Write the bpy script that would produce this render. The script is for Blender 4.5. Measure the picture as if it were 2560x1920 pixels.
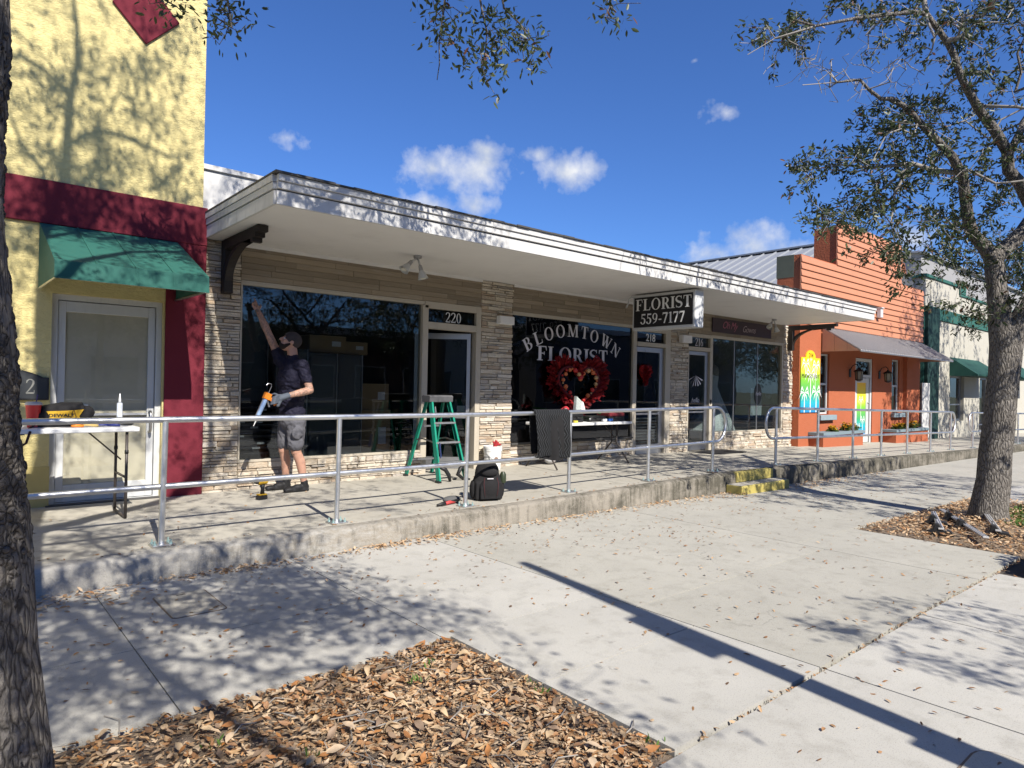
import bpy, bmesh, math, random
import numpy as np
from mathutils import Vector, Matrix, Euler, noise as mnoise
for o in list(bpy.data.objects):
    bpy.data.objects.remove(o, do_unlink=True)
scene = bpy.context.scene
COL = scene.collection
R = math.radians
random.seed(7)
rng = np.random.default_rng(7)

# ------------------------------------------------------------------ camera
CAM_LOC = Vector((0.0, -8.5, 1.55))
yaw, pitch, roll, fpx = 0.711628, 0.0030608, 0.0195487, 1677.83
fw = Vector((math.sin(yaw)*math.cos(pitch), math.cos(yaw)*math.cos(pitch), math.sin(pitch)))
rt = Vector((math.cos(yaw), -math.sin(yaw), 0))
up = rt.cross(fw)
rt, up = (rt*math.cos(roll)+up*math.sin(roll)), (up*math.cos(roll)-rt*math.sin(roll))
cam_d = bpy.data.cameras.new('camera')
cam = bpy.data.objects.new('camera', cam_d)
COL.objects.link(cam)
cam.matrix_world = Matrix(((rt.x, up.x, -fw.x, CAM_LOC.x), (rt.y, up.y, -fw.y, CAM_LOC.y), (rt.z, up.z, -fw.z, CAM_LOC.z), (0, 0, 0, 1)))
cam_d.sensor_width = 36.0
cam_d.lens = fpx/2560*36.0
cam_d.clip_start = 0.05
cam_d.clip_end = 3000
scene.camera = cam

# ------------------------------------------------------------------ sun, sky, exposure
SUN_DIR = Vector((-0.15, -1.0, 0.914)).normalized()      # towards the sun
sun_el = math.asin(SUN_DIR.z)
sun_rot = math.atan2(SUN_DIR.x, SUN_DIR.y)
sun_d = bpy.data.lights.new('sun', 'SUN')
sun_d.energy = 5.0
sun_d.angle = R(0.45)
sun_d.color = (1.0, 0.94, 0.85)
sun = bpy.data.objects.new('sun', sun_d)
COL.objects.link(sun)
sun.rotation_euler = SUN_DIR.to_track_quat('Z', 'Y').to_euler()
sun.location = SUN_DIR*60

world = bpy.data.worlds.new('World')
scene.world = world
world.use_nodes = True
wn, wl = world.node_tree.nodes, world.node_tree.links
wn.clear()
w_out = wn.new('ShaderNodeOutputWorld')
w_bg = wn.new('ShaderNodeBackground')
sky = wn.new('ShaderNodeTexSky')
sky.sky_type = 'NISHITA'
sky.sun_disc = False
sky.sun_elevation = sun_el
sky.sun_rotation = sun_rot
sky.altitude = 0
sky.air_density = 1.0
sky.dust_density = 0.25
sky.ozone_density = 3.0
SKY_STRENGTH = 0.060
w_bg.inputs['Strength'].default_value = SKY_STRENGTH
wl.new(w_bg.outputs[0], w_out.inputs[0])

def wmath(op, a, b=None, clamp=False):
    n = wn.new('ShaderNodeMath'); n.operation = op; n.use_clamp = clamp
    for i, v in enumerate((a, b)):
        if v is None: continue
        if isinstance(v, (int, float)): n.inputs[i].default_value = v
        else: wl.new(v, n.inputs[i])
    return n.outputs[0]

def build_clouds():
    tc = wn.new('ShaderNodeTexCoord')
    d = tc.outputs['Generated']
    n1 = wn.new('ShaderNodeTexNoise'); n1.inputs['Scale'].default_value = 14; n1.inputs['Detail'].default_value = 7; n1.inputs['Roughness'].default_value = .56
    wl.new(d, n1.inputs['Vector'])
    n2 = wn.new('ShaderNodeTexNoise'); n2.inputs['Scale'].default_value = 60; n2.inputs['Detail'].default_value = 5
    wl.new(d, n2.inputs['Vector'])
    nz = wmath('ADD', wmath('SUBTRACT', n1.outputs['Fac'], .5), wmath('MULTIPLY', wmath('SUBTRACT', n2.outputs['Fac'], .5), .3))
    # (azimuth from +Y towards +X, elevation, half width, half height, opacity) in degrees
    blobs = [(36.0, 17.7, 4.1, 1.6, 1), (38.2, 19.3, 1.9, 1.1, 0.85), (33.6, 17.8, 1.9, 1.1, 0.9), (45.0, 17.7, 2.8, 1.1, 0.8), (37.1, 14.9, 2.5, 1.0, 0.8), (33.5, 14.5, 3.6, 1.1, 1), (21.9, 19.0, 2.3, 0.9, 0.55),
             (58.1, 21.5, 2.0, 0.9, 0.4), (55.5, 25.4, 0.7, 0.4, 0.3), (60.3, 11.6, 3.5, 1.5, 1), (57.8, 11.1, 2.2, 1.1, 0.9), (62.6, 11.2, 2.2, 0.9, 0.8), (71.7, 11.1, 1.7, 1.2, 0.6), (42.6, 19.0, 1.6, 0.7, 0.3),
             (95, 14, 6, 3, .9), (118, 19, 5, 2.4, .8), (141, 12, 7, 3.5, 1), (166, 17, 5, 2.5, .8), (-168, 11, 7, 3.2, 1), (-140, 18, 6, 2.6, .9),
             (-112, 13, 6, 3, .9), (-84, 17, 5, 2.6, .8), (-58, 12, 7, 3.2, 1), (-30, 16, 5, 2.5, .8), (-6, 11, 6, 2.6, .9)]
    total = None
    for az, el, a, b, op in blobs:
        a, b = a*1.4, b*1.6
        az, el = R(az), R(el)
        c = Vector((math.sin(az)*math.cos(el), math.cos(az)*math.cos(el), math.sin(el)))
        r_ = Vector((math.cos(az), -math.sin(az), 0))
        u_ = Vector((-math.sin(az)*math.sin(el), -math.cos(az)*math.sin(el), math.cos(el)))
        mp = wn.new('ShaderNodeMapping'); mp.vector_type = 'TEXTURE'
        mp.inputs['Location'].default_value = c
        mp.inputs['Rotation'].default_value = Matrix((r_, c, u_)).transposed().to_euler('XYZ')
        mp.inputs['Scale'].default_value = (math.radians(a), .5, math.radians(b))
        wl.new(d, mp.inputs['Vector'])
        ln = wn.new('ShaderNodeVectorMath'); ln.operation = 'LENGTH'; wl.new(mp.outputs[0], ln.inputs[0])
        m = wmath('SUBTRACT', 1.0-(1-op)*.55, ln.outputs['Value'])
        total = m if total is None else wmath('MAXIMUM', total, m)
    total = wmath('ADD', total, wmath('MULTIPLY', nz, 2.5))
    total = wmath('MULTIPLY', wmath('SUBTRACT', total, .20), 1.05, clamp=True)
    # brightness inside the cloud
    n3 = wn.new('ShaderNodeTexNoise'); n3.inputs['Scale'].default_value = 21; n3.inputs['Detail'].default_value = 6
    mp = wn.new('ShaderNodeMapping'); mp.inputs['Location'].default_value = (0, 0, -.02)
    wl.new(d, mp.inputs['Vector']); wl.new(mp.outputs[0], n3.inputs['Vector'])
    ramp = wn.new('ShaderNodeValToRGB')
    ramp.color_ramp.elements[0].position = .35; ramp.color_ramp.elements[0].color = (6.2, 6.8, 8.0, 1)
    ramp.color_ramp.elements[1].position = .62; ramp.color_ramp.elements[1].color = (9.2, 9.4, 9.8, 1)
    wl.new(n3.outputs['Fac'], ramp.inputs[0])
    mix = wn.new('ShaderNodeMix'); mix.data_type = 'RGBA'
    wl.new(total, mix.inputs['Factor'])
    tint = wn.new('ShaderNodeMix'); tint.data_type = 'RGBA'; tint.blend_type = 'MULTIPLY'; tint.inputs['Factor'].default_value = 1.0
    wl.new(sky.outputs[0], tint.inputs['A']); tint.inputs['B'].default_value = (.60, .93, 1.52, 1)     # deep clear-day blue
    wl.new(tint.outputs['Result'], mix.inputs['A']); wl.new(ramp.outputs[0], mix.inputs['B'])
    wl.new(mix.outputs['Result'], w_bg.inputs['Color'])
build_clouds()
world.cycles.sampling_method = 'MANUAL'
world.cycles.sample_map_resolution = 256

scene.render.engine = 'CYCLES'
vs = scene.view_settings
vs.view_transform = 'Standard'
vs.look = 'None'
vs.exposure = 0.72
vs.gamma = 1.0
vs.use_curve_mapping = False
scene.cycles.max_bounces = 7
scene.cycles.diffuse_bounces = 4
scene.cycles.glossy_bounces = 3
scene.cycles.transparent_max_bounces = 8
scene.cycles.caustics_reflective = False
scene.cycles.caustics_refractive = False

# ------------------------------------------------------------------ helpers
def tag(o, label=None, cat=None, group=None, kind=None):
    if label: o['label'] = label
    if cat: o['category'] = cat
    if group: o['group'] = group
    if kind: o['kind'] = kind
    return o

def empty(name, loc=(0, 0, 0), rz=0.0, label=None, cat=None, group=None, parent=None):
    o = bpy.data.objects.new(name, None)
    o.empty_display_size = 0.1
    COL.objects.link(o)
    o.location = loc
    o.rotation_euler = (0, 0, rz)
    if parent: o.parent = parent
    return tag(o, label, cat, group)

def link(name, me, parent=None, loc=None, rot=None, scl=None):
    o = bpy.data.objects.new(name, me)
    COL.objects.link(o)
    if parent is not None: o.parent = parent
    if loc is not None: o.location = loc
    if rot is not None: o.rotation_euler = rot
    if scl is not None: o.scale = scl
    return o

def copy_tree(o, parent=None):
    c = o.copy(); COL.objects.link(c); c.parent = parent; c.matrix_parent_inverse = o.matrix_parent_inverse.copy()
    for ch in list(o.children): copy_tree(ch, c)
    return c

class MB:
    def __init__(s): s.v = []; s.f = []
    def add(s, vs_, fs):
        b = len(s.v); s.v += [tuple(p) for p in vs_]; s.f += [tuple(i+b for i in f) for f in fs]; return s
    def box(s, x0, x1, y0, y1, z0, z1):
        return s.add([(x0, y0, z0), (x1, y0, z0), (x1, y1, z0), (x0, y1, z0), (x0, y0, z1), (x1, y0, z1), (x1, y1, z1), (x0, y1, z1)],
                     [(0, 3, 2, 1), (4, 5, 6, 7), (0, 1, 5, 4), (1, 2, 6, 5), (2, 3, 7, 6), (3, 0, 4, 7)])
    def hexa(s, p): return s.add(p, [(0, 3, 2, 1), (4, 5, 6, 7), (0, 1, 5, 4), (1, 2, 6, 5), (2, 3, 7, 6), (3, 0, 4, 7)])
    def bar(s, a, b, w, h, upv=(0, 0, 1)):
        a, b = Vector(a), Vector(b); d = (b-a).normalized(); upv = Vector(upv)
        if abs(d.dot(upv)) > .98: upv = Vector((0, 1, 0))
        x = d.cross(upv).normalized(); y = x.cross(d)
        pts = [q+x*sx*w/2+y*sy*h/2 for q in (a, b) for sx, sy in ((-1, -1), (1, -1), (1, 1), (-1, 1))]
        return s.hexa(pts)
    def prism(s, poly, axis, a, b):
        """poly: 2D points; axis 'x','y','z' extruded a..b. x:(y,z) y:(x,z) z:(x,y)"""
        def P(p, t): return {'x': (t, p[0], p[1]), 'y': (p[0], t, p[1]), 'z': (p[0], p[1], t)}[axis]
        n = len(poly)
        vs_ = [P(p, a) for p in poly]+[P(p, b) for p in poly]
        fs = [tuple(range(n-1, -1, -1)), tuple(range(n, 2*n))]+[(i, (i+1) % n, n+(i+1) % n, n+i) for i in range(n)]
        return s.add(vs_, fs)
    def tube(s, path, rad, n=10, caps=True):
        path = [Vector(p) for p in path]; m = len(path)
        rads = [rad]*m if isinstance(rad, (int, float)) else list(rad)
        t0 = (path[1]-path[0]).normalized()
        ref = Vector((0, 0, 1)) if abs(t0.z) < .9 else Vector((1, 0, 0))
        x = t0.cross(ref).normalized(); vs_ = []; fs = []
        for i in range(m):
            if i == 0: t = t0
            elif i == m-1: t = (path[i]-path[i-1]).normalized()
            else:
                t = (path[i+1]-path[i-1])
                t = t.normalized() if t.length > 1e-9 else (path[i]-path[i-1]).normalized()
            x = (x-t*x.dot(t)); x = x.normalized() if x.length > 1e-6 else t.orthogonal().normalized()
            y = t.cross(x)
            for k in range(n):
                a = 2*math.pi*k/n
                vs_.append(path[i]+(x*math.cos(a)+y*math.sin(a))*rads[i])
        for i in range(m-1):
            for k in range(n):
                k2 = (k+1) % n
                fs.append((i*n+k, i*n+k2, (i+1)*n+k2, (i+1)*n+k))
        if caps:
            fs.append(tuple(range(n-1, -1, -1))); fs.append(tuple(range((m-1)*n, m*n)))
        return s.add(vs_, fs)
    def lathe(s, prof, c=(0, 0, 0), n=20, axis='z', caps=True):
        vs_ = []; fs = []
        for r, h in prof:
            for k in range(n):
                a = 2*math.pi*k/n
                q = (r*math.cos(a), r*math.sin(a), h)
                if axis == 'y': q = (q[0], q[2], q[1])
                if axis == 'x': q = (q[2], q[0], q[1])
                vs_.append((c[0]+q[0], c[1]+q[1], c[2]+q[2]))
        for i in range(len(prof)-1):
            for k in range(n):
                k2 = (k+1) % n
                fs.append((i*n+k, i*n+k2, (i+1)*n+k2, (i+1)*n+k))
        if caps:
            fs.append(tuple(range(n-1, -1, -1))); m = len(prof); fs.append(tuple(range((m-1)*n, m*n)))
        return s.add(vs_, fs)
    def sphere(s, c, r, n=12, m=8, sc=(1, 1, 1), rot=None):
        vs_ = []; fs = []; M3 = rot if rot is not None else Matrix.Identity(3)
        for i in range(m+1):
            th = math.pi*i/m
            for k in range(n):
                a = 2*math.pi*k/n
                q = M3 @ Vector((math.sin(th)*math.cos(a)*r*sc[0], math.sin(th)*math.sin(a)*r*sc[1], math.cos(th)*r*sc[2]))
                vs_.append(Vector(c)+q)
        for i in range(m):
            for k in range(n):
                k2 = (k+1) % n
                fs.append((i*n+k, (i+1)*n+k, (i+1)*n+k2, i*n+k2))
        return s.add(vs_, fs)
    def mesh(s, name, mat, smooth=False, bevel=0.0, segs=1):
        me = bpy.data.meshes.new(name)
        me.from_pydata([tuple(p) for p in s.v], [], s.f)
        if bevel > 0:
            bm = bmesh.new(); bm.from_mesh(me)
            bmesh.ops.recalc_face_normals(bm, faces=bm.faces)
            es = [e for e in bm.edges if len(e.link_faces) == 2 and e.calc_face_angle(0) > .5]
            bmesh.ops.bevel(bm, geom=es, offset=bevel, segments=segs, affect='EDGES', profile=.5, clamp_overlap=True)
            bm.to_mesh(me); bm.free()
        else:
            bm = bmesh.new(); bm.from_mesh(me)
            bmesh.ops.remove_doubles(bm, verts=bm.verts, dist=1e-6)
            bmesh.ops.recalc_face_normals(bm, faces=bm.faces); bm.to_mesh(me); bm.free()
        if mat is not None: me.materials.append(mat)
        if smooth:
            me.shade_smooth() if smooth is True else me.shade_smooth()
            if smooth == 'auto':
                me.set_sharp_from_angle(angle=R(40))
        me.update()
        return me
    def build(s, name, mat, parent=None, smooth=False, bevel=0.0, segs=1):
        return link(name, s.mesh(name, mat, smooth, bevel, segs), parent)

def box(name, x0, x1, y0, y1, z0, z1, mat, parent=None, bevel=0.0):
    return MB().box(x0, x1, y0, y1, z0, z1).build(name, mat, parent, bevel=bevel)

def lerp_tab(tab, x):
    if x <= tab[0][0]: return tab[0][1]
    for (a, u), (b, v) in zip(tab, tab[1:]):
        if x <= b: return u+(v-u)*(x-a)/(b-a)
    return tab[-1][1]
G_TAB = [(-30, 0), (5, 0), (10, -.05), (15, -.13), (23, -.21), (45, -.5), (90, -1.05)]
P_TAB = [(-30, .2), (5, .2), (9.5, .25), (11.4, .23), (16, .145), (23, .01), (45, -.33), (90, -.9)]
def gz(x): return lerp_tab(G_TAB, x)
def pz(x): return lerp_tab(P_TAB, x)

# ------------------------------------------------------------------ materials
class NT:
    def __init__(s, name):
        s.m = bpy.data.materials.new(name); s.m.use_nodes = True
        s.n, s.l = s.m.node_tree.nodes, s.m.node_tree.links
        s.n.clear()
        s.out = s.n.new('ShaderNodeOutputMaterial')
        s.tc = s.n.new('ShaderNodeTexCoord')
    def val(s, sock, v):
        if v is None: return
        if isinstance(v, bpy.types.NodeSocket): s.l.new(v, sock)
        else: sock.default_value = v
    def math(s, op, a, b=None, clamp=False):
        n = s.n.new('ShaderNodeMath'); n.operation = op; n.use_clamp = clamp
        s.val(n.inputs[0], a); s.val(n.inputs[1], b); return n.outputs[0]
    def coords(s, scale=(1, 1, 1), rnd=False, rot=(0, 0, 0)):
        v = s.tc.outputs['Object']
        if rnd:
            oi = s.n.new('ShaderNodeObjectInfo')
            sc = s.n.new('ShaderNodeVectorMath'); sc.operation = 'SCALE'; sc.inputs[0].default_value = (37, 53, 71)
            s.l.new(oi.outputs['Random'], sc.inputs['Scale'])
            ad = s.n.new('ShaderNodeVectorMath'); ad.operation = 'ADD'
            s.l.new(v, ad.inputs[0]); s.l.new(sc.outputs[0], ad.inputs[1]); v = ad.outputs[0]
        mp = s.n.new('ShaderNodeMapping'); mp.inputs['Scale'].default_value = scale; mp.inputs['Rotation'].default_value = rot
        s.l.new(v, mp.inputs['Vector']); return mp.outputs[0]
    def noise(s, vec, scale, detail=5, rough=.55, dist=0.0):
        n = s.n.new('ShaderNodeTexNoise'); s.l.new(vec, n.inputs['Vector'])
        n.inputs['Scale'].default_value = scale; n.inputs['Detail'].default_value = detail
        n.inputs['Roughness'].default_value = rough; n.inputs['Distortion'].default_value = dist
        return n.outputs['Fac']
    def voro(s, vec, scale, feature='F1', out='Distance'):
        n = s.n.new('ShaderNodeTexVoronoi'); n.feature = feature; s.l.new(vec, n.inputs['Vector']); n.inputs['Scale'].default_value = scale
        return n.outputs[out]
    def ramp(s, fac, stops):
        n = s.n.new('ShaderNodeValToRGB'); cr = n.color_ramp
        while len(cr.elements) < len(stops): cr.elements.new(.5)
        for e, (p, c) in zip(cr.elements, stops):
            e.position = p; e.color = (c, c, c, 1) if isinstance(c, (int, float)) else (*c, 1)
        s.l.new(fac, n.inputs[0]); return n.outputs[0]
    def mix(s, fac, a, b, mode='MIX'):
        n = s.n.new('ShaderNodeMix'); n.data_type = 'RGBA'; n.blend_type = mode
        s.val(n.inputs['Factor'], fac)
        for k, v in (('A', a), ('B', b)):
            if isinstance(v, tuple): v = (*v[:3], 1)
            s.val(n.inputs[k], v)
        return n.outputs['Result']
    def rand(s):
        return s.n.new('ShaderNodeObjectInfo').outputs['Random']
    def bump(s, h, strength=.3, dist=.01, prev=None):
        n = s.n.new('ShaderNodeBump'); n.inputs['Strength'].default_value = strength; n.inputs['Distance'].default_value = dist
        s.l.new(h, n.inputs['Height'])
        if prev is not None: s.l.new(prev, n.inputs['Normal'])
        return n.outputs[0]
    def pbr(s, col, rough=.7, metal=0.0, normal=None, spec=.4, **kw):
        b = s.n.new('ShaderNodeBsdfPrincipled')
        s.val(b.inputs['Base Color'], (*col[:3], 1) if isinstance(col, tuple) else col)
        s.val(b.inputs['Roughness'], rough); s.val(b.inputs['Metallic'], metal)
        b.inputs['Specular IOR Level'].default_value = spec
        for k, v in kw.items(): s.val(b.inputs[k], v)
        if normal is not None: s.l.new(normal, b.inputs['Normal'])
        s.l.new(b.outputs[0], s.out.inputs[0])
        return b

def mul(c, k): return tuple(min(1, x*k) for x in c)

def simple(name, col, rough=.6, var=.12, scale=6, bump=.08, bscale=60, bdist=.004, metal=0, rnd=0.0, spec=.4, dirt=0.0, dirtcol=(.06, .05, .04)):
    t = NT(name); v = t.coords(rnd=rnd > 0)
    c = t.mix(t.noise(v, scale, 5), mul(col, 1-var), mul(col, 1+var))
    if rnd > 0:
        c = t.mix(1.0, c, t.ramp(t.rand(), [(0, 1-rnd), (1, 1+rnd)]), 'MULTIPLY')
    if dirt > 0:
        c = t.mix(t.ramp(t.noise(v, scale*.45, 7, .7), [(.5, 0.0), (.75, dirt)]), c, dirtcol)
    nrm = t.bump(t.noise(v, bscale, 4), bump, bdist) if bump > 0 else None
    rr = t.math('ADD', t.math('MULTIPLY', t.noise(v, scale*2, 3), .16), rough-.08)
    t.pbr(c, rr, metal, nrm, spec)
    return t.m

def mat_concrete(name, base, var=.16, stain=.35, staincol=(.13, .12, .10), rnd=.07, speck=.5, scale=1.0):
    t = NT(name); v = t.coords(rnd=False)
    big = t.noise(v, 1.1*scale, 6, .6)
    c = t.mix(big, mul(base, 1-var), mul(base, 1+var*.7))
    c = t.mix(t.ramp(t.noise(v, 5.5*scale, 7, .68), [(.50, 0.0), (.78, stain)]), c, staincol)
    c = t.mix(t.ramp(t.noise(v, 160, 2, .5), [(.56, 0.0), (.72, speck)]), c, mul(base, .48))
    c = t.mix(t.ramp(t.noise(v, 120, 2, .5), [(.2, .35), (.36, 0.0)]), c, mul(base, 1.35))
    c = t.mix(t.ramp(t.noise(v, 9, 3, .5), [(.70, 0.0), (.73, .45)]), c, mul(base, .5))
    wc_ = t.n.new('ShaderNodeVectorMath'); wc_.operation = 'MULTIPLY_ADD'; nn_ = t.n.new('ShaderNodeTexNoise'); nn_.inputs['Scale'].default_value = 2.2; nn_.inputs['Detail'].default_value = 6
    t.l.new(v, nn_.inputs['Vector']); t.l.new(nn_.outputs['Color'], wc_.inputs[0]); wc_.inputs[1].default_value = (.9, .9, .9); t.l.new(v, wc_.inputs[2])
    ck = t.math('MULTIPLY', t.ramp(t.voro(wc_.outputs[0], .42, 'DISTANCE_TO_EDGE'), [(0, .4), (.004, 0.0)]), t.ramp(t.noise(v, .6, 3), [(.55, 0.0), (.62, 1.0)]))
    c = t.mix(ck, c, mul(base, .28))
    if rnd > 0: c = t.mix(1.0, c, t.ramp(t.rand(), [(0, 1-rnd), (1, 1+rnd)]), 'MULTIPLY')
    h = t.math('ADD', t.noise(v, 210, 3), t.math('MULTIPLY', t.noise(v, 30, 4), .8))
    t.pbr(c, .88, 0, t.bump(h, .22, .004), .25)
    return t.m

def mat_stucco(name, base, crack=True, var=.08, bump=.55, bscale=26, dirt=.25):
    t = NT(name); v = t.coords()
    c = t.mix(t.noise(v, 2.2, 5), mul(base, 1-var), mul(base, 1+var))
    c = t.mix(t.ramp(t.noise(v, 3.1, 8, .7), [(.55, 0.0), (.8, dirt)]), c, mul(base, .45))
    h = t.noise(v, bscale, 5, .6)
    st = t.noise(t.coords((14, 14, 42)), 1.2, 4, .6, 1.2)
    h2 = t.math('ADD', t.math('MULTIPLY', h, .8), t.math('MULTIPLY', t.ramp(st, [(.40, 0.0), (.52, 1.0)]), .55 if crack else .12))
    t.pbr(c, .85, 0, t.bump(h2, bump, .02), .2)
    return t.m

def mat_paint(name, base, var=.05, rough=.55, grime=.2, grimecol=(.15, .14, .12), streak=True, bump=.05):
    t = NT(name); v = t.coords()
    c = t.mix(t.noise(v, 2.5, 5), mul(base, 1-var), mul(base, 1+var))
    if grime > 0:
        g = t.noise(t.coords((9, 9, 1.2)) if streak else v, 1.6, 7, .7)
        c = t.mix(t.ramp(g, [(.52, 0.0), (.8, grime)]), c, grimecol)
    t.pbr(c, rough, 0, t.bump(t.noise(v, 45, 4), bump, .004), .35)
    return t.m

def mat_metal(name, base, rough=.35, var=.12, bump=.05, metal=1.0, scale=30):
    t = NT(name); v = t.coords()
    c = t.mix(t.noise(v, scale*.3, 5), mul(base, 1-var), mul(base, 1+var*.6))
    r = t.math('ADD', t.math('MULTIPLY', t.noise(v, scale, 4), .22), rough-.1)
    t.pbr(c, r, metal, t.bump(t.noise(v, scale*2, 3), bump, .003), .5)
    return t.m

def mat_glass(name, tint=(.55, .58, .58), thru=.9, rough=.0):
    """thin pane: see-through tinted body with a mirror coat"""
    t = NT(name)
    tr = t.n.new('ShaderNodeBsdfTransparent'); tr.inputs[0].default_value = (*mul(tint, thru), 1)
    gl = t.n.new('ShaderNodeBsdfGlossy'); gl.inputs['Roughness'].default_value = rough; gl.inputs['Color'].default_value = (.95, .97, 1, 1)
    v = t.coords()
    nb = t.bump(t.noise(v, 1.7, 2), .035, .02)
    t.l.new(nb, gl.inputs['Normal'])
    lw = t.n.new('ShaderNodeLayerWeight'); lw.inputs['Blend'].default_value = .5
    k = t.math('ADD', t.math('MULTIPLY', t.math('POWER', lw.outputs['Facing'], 4.0), .85), .05, True)
    mx = t.n.new('ShaderNodeMixShader')
    t.l.new(k, mx.inputs[0]); t.l.new(tr.outputs[0], mx.inputs[1]); t.l.new(gl.outputs[0], mx.inputs[2])
    t.l.new(mx.outputs[0], t.out.inputs[0])
    return t.m

def mat_stone(name):
    t = NT(name); v = t.coords(rnd=True)
    r = t.rand()
    base = t.ramp(r, [(0, (.56, .50, .40)), (.22, (.64, .585, .49)), (.45, (.50, .43, .335)), (.6, (.60, .55, .455)), (.74, (.45, .35, .25)), (.86, (.42, .39, .35)), (1, (.66, .61, .52))])
    c = t.mix(t.ramp(t.noise(t.coords((3, 3, 14), rnd=True), 2.2, 6, .65), [(.45, 0.0), (.72, .55)]), base, (.34, .22, .13))
    c = t.mix(t.ramp(t.noise(v, 22, 6, .7), [(.52, 0.0), (.74, .4)]), c, (.22, .195, .165))
    h = t.math('ADD', t.noise(t.coords((8, 8, 26), rnd=True), 2.0, 7, .62), t.math('MULTIPLY', t.noise(v, 75, 4), .35))
    t.pbr(c, .86, 0, t.bump(h, .8, .022), .25)
    return t.m

def mat_plank(name, a=(.19, .15, .105), b=(.33, .275, .20)):
    t = NT(name); v = t.coords((1.6, 8, 22), rnd=True)
    c = t.mix(t.noise(v, 2.2, 7, .66, .5), a, b)
    c = t.mix(1.0, c, t.ramp(t.rand(), [(0, .78), (1, 1.2)]), 'MULTIPLY')
    c = t.mix(t.ramp(t.noise(t.coords((.9, 6, 11), rnd=True), 2.6, 6, .7), [(.55, 0.0), (.72, .6)]), c, (.33, .32, .29))
    t.pbr(c, .72, 0, t.bump(t.noise(v, 6, 6), .45, .006), .3)
    return t.m

def mat_bark(name, a, b, fine=1.0, stretch=.3):
    t = NT(name); v = t.coords()
    wv = t.n.new('ShaderNodeTexNoise'); t.l.new(v, wv.inputs['Vector']); wv.inputs['Scale'].default_value = 7; wv.inputs['Detail'].default_value = 3
    ad = t.n.new('ShaderNodeVectorMath'); ad.operation = 'MULTIPLY_ADD'
    t.l.new(wv.outputs['Color'], ad.inputs[0]); ad.inputs[1].default_value = (.05, .05, .12); t.l.new(v, ad.inputs[2])
    mp = t.n.new('ShaderNodeMapping'); mp.inputs['Scale'].default_value = (1, 1, stretch); t.l.new(ad.outputs[0], mp.inputs['Vector']); w = mp.outputs[0]
    vr = t.voro(w, 34*fine, 'DISTANCE_TO_EDGE')
    n = t.noise(v, 4.5, 7, .66); n2 = t.noise(w, 60*fine, 6, .65); n3 = t.noise(v, 140, 4, .6)
    c = t.mix(n, a, b)
    c = t.mix(t.ramp(vr, [(0.0, .85), (.14, 0.0)]), c, mul(a, .35))
    c = t.mix(t.ramp(n2, [(.5, 0.0), (.72, .55)]), c, mul(b, 1.3))
    c = t.mix(t.ramp(n3, [(.55, 0.0), (.7, .4)]), c, mul(a, .5))
    h = t.math('ADD', t.math('MULTIPLY', t.ramp(vr, [(0, 0.0), (.3, 1.0)]), .8), t.math('ADD', n2, t.math('MULTIPLY', n3, .35)))
    t.pbr(c, .95, 0, t.bump(h, .9, .02), .1)
    return t.m

def mat_leaf(name, stops, trans=.25, rough=.45):
    t = NT(name)
    at = t.n.new('ShaderNodeAttribute'); at.attribute_name = 'tint'
    c = t.ramp(at.outputs['Fac'], stops)
    b = t.n.new('ShaderNodeBsdfPrincipled'); t.l.new(c, b.inputs['Base Color']); b.inputs['Roughness'].default_value = rough
    b.inputs['Specular IOR Level'].default_value = .4
    tl = t.n.new('ShaderNodeBsdfTranslucent'); t.l.new(c, tl.inputs['Color'])
    mx = t.n.new('ShaderNodeMixShader'); mx.inputs[0].default_value = trans
    t.l.new(b.outputs[0], mx.inputs[1]); t.l.new(tl.outputs[0], mx.inputs[2]); t.l.new(mx.outputs[0], t.out.inputs[0])
    return t.m

def emit_free(name, col, rough=.5, metal=0.0, spec=.4):
    t = NT(name); t.pbr(col, rough, metal, None, spec); return t.m

MT = {}
MT['slab_warm'] = mat_concrete('warm_concrete', (.375, .362, .318), var=.2, stain=.5, staincol=(.18, .17, .14), speck=.7, rnd=.03)
MT['slab'] = mat_concrete('sidewalk_concrete', (.42, .408, .372), var=.2, stain=.5, staincol=(.19, .18, .15), speck=.7, rnd=.035)
MT['walk'] = mat_concrete('walkway_concrete', (.40, .378, .325), var=.22, stain=.55, staincol=(.15, .135, .11), speck=.6)
MT['joint'] = simple('joint_dirt', (.07, .06, .05), .95, .3, 20, .3)
MT['soil'] = simple('soil', (.19, .145, .105), .95, .45, 14, .9, 90, .02)
MT['asphalt'] = simple('asphalt', (.05, .05, .052), .9, .2, 4, .5, 240, .006)
MT['yellow'] = mat_stucco('yellow_stucco', (.66, .56, .26))
MT['red'] = mat_stucco('maroon_stucco', (.145, .019, .031), crack=False, bump=.18, dirt=.12)
MT['green_canvas'] = simple('green_canvas', (.014, .095, .075), .75, .1, 5, .2, 220, .002)
MT['white_alu'] = mat_paint('white_frame', (.52, .53, .53), rough=.4, grime=.25)
MT['beige_frame'] = mat_paint('beige_frame', (.44, .395, .32), rough=.45, grime=.25)
MT['white_paint'] = mat_paint('white_board_paint', (.55, .545, .53), grime=.5, grimecol=(.2, .195, .18))
MT['soffit'] = mat_paint('soffit_paint', (.72, .71, .695), grime=.18, streak=False)
MT['dark_edge'] = simple('drip_edge', (.06, .058, .055), .7)
MT['stone'] = mat_stone('stone_veneer')
MT['mortar'] = simple('mortar', (.26, .225, .185), .95, .25, 20, .4)
MT['plank'] = mat_plank('wood_look_plank')
MT['black_wood'] = simple('dark_bracket_wood', (.018, .013, .011), .6, .2, 10, .2)
MT['alu'] = mat_metal('galvanised_rail', (.66, .67, .68), .42, .1)
MT['alu_dark'] = mat_metal('dull_aluminium', (.42, .42, .43), .45, .12)
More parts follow.
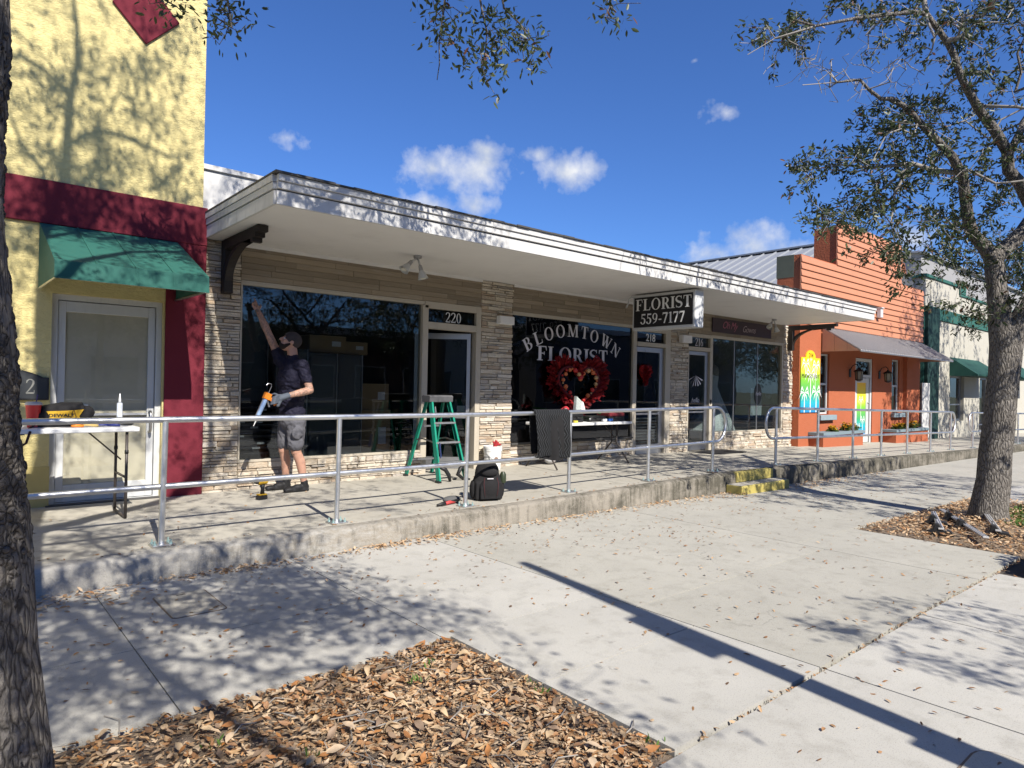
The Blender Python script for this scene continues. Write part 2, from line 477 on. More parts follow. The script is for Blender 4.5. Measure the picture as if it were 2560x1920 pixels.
MT['steel'] = mat_metal('steel', (.5, .5, .5), .35)
MT['zinc'] = simple('zinc_bolt', (.33, .48, .47), .5, .1, 20, .1, metal=.4)
MT['glass'] = mat_glass('window_glass', (.72, .76, .76), .95)
MT['glass_clear'] = mat_glass('door_glass', (.92, .93, .92), 1.0)
MT['glass_dark'] = mat_glass('tinted_glass', (.42, .43, .45), .8)
MT['interior'] = simple('dark_interior', (.03, .03, .033), .9)
MT['interior_light'] = simple('grey_interior', (.16, .16, .16), .9)
MT['black'] = simple('black_plastic', (.014, .014, .015), .5, .15, 10, .05)
MT['black_fabric'] = simple('black_fabric', (.010, .0095, .0105), .9, .25, 14, .5, 160, .006)
MT['letter'] = simple('silver_letter', (.60, .58, .60), .5, .06, 20, 0)
MT['letter_white'] = simple('white_letter', (.74, .74, .73), .5, .05, 20, 0)
MT['sign_black'] = simple('sign_black', (.012, .012, .014), .35, .1, 6, 0)
MT['orange'] = mat_stucco('orange_stucco', (.38, .115, .055), crack=False, bump=.7, bscale=22, dirt=.15)
MT['orange_board'] = mat_paint('orange_board_paint', (.48, .205, .115), grime=.22, grimecol=(.3, .09, .04))
MT['metal_roof'] = mat_metal('galvalume_roof', (.30, .315, .335), .5, .1, metal=.2)
MT['metal_awning'] = mat_metal('awning_metal', (.36, .35, .345), .55, .15, metal=.15)
MT['cream'] = mat_stucco('cream_stucco', (.44, .42, .36), crack=False, bump=.2, dirt=.12)
MT['green_paint'] = mat_stucco('green_paint', (.035, .12, .10), crack=False, bump=.15, dirt=.2)
MT['gray_wall'] = mat_stucco('grey_block_wall', (.28, .275, .275), crack=False, bump=.1, dirt=.3)
MT['bark'] = mat_bark('oak_bark', (.11, .097, .085), (.29, .268, .24))
MT['bark_near'] = mat_bark('oak_bark_near', (.085, .074, .065), (.235, .215, .195), 1.25, .7)
MT['twig'] = simple('twig_bark', (.26, .24, .215), .9, .2, 12, .3)
MT['leaf'] = mat_leaf('oak_leaf', [(0, (.018, .029, .011)), (.4, (.042, .060, .022)), (.75, (.085, .105, .042)), (.94, (.125, .13, .065)), (1, (.12, .055, .03))])
MT['litter'] = mat_leaf('fallen_leaf', [(0, (.12, .07, .04)), (.14, (.30, .145, .06)), (.36, (.42, .27, .145)), (.68, (.54, .395, .25)), (.88, (.58, .44, .29)), (.94, (.50, .22, .06)), (1, (.22, .13, .08))], .15, .6)
MT['yellow_paint'] = mat_paint('yellow_step_paint', (.42, .35, .10), grime=.8, grimecol=(.16, .14, .09), streak=False)
MT['road_line'] = simple('road_line', (.6, .6, .56), .8)
# ------------------------------------------------------------------ ground, road, sidewalk
def sheet(name, xs, y0, y1, zf, mat, thick=.15, parent=None):
    m = MB(); n = len(xs)
    for x in xs:
        z = zf(x)
        m.v += [(x, y0, z), (x, y1, z), (x, y0, z-thick), (x, y1, z-thick)]
    for i in range(n-1):
        a, b = 4*i, 4*(i+1)
        m.f += [(a, b, b+1, a+1), (a+2, a+3, b+3, b+2), (a, a+2, b+2, b), (a+1, b+1, b+3, a+3)]
    m.f += [(0, 1, 3, 2), (4*n-4, 4*n-2, 4*n-1, 4*n-3)]
    return m.build(name, mat, parent)
XS = [-60, -30, 0, 5, 10, 15, 23, 34, 45, 90]
gnd = MB().add([(-900, -900, -1.6), (900, -900, -1.6), (900, 900, -1.6), (-900, 900, -1.6)], [(0, 1, 2, 3)]).build('ground', simple('far_ground', (.10, .11, .06), .95, .3, .5, .2))
tag(gnd, kind='structure')
road = sheet('road', XS, -19.5, -9.75, lambda x: gz(x)-.14, MT['asphalt'], .3); tag(road, kind='structure')
for i in range(9):
    x = -24+i*9
    box('lane_mark', x, x+3, -14.7, -14.58, gz(x+1.5)-.137, gz(x+1.5)-.132, MT['road_line'], road)
kerb = sheet('road_kerb', XS, -9.75, -9.5, lambda x: gz(x)+.004, MT['walk'], .35); tag(kerb, kind='structure')
far_walk = sheet('far_pavement', XS, -23.5, -19.5, lambda x: gz(x)-.02, MT['slab'], .3); tag(far_walk, kind='structure')

sidewalk = sheet('sidewalk', XS, -9.5, -2.7, lambda x: gz(x)-.035, MT['joint'], .25); tag(sidewalk, kind='structure')
def slab(x0, x1, y0, y1, g=.0048, parent=sidewalk, zf=gz, mat='slab', th=.05, name='slab'):
    x0, x1, y0, y1 = x0+g, x1-g, y0+g, y1-g
    p = [(x0, y0, zf(x0)-th), (x1, y0, zf(x1)-th), (x1, y1, zf(x1)-th), (x0, y1, zf(x0)-th), (x0, y0, zf(x0)), (x1, y0, zf(x1)), (x1, y1, zf(x1)), (x0, y1, zf(x0))]
    return MB().hexa(p).build(name, MT[mat], parent)
BED_X, BED_Y0, BED_Y1 = 2.44, -6.79, -5.13
lx = [-9.4, -7.9, -6.4, -5.0, -3.5, -2.05, -.58, .9, 2.39, 3.81]
for a, b in zip(lx, lx[1:]):
    slab(a, b, -4.2, -2.79, .0032); slab(a, b, -5.13, -4.2, .0032)
slab(2.44, 3.81, -5.96, -5.13); slab(2.44, 3.81, -6.79, -5.96)
rx = [3.81, 6.77, 9.7, 12.65, 15.6, 18.6, 21.6, 24.6, 27.6, 31, 35, 40, 46]
for a, b in zip(rx, rx[1:]):
    if a < 8: slab(a, b, -5.18 if a > 6 else -5.48, -2.79, mat='slab_warm')
    else: slab(a, b, -4.62, -2.79, mat='slab_warm'); slab(a, b, -5.18, -4.62, mat='slab_warm')
slab(3.81, 6.77, -6.79, -5.48, mat='slab_warm'); slab(6.77, 8.13, -6.79, -5.18, mat='slab_warm')
slab(12.6, 15.6, -6.79, -5.18); slab(15.6, 18.6, -6.79, -5.18)
for a, b in zip(rx[5:], rx[6:]): slab(a, b, -6.79, -5.18)
sx = [-9.4, -6.5, -3.6, -.7, 2.28, 3.81, 5.3, 7.15]
for a, b in zip(sx, sx[1:]): slab(a, b, -9.5, -6.816, .006)
for a, b in zip([12.5, 15.6, 18.6, 21.6], [15.6, 18.6, 21.6, 27]): slab(a, b, -9.5, -6.816, .006)

# access covers set in the concrete
def cover(name, x0, x1, y0, y1, label, rad=.03):
    t = empty(name, (0, 0, 0), label=label, cat='access cover')
    def rr(e):
        out = []
        for cx, cy, a0 in ((x1-rad, y1-rad, 0), (x0+rad, y1-rad, 90), (x0+rad, y0+rad, 180), (x1-rad, y0+rad, 270)):
            for k in range(5):
                a = R(a0+k*22.5); out.append((cx+(rad+e)*math.cos(a), cy+(rad+e)*math.sin(a)))
        return out
    MB().prism(rr(.006), 'z', -.02, .003).build('rim', simple('rusty_rim', (.17, .125, .09), .9) if 'rusty_rim' not in bpy.data.materials else bpy.data.materials['rusty_rim'], t)
    MB().prism(rr(-.004), 'z', -.02, .0075).build('lid', MT['walk'], t, bevel=.003)
    box('pull_slot', (x0+x1)/2-.03, (x0+x1)/2+.03, y1-.07, y1-.055, .004, .0085, MT['joint'], t)
    return t
cover('utility_cover', 1.20, 1.54, -3.80, -3.26, 'rectangular concrete utility cover flush in pavement near raised walkway kerb')
cover('utility_cover', 2.75, 3.52, -8.3, -7.62, 'round-cornered concrete cover in pavement at the lower right corner', .1)

# ------------------------------------------------------------------ raised walkway with kerb
walkway = sheet('raised_walkway', [-14, 0, 5, 9.5, 11.4, 16, 23, 34, 45, 80], -2.62, .32, lambda x: pz(x)-.02, MT['joint'], .6); tag(walkway, kind='structure')
wx = [-10.7, -4.7, -1.7, 4.29, 7.28, 10.3, 13.3, 16.3, 19.3, 22.3, 25.3, 28.3, 32, 37, 43]
for a, b in zip(wx, wx[1:]):
    slab(a, b, -2.62, .3, .004, walkway, pz, 'walk', .04)
def mat_kerb():
    t = NT('kerb_concrete'); v = t.coords()
    base = t.mix(t.noise(v, 3, 6), (.20, .18, .15), (.32, .29, .24))
    sep = t.n.new('ShaderNodeSeparateXYZ'); t.l.new(t.tc.outputs['Object'], sep.inputs[0])
    # old whitewash on the left stretch, flaking away to the right
    wear = t.math('ADD', t.math('MULTIPLY', t.math('SUBTRACT', 3.9, sep.outputs['X']), .45), t.math('MULTIPLY', t.math('SUBTRACT', t.noise(t.coords((3, 3, 8)), 3.2, 9, .75), .5), 4.2))
    c = t.mix(t.ramp(wear, [(.0, 0.0), (1.1, .8)]), base, (.345, .335, .31))
    c = t.mix(t.ramp(t.voro(t.coords((1, 1, 1.6)), 22, 'DISTANCE_TO_EDGE'), [(0, .4), (.03, 0.0)]), c, (.16, .155, .145))
    # mildew: blotches and drips, heavier to the right
    st = t.math('ADD', t.math('MULTIPLY', t.noise(t.coords((6, 6, .8)), 1.5, 9, .75, .8), .6), t.math('MULTIPLY', t.noise(t.coords((1.1, 1.1, 2.2)), 1.3, 8, .7), .55))
    gain = t.math('MINIMUM', t.math('MULTIPLY', t.math('SUBTRACT', sep.outputs['X'], 5.5), .018), .10)
    mild = t.ramp(t.math('ADD', st, gain), [(.53, 0.0), (.70, .85)])
    c = t.mix(mild, c, (.045, .042, .03))
    c = t.mix(t.ramp(t.noise(v, 110, 2), [(.62, 0.0), (.72, .6)]), c, (.42, .39, .33))
    h = t.math('ADD', t.noise(v, 70, 6, .7), t.math('MULTIPLY', t.noise(v, 14, 5), .8))
    t.pbr(c, .92, 0, t.bump(h, .6, .012), .2)
    return t.m
MT['kerb'] = mat_kerb()
kx = [-10.7, -2.4, 8.62, 14.8, 20.2, 26, 33, 43]
for a, b in zip(kx, kx[1:]):
    m = MB(); n = 40; ring = []
    for i in range(n+1):
        x = a+.006+(b-a-.012)*i/n; zt, zb = pz(x)+.002, gz(x)-.08
        j = mnoise.noise((x*1.7, 0, 3))*.014+mnoise.noise((x*6, 1, 3))*.006; zt += mnoise.noise((x*3, 5, 3))*.004-.003
        prof = [(-2.612, zb), (-2.612, zt), (-2.725+j, zt), (-2.757+j, zt-.012), (-2.775+j, zt-.036), (-2.783+j*.5, zb)]
        ring.append([(x, y, z) for y, z in prof])
    k = 6
    for r_ in ring: m.v += r_
    for i in range(n):
        for q in range(k): m.f.append((i*k+q, (i+1)*k+q, (i+1)*k+(q+1) % k, i*k+(q+1) % k))
    m.f += [tuple(range(k)), tuple(range(n*k+k-1, n*k-1, -1))]
    m.build('kerb', MT['kerb'], walkway, smooth='auto')

# yellow painted steps down from the walkway
st = empty('entry_steps', (0, 0, 0), label='two low concrete steps with worn yellow painted risers at the walkway kerb', cat='steps')
gs = gz(10)
MB().prism([(-3.06, gs-.05), (-2.79, gs-.05), (-2.79, gs+.135), (-3.045, gs+.135), (-3.06, gs+.12)], 'x', 9.36, 10.84).build('lower_riser', MT['yellow_paint'], st, bevel=.008)
box('tread', 9.37, 10.83, -3.03, -2.80, gs+.1, gs+.1385, MT['walk'], st)
box('upper_riser', 9.66, 10.80, -2.797, -2.70, gs+.137, pz(10.2)+.006, MT['yellow_paint'], st, bevel=.008)

# ------------------------------------------------------------------ planting beds
def bed(name, x0, x1, y0, y1, zf, lift=.02):
    m = MB(); nx = max(8, int((x1-x0)/.09)); ny = max(8, int((y1-y0)/.09))
    for j in range(ny+1):
        for i in range(nx+1):
            x = x0+(x1-x0)*i/nx; y = y0+(y1-y0)*j/ny
            e = min(i, nx-i, j, ny-j)/6; e = min(1, e)
            m.v.append((x, y, zf(x)-.028+e*(lift+.035*mnoise.noise((x*2.3, y*2.3, 1))+.015*mnoise.noise((x*9, y*9, 2)))))
    for j in range(ny):
        for i in range(nx):
            a = j*(nx+1)+i; m.f.append((a, a+1, a+nx+2, a+nx+1))
    o = m.build(name, MT['soil'], None, smooth=True); tag(o, kind='structure'); return o
bed_near = bed('planting_bed', -1.9, 2.433, -6.80, -5.14, gz)
bed_far = bed('planting_bed', 8.14, 12.6, -6.79, -5.19, gz, .05)
slab(-5.0, -1.9, -6.79, -5.13); slab(-9.4, -5.0, -6.79, -5.13)
# kerbed island at the far right
isl = empty('kerbed_island', label='low concrete kerb ring around dark soil at right edge', cat='kerb')
def ringpoly(e, rad):
    x0, x1, y0, y1 = 7.22, 12.4, -9.3, -6.93; out = []
    for cx, cy, a0 in ((x1-rad, y1-rad, 0), (x0+rad, y1-rad, 90), (x0+rad, y0+rad, 180), (x1-rad, y0+rad, 270)):
        for k in range(7):
            a = R(a0+k*15); out.append((cx+(rad-e)*math.cos(a), cy+(rad-e)*math.sin(a)))
    return out
m = MB(); prof = [(0, -.1), (0, .09), (.02, .115), (.13, .115), (.15, .09), (.15, -.1)]
rings = [[(x, y, gz(9)+z) for x, y in ringpoly(e, .42)] for e, z in prof]
n = len(rings[0])
for r_ in rings: m.v += r_
for i in range(len(rings)):
    i2 = (i+1) % len(rings)
    for k in range(n): m.f.append((i*n+k, i*n+(k+1) % n, i2*n+(k+1) % n, i2*n+k))
m.build('kerb_ring', MT['walk'], isl, smooth='auto')
MB().prism([(x, y) for x, y in ringpoly(.152, .42)], 'z', gz(9)-.1, gz(9)+.04).build('soil_fill', MT['soil'], isl)

# ------------------------------------------------------------------ lettering
def g_ring(cx, cy, rx, ry, wx_, wy, a0=0, a1=360, n=18):
    out = []
    for i in range(n):
        a, b = R(a0+(a1-a0)*i/n), R(a0+(a1-a0)*(i+1)/n)
        P = lambda t, k: (cx+(rx-k*wx_)*math.cos(t), cy+(ry-k*wy)*math.sin(t))
        out.append([P(a, 0), P(b, 0), P(b, 1), P(a, 1)])
    return out
def g_rect(x0, y0, x1, y1): return [[(x0, y0), (x1, y0), (x1, y1), (x0, y1)]]
def g_line(p, q, w): return [[(p[0]-w/2, p[1]), (p[0]+w/2, p[1]), (q[0]+w/2, q[1]), (q[0]-w/2, q[1])]]
def g_stroke(pts, ws):
    out = []; L = []
    for i, p in enumerate(pts):
        a = pts[max(0, i-1)]; b = pts[min(len(pts)-1, i+1)]
        dx, dy = b[0]-a[0], b[1]-a[1]; d = math.hypot(dx, dy) or 1
        nx, ny = -dy/d, dx/d; w = ws[i]/2
        L.append(((p[0]+nx*w, p[1]+ny*w), (p[0]-nx*w, p[1]-ny*w)))
    for (a, b), (c, d) in zip(L, L[1:]): out.append([a, b, d, c])
    return out
T_, N_, S_ = .18, .065, .055
def g_stem(x, w=T_, foot=True, head=True, s=.085):
    o = g_rect(x, 0, x+w, 1)
    if foot: o += g_rect(x-s, 0, x+w+s, S_)
    if head: o += g_rect(x-s, 1-S_, x+w+s, 1)
    return o
def spline_s(w, x0=.05):
    pts = []; ws = []
    for i in range(25):
        t = i/24
        if t < .5: a = R(40+ (t/.5)*230); c = (w/2, .745); rx, ry = w/2-.06, .225
        else: a = R(90-((t-.5)/.5)*230+0); c = (w/2, .255); rx, ry = w/2-.05, .225
        pts.append((c[0]+rx*math.cos(a), c[1]+ry*math.sin(a)))
        ws.append(.06+.12*math.sin(math.pi*t)**2)
    return pts, ws
SERIF = {}
SERIF['I'] = (.36, g_stem(.09))
SERIF['L'] = (.66, g_stem(.09)+g_rect(.2, 0, .62, .06)+[[(.55, .05), (.62, .05), (.65, .30), (.62, .30)]])
SERIF['F'] = (.62, g_stem(.09)+g_rect(.2, .94, .58, 1)+[[(.52, .95), (.58, .95), (.61, .70), (.58, .70)]]+g_rect(.2, .47, .46, .53)+g_rect(.43, .38, .47, .62))
SERIF['T'] = (.68, g_stem(.25, head=False)+g_rect(.03, .94, .65, 1)+[[(.03, .95), (.09, .95), (.05, .70), (.02, .70)]]+[[(.59, .95), (.65, .95), (.66, .70), (.63, .70)]])
SERIF['O'] = (.84, g_ring(.42, .5, .40, .52, .165, .055, n=30))
SERIF['B'] = (.68, g_stem(.09, s=.07)+g_rect(.2, .94, .36, 1)+g_rect(.2, .49, .38, .545)+g_rect(.2, 0, .38, .06)+g_ring(.35, .755, .25, .245, .15, .055, -90, 90)+g_ring(.36, .265, .29, .265, .16, .055, -90, 90))
SERIF['R'] = (.74, g_stem(.09, s=.07)+g_rect(.2, .94, .36, 1)+g_rect(.2, .455, .38, .51)+g_ring(.35, .73, .27, .27, .155, .055, -90, 90)+g_line((.40, .47), (.63, 0), .17)+g_rect(.52, 0, .76, .05))
sp, sw = spline_s(.56)
SERIF['S'] = (.58, g_stroke(sp, sw)+g_rect(.46, .76, .50, .99)+g_rect(.06, 0.01, .10, .24))
SERIF['M'] = (1.0, g_rect(.1, 0, .165, 1)+g_rect(.0, 0, .27, S_)+g_rect(0, 1-S_, .2, 1)+g_line((.17, 1), (.49, .02), .17)+g_line((.80, 1), (.49, .02), .065)+g_stem(.76, .17, s=.07))
SERIF['W'] = (1.05, g_line((.12, 1), (.36, 0), .165)+g_line((.58, .93), (.36, 0), .06)+g_line((.50, 1), (.74, 0), .165)+g_line((.98, 1), (.74, 0), .06)+g_rect(0, 1-S_, .28, 1)+g_rect(.38, 1-S_, .66, 1)+g_rect(.86, 1-S_, 1.06, 1))
SERIF['N'] = (.84, g_rect(.12, 0, .18, 1)+g_rect(.02, 0, .28, S_)+g_rect(0, 1-S_, .2, 1)+g_line((.15, 1), (.70, 0), .17)+g_rect(.69, 0, .75, 1)+g_rect(.6, 1-S_, .84, 1))
SERIF['5'] = (.56, g_rect(.13, .86, .5, 1)+g_rect(.11, .52, .17, 1)+g_ring(.24, .32, .28, .32, .15, .07, -165, 115))
SERIF['9'] = (.58, g_ring(.28, .69, .26, .31, .13, .055, n=24)+g_stroke([(.47, .66), (.45, .42), (.36, .2), (.1, .02)], [.13, .13, .1, .04]))
SERIF['7'] = (.54, g_rect(.04, .86, .52, 1)+g_line((.47, .9), (.20, 0), .14)+g_rect(.03, .76, .07, .95))
SERIF['1'] = (.42, g_rect(.16, 0, .31, 1)+g_rect(.06, 0, .41, .05)+[[(.16, .9), (.2, 1), (.04, .9), (.04, .86)]])
SERIF['-'] = (.36, g_rect(.04, .32, .32, .43))
SERIF['2'] = (.58, g_stroke([(.07, .74), (.10, .88), (.22, .98), (.36, .97), (.47, .86), (.47, .70), (.38, .50), (.20, .24), (.05, .05)], [.05, .09, .07, .08, .12, .13, .10, .07, .06])+g_rect(.04, 0, .53, .11)+g_rect(.50, .06, .55, .25))
SERIF['0'] = (.60, g_ring(.29, .5, .27, .5, .12, .05, n=26))
SERIF['8'] = (.60, g_ring(.29, .74, .23, .26, .11, .05, n=22)+g_ring(.29, .26, .27, .27, .12, .05, n=22))
SERIF['6'] = (.60, g_ring(.29, .31, .26, .31, .12, .055, n=24)+g_stroke([(.10, .34), (.14, .6), (.25, .82), (.48, .98)], [.12, .13, .1, .04]))
SERIF['4'] = (.60, g_rect(.34, 0, .47, 1)+g_rect(.03, .26, .56, .34)+g_line((.05, .28), (.38, 1), .07))
SERIF[' '] = (.3, [])

def serif_mesh(name, text, h, mat, sx=1.0, track=.06, arc=None, center=True):
    """letters in the local XZ plane facing -Y. arc = list of (x, z, angle) for each letter centre"""
    m = MB(); x = 0; d = 0
    tot = sum(SERIF[c][0]+track for c in text)-track
    for i, c in enumerate(text):
        w, polys = SERIF[c]
        for poly in polys:
            d += 1
            pts = []
            for px, pz_ in poly:
                if arc:
                    ux, uz = (px-w/2)*h*sx, (pz_-.5)*h
                    ax, az, an = arc[i]; ca, sa = math.cos(an), math.sin(an)
                    pts.append((ax+ux*ca-uz*sa, -.00004*d, az+ux*sa+uz*ca))
                else:
                    pts.append(((x+px-(tot/2 if center else 0))*h*sx, -.00004*d, pz_*h))
            b = len(m.v); m.v += pts; m.f.append(tuple(range(b, b+len(pts))))
        x += w+track
    me = bpy.data.meshes.new(name); me.from_pydata(m.v, [], m.f); me.materials.append(mat); me.update()
    return me

def letters(text, h, mat, parent, loc, sx=1.0, track=.06, arc=None, turn=False):
    x = 0; tot = sum(SERIF[c][0]+track for c in text)-track
    for i, c in enumerate(text):
        w = SERIF[c][0]
        me = serif_mesh('letter', c, h, mat, sx, 0, [arc[i]] if arc else None)
        if not arc: me.transform(Matrix.Translation(((x+w/2-tot/2)*h*sx, 0, 0)))
        if turn: me.transform(Matrix.Rotation(R(-90), 4, 'Z'))
        link('letter', me, parent, loc); x += w+track

def font_mesh(name, text, size, mat, shear=0.0, align='CENTER', off=0.0, sp=1.0):
    cu = bpy.data.curves.new(name, 'FONT'); cu.body = text; cu.size = size; cu.shear = shear; cu.align_x = align; cu.offset = off; cu.space_character = sp
    cu.fill_mode = 'FRONT'; cu.resolution_u = 4
    ob = bpy.data.objects.new(name, cu); COL.objects.link(ob)
    dg = bpy.context.evaluated_depsgraph_get()
    me = bpy.data.meshes.new_from_object(ob.evaluated_get(dg))
    bpy.data.objects.remove(ob, do_unlink=True); bpy.data.curves.remove(cu)
    me.transform(Matrix.Rotation(R(90), 4, 'X'))
    me.materials.clear(); me.materials.append(mat); me.name = name
    return me

# ------------------------------------------------------------------ yellow building
yb = empty('yellow_building', (0, -.07, .2), label='tall yellow stucco building with maroon band and diamond at far left', cat='building')
def yl(o): o.parent = yb; o.matrix_parent_inverse = Matrix.Translation(yb.location).inverted(); return o
YF = -.07
for (x0, x1, z0, z1) in ((-7.5, .925, .15, 3.13), (1.985, 2.40, .15, 3.13), (.925, 1.985, 2.43, 3.13), (-7.5, 2.385, 3.13, 9.4)):
    yl(box('wall', x0, x1, YF, .45, z0, z1, MT['yellow']))
yl(box('wall', -7.5, 2.38, .45, 9.0, .15, 9.4, MT['yellow']))
yl(box('band', -7.5, 2.432, YF-.035, YF-.001, 3.135, 3.585, MT['red'], bevel=.006))
yl(box('pilaster', 2.0, 2.43, YF-.03, YF-.001, .19, 3.134, MT['red'], bevel=.006))
yl(box('pilaster_return', 2.401, 2.43, YF, .02, .19, 3.58, MT['red']))
yl(MB().prism([(1.745, 5.30), (2.085, 5.655), (1.745, 6.01), (1.405, 5.655)], 'y', YF-.03, YF-.001).build('diamond', MT['red'], bevel=.006))
# awning
aw = yl(MB().prism([(YF-.005, 3.14), (-1.30, 2.60), (-1.315, 2.44), (-1.29, 2.44), (-1.275, 2.58), (YF-.005, 3.10)], 'x', .80, 2.11).build('awning', MT['green_canvas']))
for x0 in (.80, 2.103):
    MB().prism([(YF-.006, 3.095), (-1.276, 2.575), (-1.288, 2.445), (YF-.006, 2.47)], 'x', x0+(.001 if x0 < 1 else -.001), x0+(.008 if x0 < 1 else .006)).build('side_panel', MT['green_canvas'], aw)
for sxx in (1.13, 1.455, 1.78):
    MB().prism([(YF-.01, 3.142), (-1.302, 2.602), (-1.318, 2.442), (-1.321, 2.442), (-1.305, 2.606), (YF-.01, 3.147)], 'x', sxx-.008, sxx+.008).build('seam', MT['green_canvas'], aw)
MB().box(.80, 2.11, -1.3225, -1.3155, 2.435, 2.455).build('hem', MT['green_canvas'], aw)
MB().tube([(.81, YF-.03, 2.46), (.81, -1.28, 2.45), (2.10, -1.28, 2.45), (2.10, YF-.03, 2.46)], .012, 8).build('awning_frame', MT['steel'], aw)
# door
dr = yl(MB().box(.926, .985, YF+.06, YF+.18, .2, 2.429).box(1.925, 1.984, YF+.06, YF+.18, .2, 2.429).box(.985, 1.925, YF+.06, YF+.18, 2.37, 2.429).box(.926, 1.984, YF+.05, YF+.2, .19, .215).build('door', MT['white_alu']))
MB().box(.99, 1.06, YF+.085, YF+.135, .22, 2.362).box(1.85, 1.92, YF+.085, YF+.135, .22, 2.362).box(1.06, 1.85, YF+.085, YF+.135, 2.25, 2.362).box(1.06, 1.85, YF+.085, YF+.135, .22, .40).build('leaf', MT['white_alu'], dr, bevel=.004)
box('pane', 1.06, 1.85, YF+.105, YF+.109, .40, 2.25, MT['glass_clear'], dr)
box('paper_backing', 1.05, 1.86, YF+.114, YF+.12, .38, 2.27, mat_paint('tan_paper', (.62, .56, .44), .15, .9, .45, (.33, .28, .21), False), dr)
box('push_bar', 1.06, 1.85, YF+.07, YF+.10, 1.14, 1.165, MT['alu'], dr)
box('note', 1.12, 1.28, YF+.098, YF+.102, 1.20, 1.26, MT['letter_white'], dr)
MB().tube([(1.875, YF+.085, 1.18), (1.875, YF+.02, 1.18), (1.875, YF+.0, 1.15), (1.875, YF+.0, .98), (1.875, YF+.02, .95), (1.875, YF+.085, .95)], .014, 8).build('handle', MT['steel'], dr, smooth=True)
box('threshold', .9, 2.0, -.12, .3, .19, .212, MT['dark_edge'], dr)
yl(box('lower_paint', .45, .93, YF-.006, YF-.001, .19, .62, simple('faded_yellow_paint', (.45, .37, .15), .8)))
# house number plaque
pl = empty('number_plaque', (.62, -.08, 1.46), label='dark arched house number plaque reading 222 beside white framed door', cat='sign')
pts = [(-.29, -.15), (.29, -.15), (.29, .085)]+[(.29-.05-.48*i/10, .085+.075*math.sin(math.pi*i/10)) for i in range(11)]+[(-.29, .085)]
MB().prism(pts, 'y', -.03, 0).build('plate', simple('plaque_black', (.02, .022, .025), .5), pl, bevel=.006)
MB().prism([(x*.93, z*.9) for x, z in pts], 'y', -.034, -.029).build('face', simple('plaque_face', (.03, .034, .038), .45), pl)
for i in range(3):
    link('digit', serif_mesh('digit', '2', .15, simple('pewter', (.30, .30, .27), .4, metal=.5) if i == 0 else bpy.data.materials['pewter'], .95), pl, (-.16+i*.145, -.036, -.085))
# ------------------------------------------------------------------ florist building
fb = empty('shop_building', (2.45, 0, .2), label='long single-storey stone-veneer shop row under a deep white canopy', cat='building')
fb_inv = Matrix.Translation(fb.location).inverted()
def fl(o): o.parent = fb; o.matrix_parent_inverse = fb_inv; return o
MT['stone_data'] = []
def stone_wall(name, x0, x1, z0, z1, seed, ret_left=False, ret_right=False):
    rd = random.Random(seed)
    root = fl(box(name, x0+.004, x1-.004, 0.0, .28, z0, z1, MT['mortar']))
    z = z0
    while z < z1-.02:
        h = rd.choice([.026, .032, .036, .042, .05, .06, .074]);
        if z+h > z1-.025: h = z1-z
        x = x0
        while x < x1-.01:
            w = rd.uniform(.09, .36)
            if x+w > x1-.07: w = x1-x
            zz, hh = z, h
            d = rd.uniform(.010, .046); g = .0015; c = rd.uniform(.003, .009)
            xa, xb, za, zb = x+g, x+w-g, zz+g, zz+hh-g
            xo0 = rd.uniform(-.006, .010) if x == x0 else 0
            j = lambda: rd.uniform(-.004, .004)
            xa2, xb2 = xa-xo0 if x == x0 else xa, xb
            p = [(xa2, -.001, za), (xb2, -.001, za), (xb2, -.001, zb), (xa2, -.001, zb),
                 (xa2+c+j(), -d+j(), za+c*.7), (xb2-c+j(), -d+j(), za+c*.7), (xb2-c+j(), -d+j(), zb-c*.7), (xa2+c+j(), -d+j(), zb-c*.7)]
            m = MB().add(p, [(0, 1, 2, 3), (4, 7, 6, 5), (0, 4, 5, 1), (1, 5, 6, 2), (2, 6, 7, 3), (3, 7, 4, 0)])
            m.build('stone', MT['stone'], root)
            x += w
        z += h
    return root
stone_wall('stone_pier', 2.44, 2.86, .19, 3.24, 1)
stone_wall('stone_pier', 6.635, 7.30, .19, 3.24, 2)
stone_wall('stone_pier', 11.68, 12.30, .2, 3.24, 3)
stone_wall('stone_pier', 16.47, 16.945, .08, 3.24, 4)
stone_wall('stone_base', 2.86, 5.56, .19, .53, 5)
stone_wall('stone_base', 7.30, 10.47, .19, .57, 6)
stone_wall('stone_base', 13.22, 16.47, .1, .57, 7)

def cladding(x0, x1, z0, z1, seed):
    rd = random.Random(seed)
    root = fl(box('cladding', x0+.002, x1-.002, .02, .26, z0, z1, MT['mortar']))
    rows = 6; h = (z1-z0)/rows
    for r_ in range(rows):
        x = x0+0; first = True
        while x < x1-.01:
            w = rd.uniform(.5, 1.2) if not first else rd.uniform(.3, 1.1)
            first = False
            if x+w > x1-.25: w = x1-x
            d = rd.uniform(.0, .006)
            box('plank', x+.001, x+w-.001, -.014-d, .019, z0+h*r_+.0012, z0+h*(r_+1)-.0012, MT['plank'], root, bevel=.002)
            x += w
cladding(2.86, 6.635, 2.80, 3.24, 11)
cladding(7.30, 11.68, 2.80, 3.24, 12)
cladding(12.30, 16.47, 2.78, 3.24, 13)

FR = MT['beige_frame']
def frame(name, rects, y0=-.02, y1=.09, parent=None, mat=None, bevel=.004):
    m = MB()
    for x0, x1, z0, z1 in rects: m.box(x0, x1, y0, y1, z0, z1)
    o = m.build(name, mat or FR, parent, bevel=bevel)
    return o if parent else fl(o)
# window A
wa = frame('window', [(2.862, 5.56, 2.745, 2.798), (2.862, 5.525, .532, .565), (2.862, 2.885, .565, 2.745)])
box('pane', 2.885, 5.52, .03, .036, .565, 2.745, MT['glass'], wa)
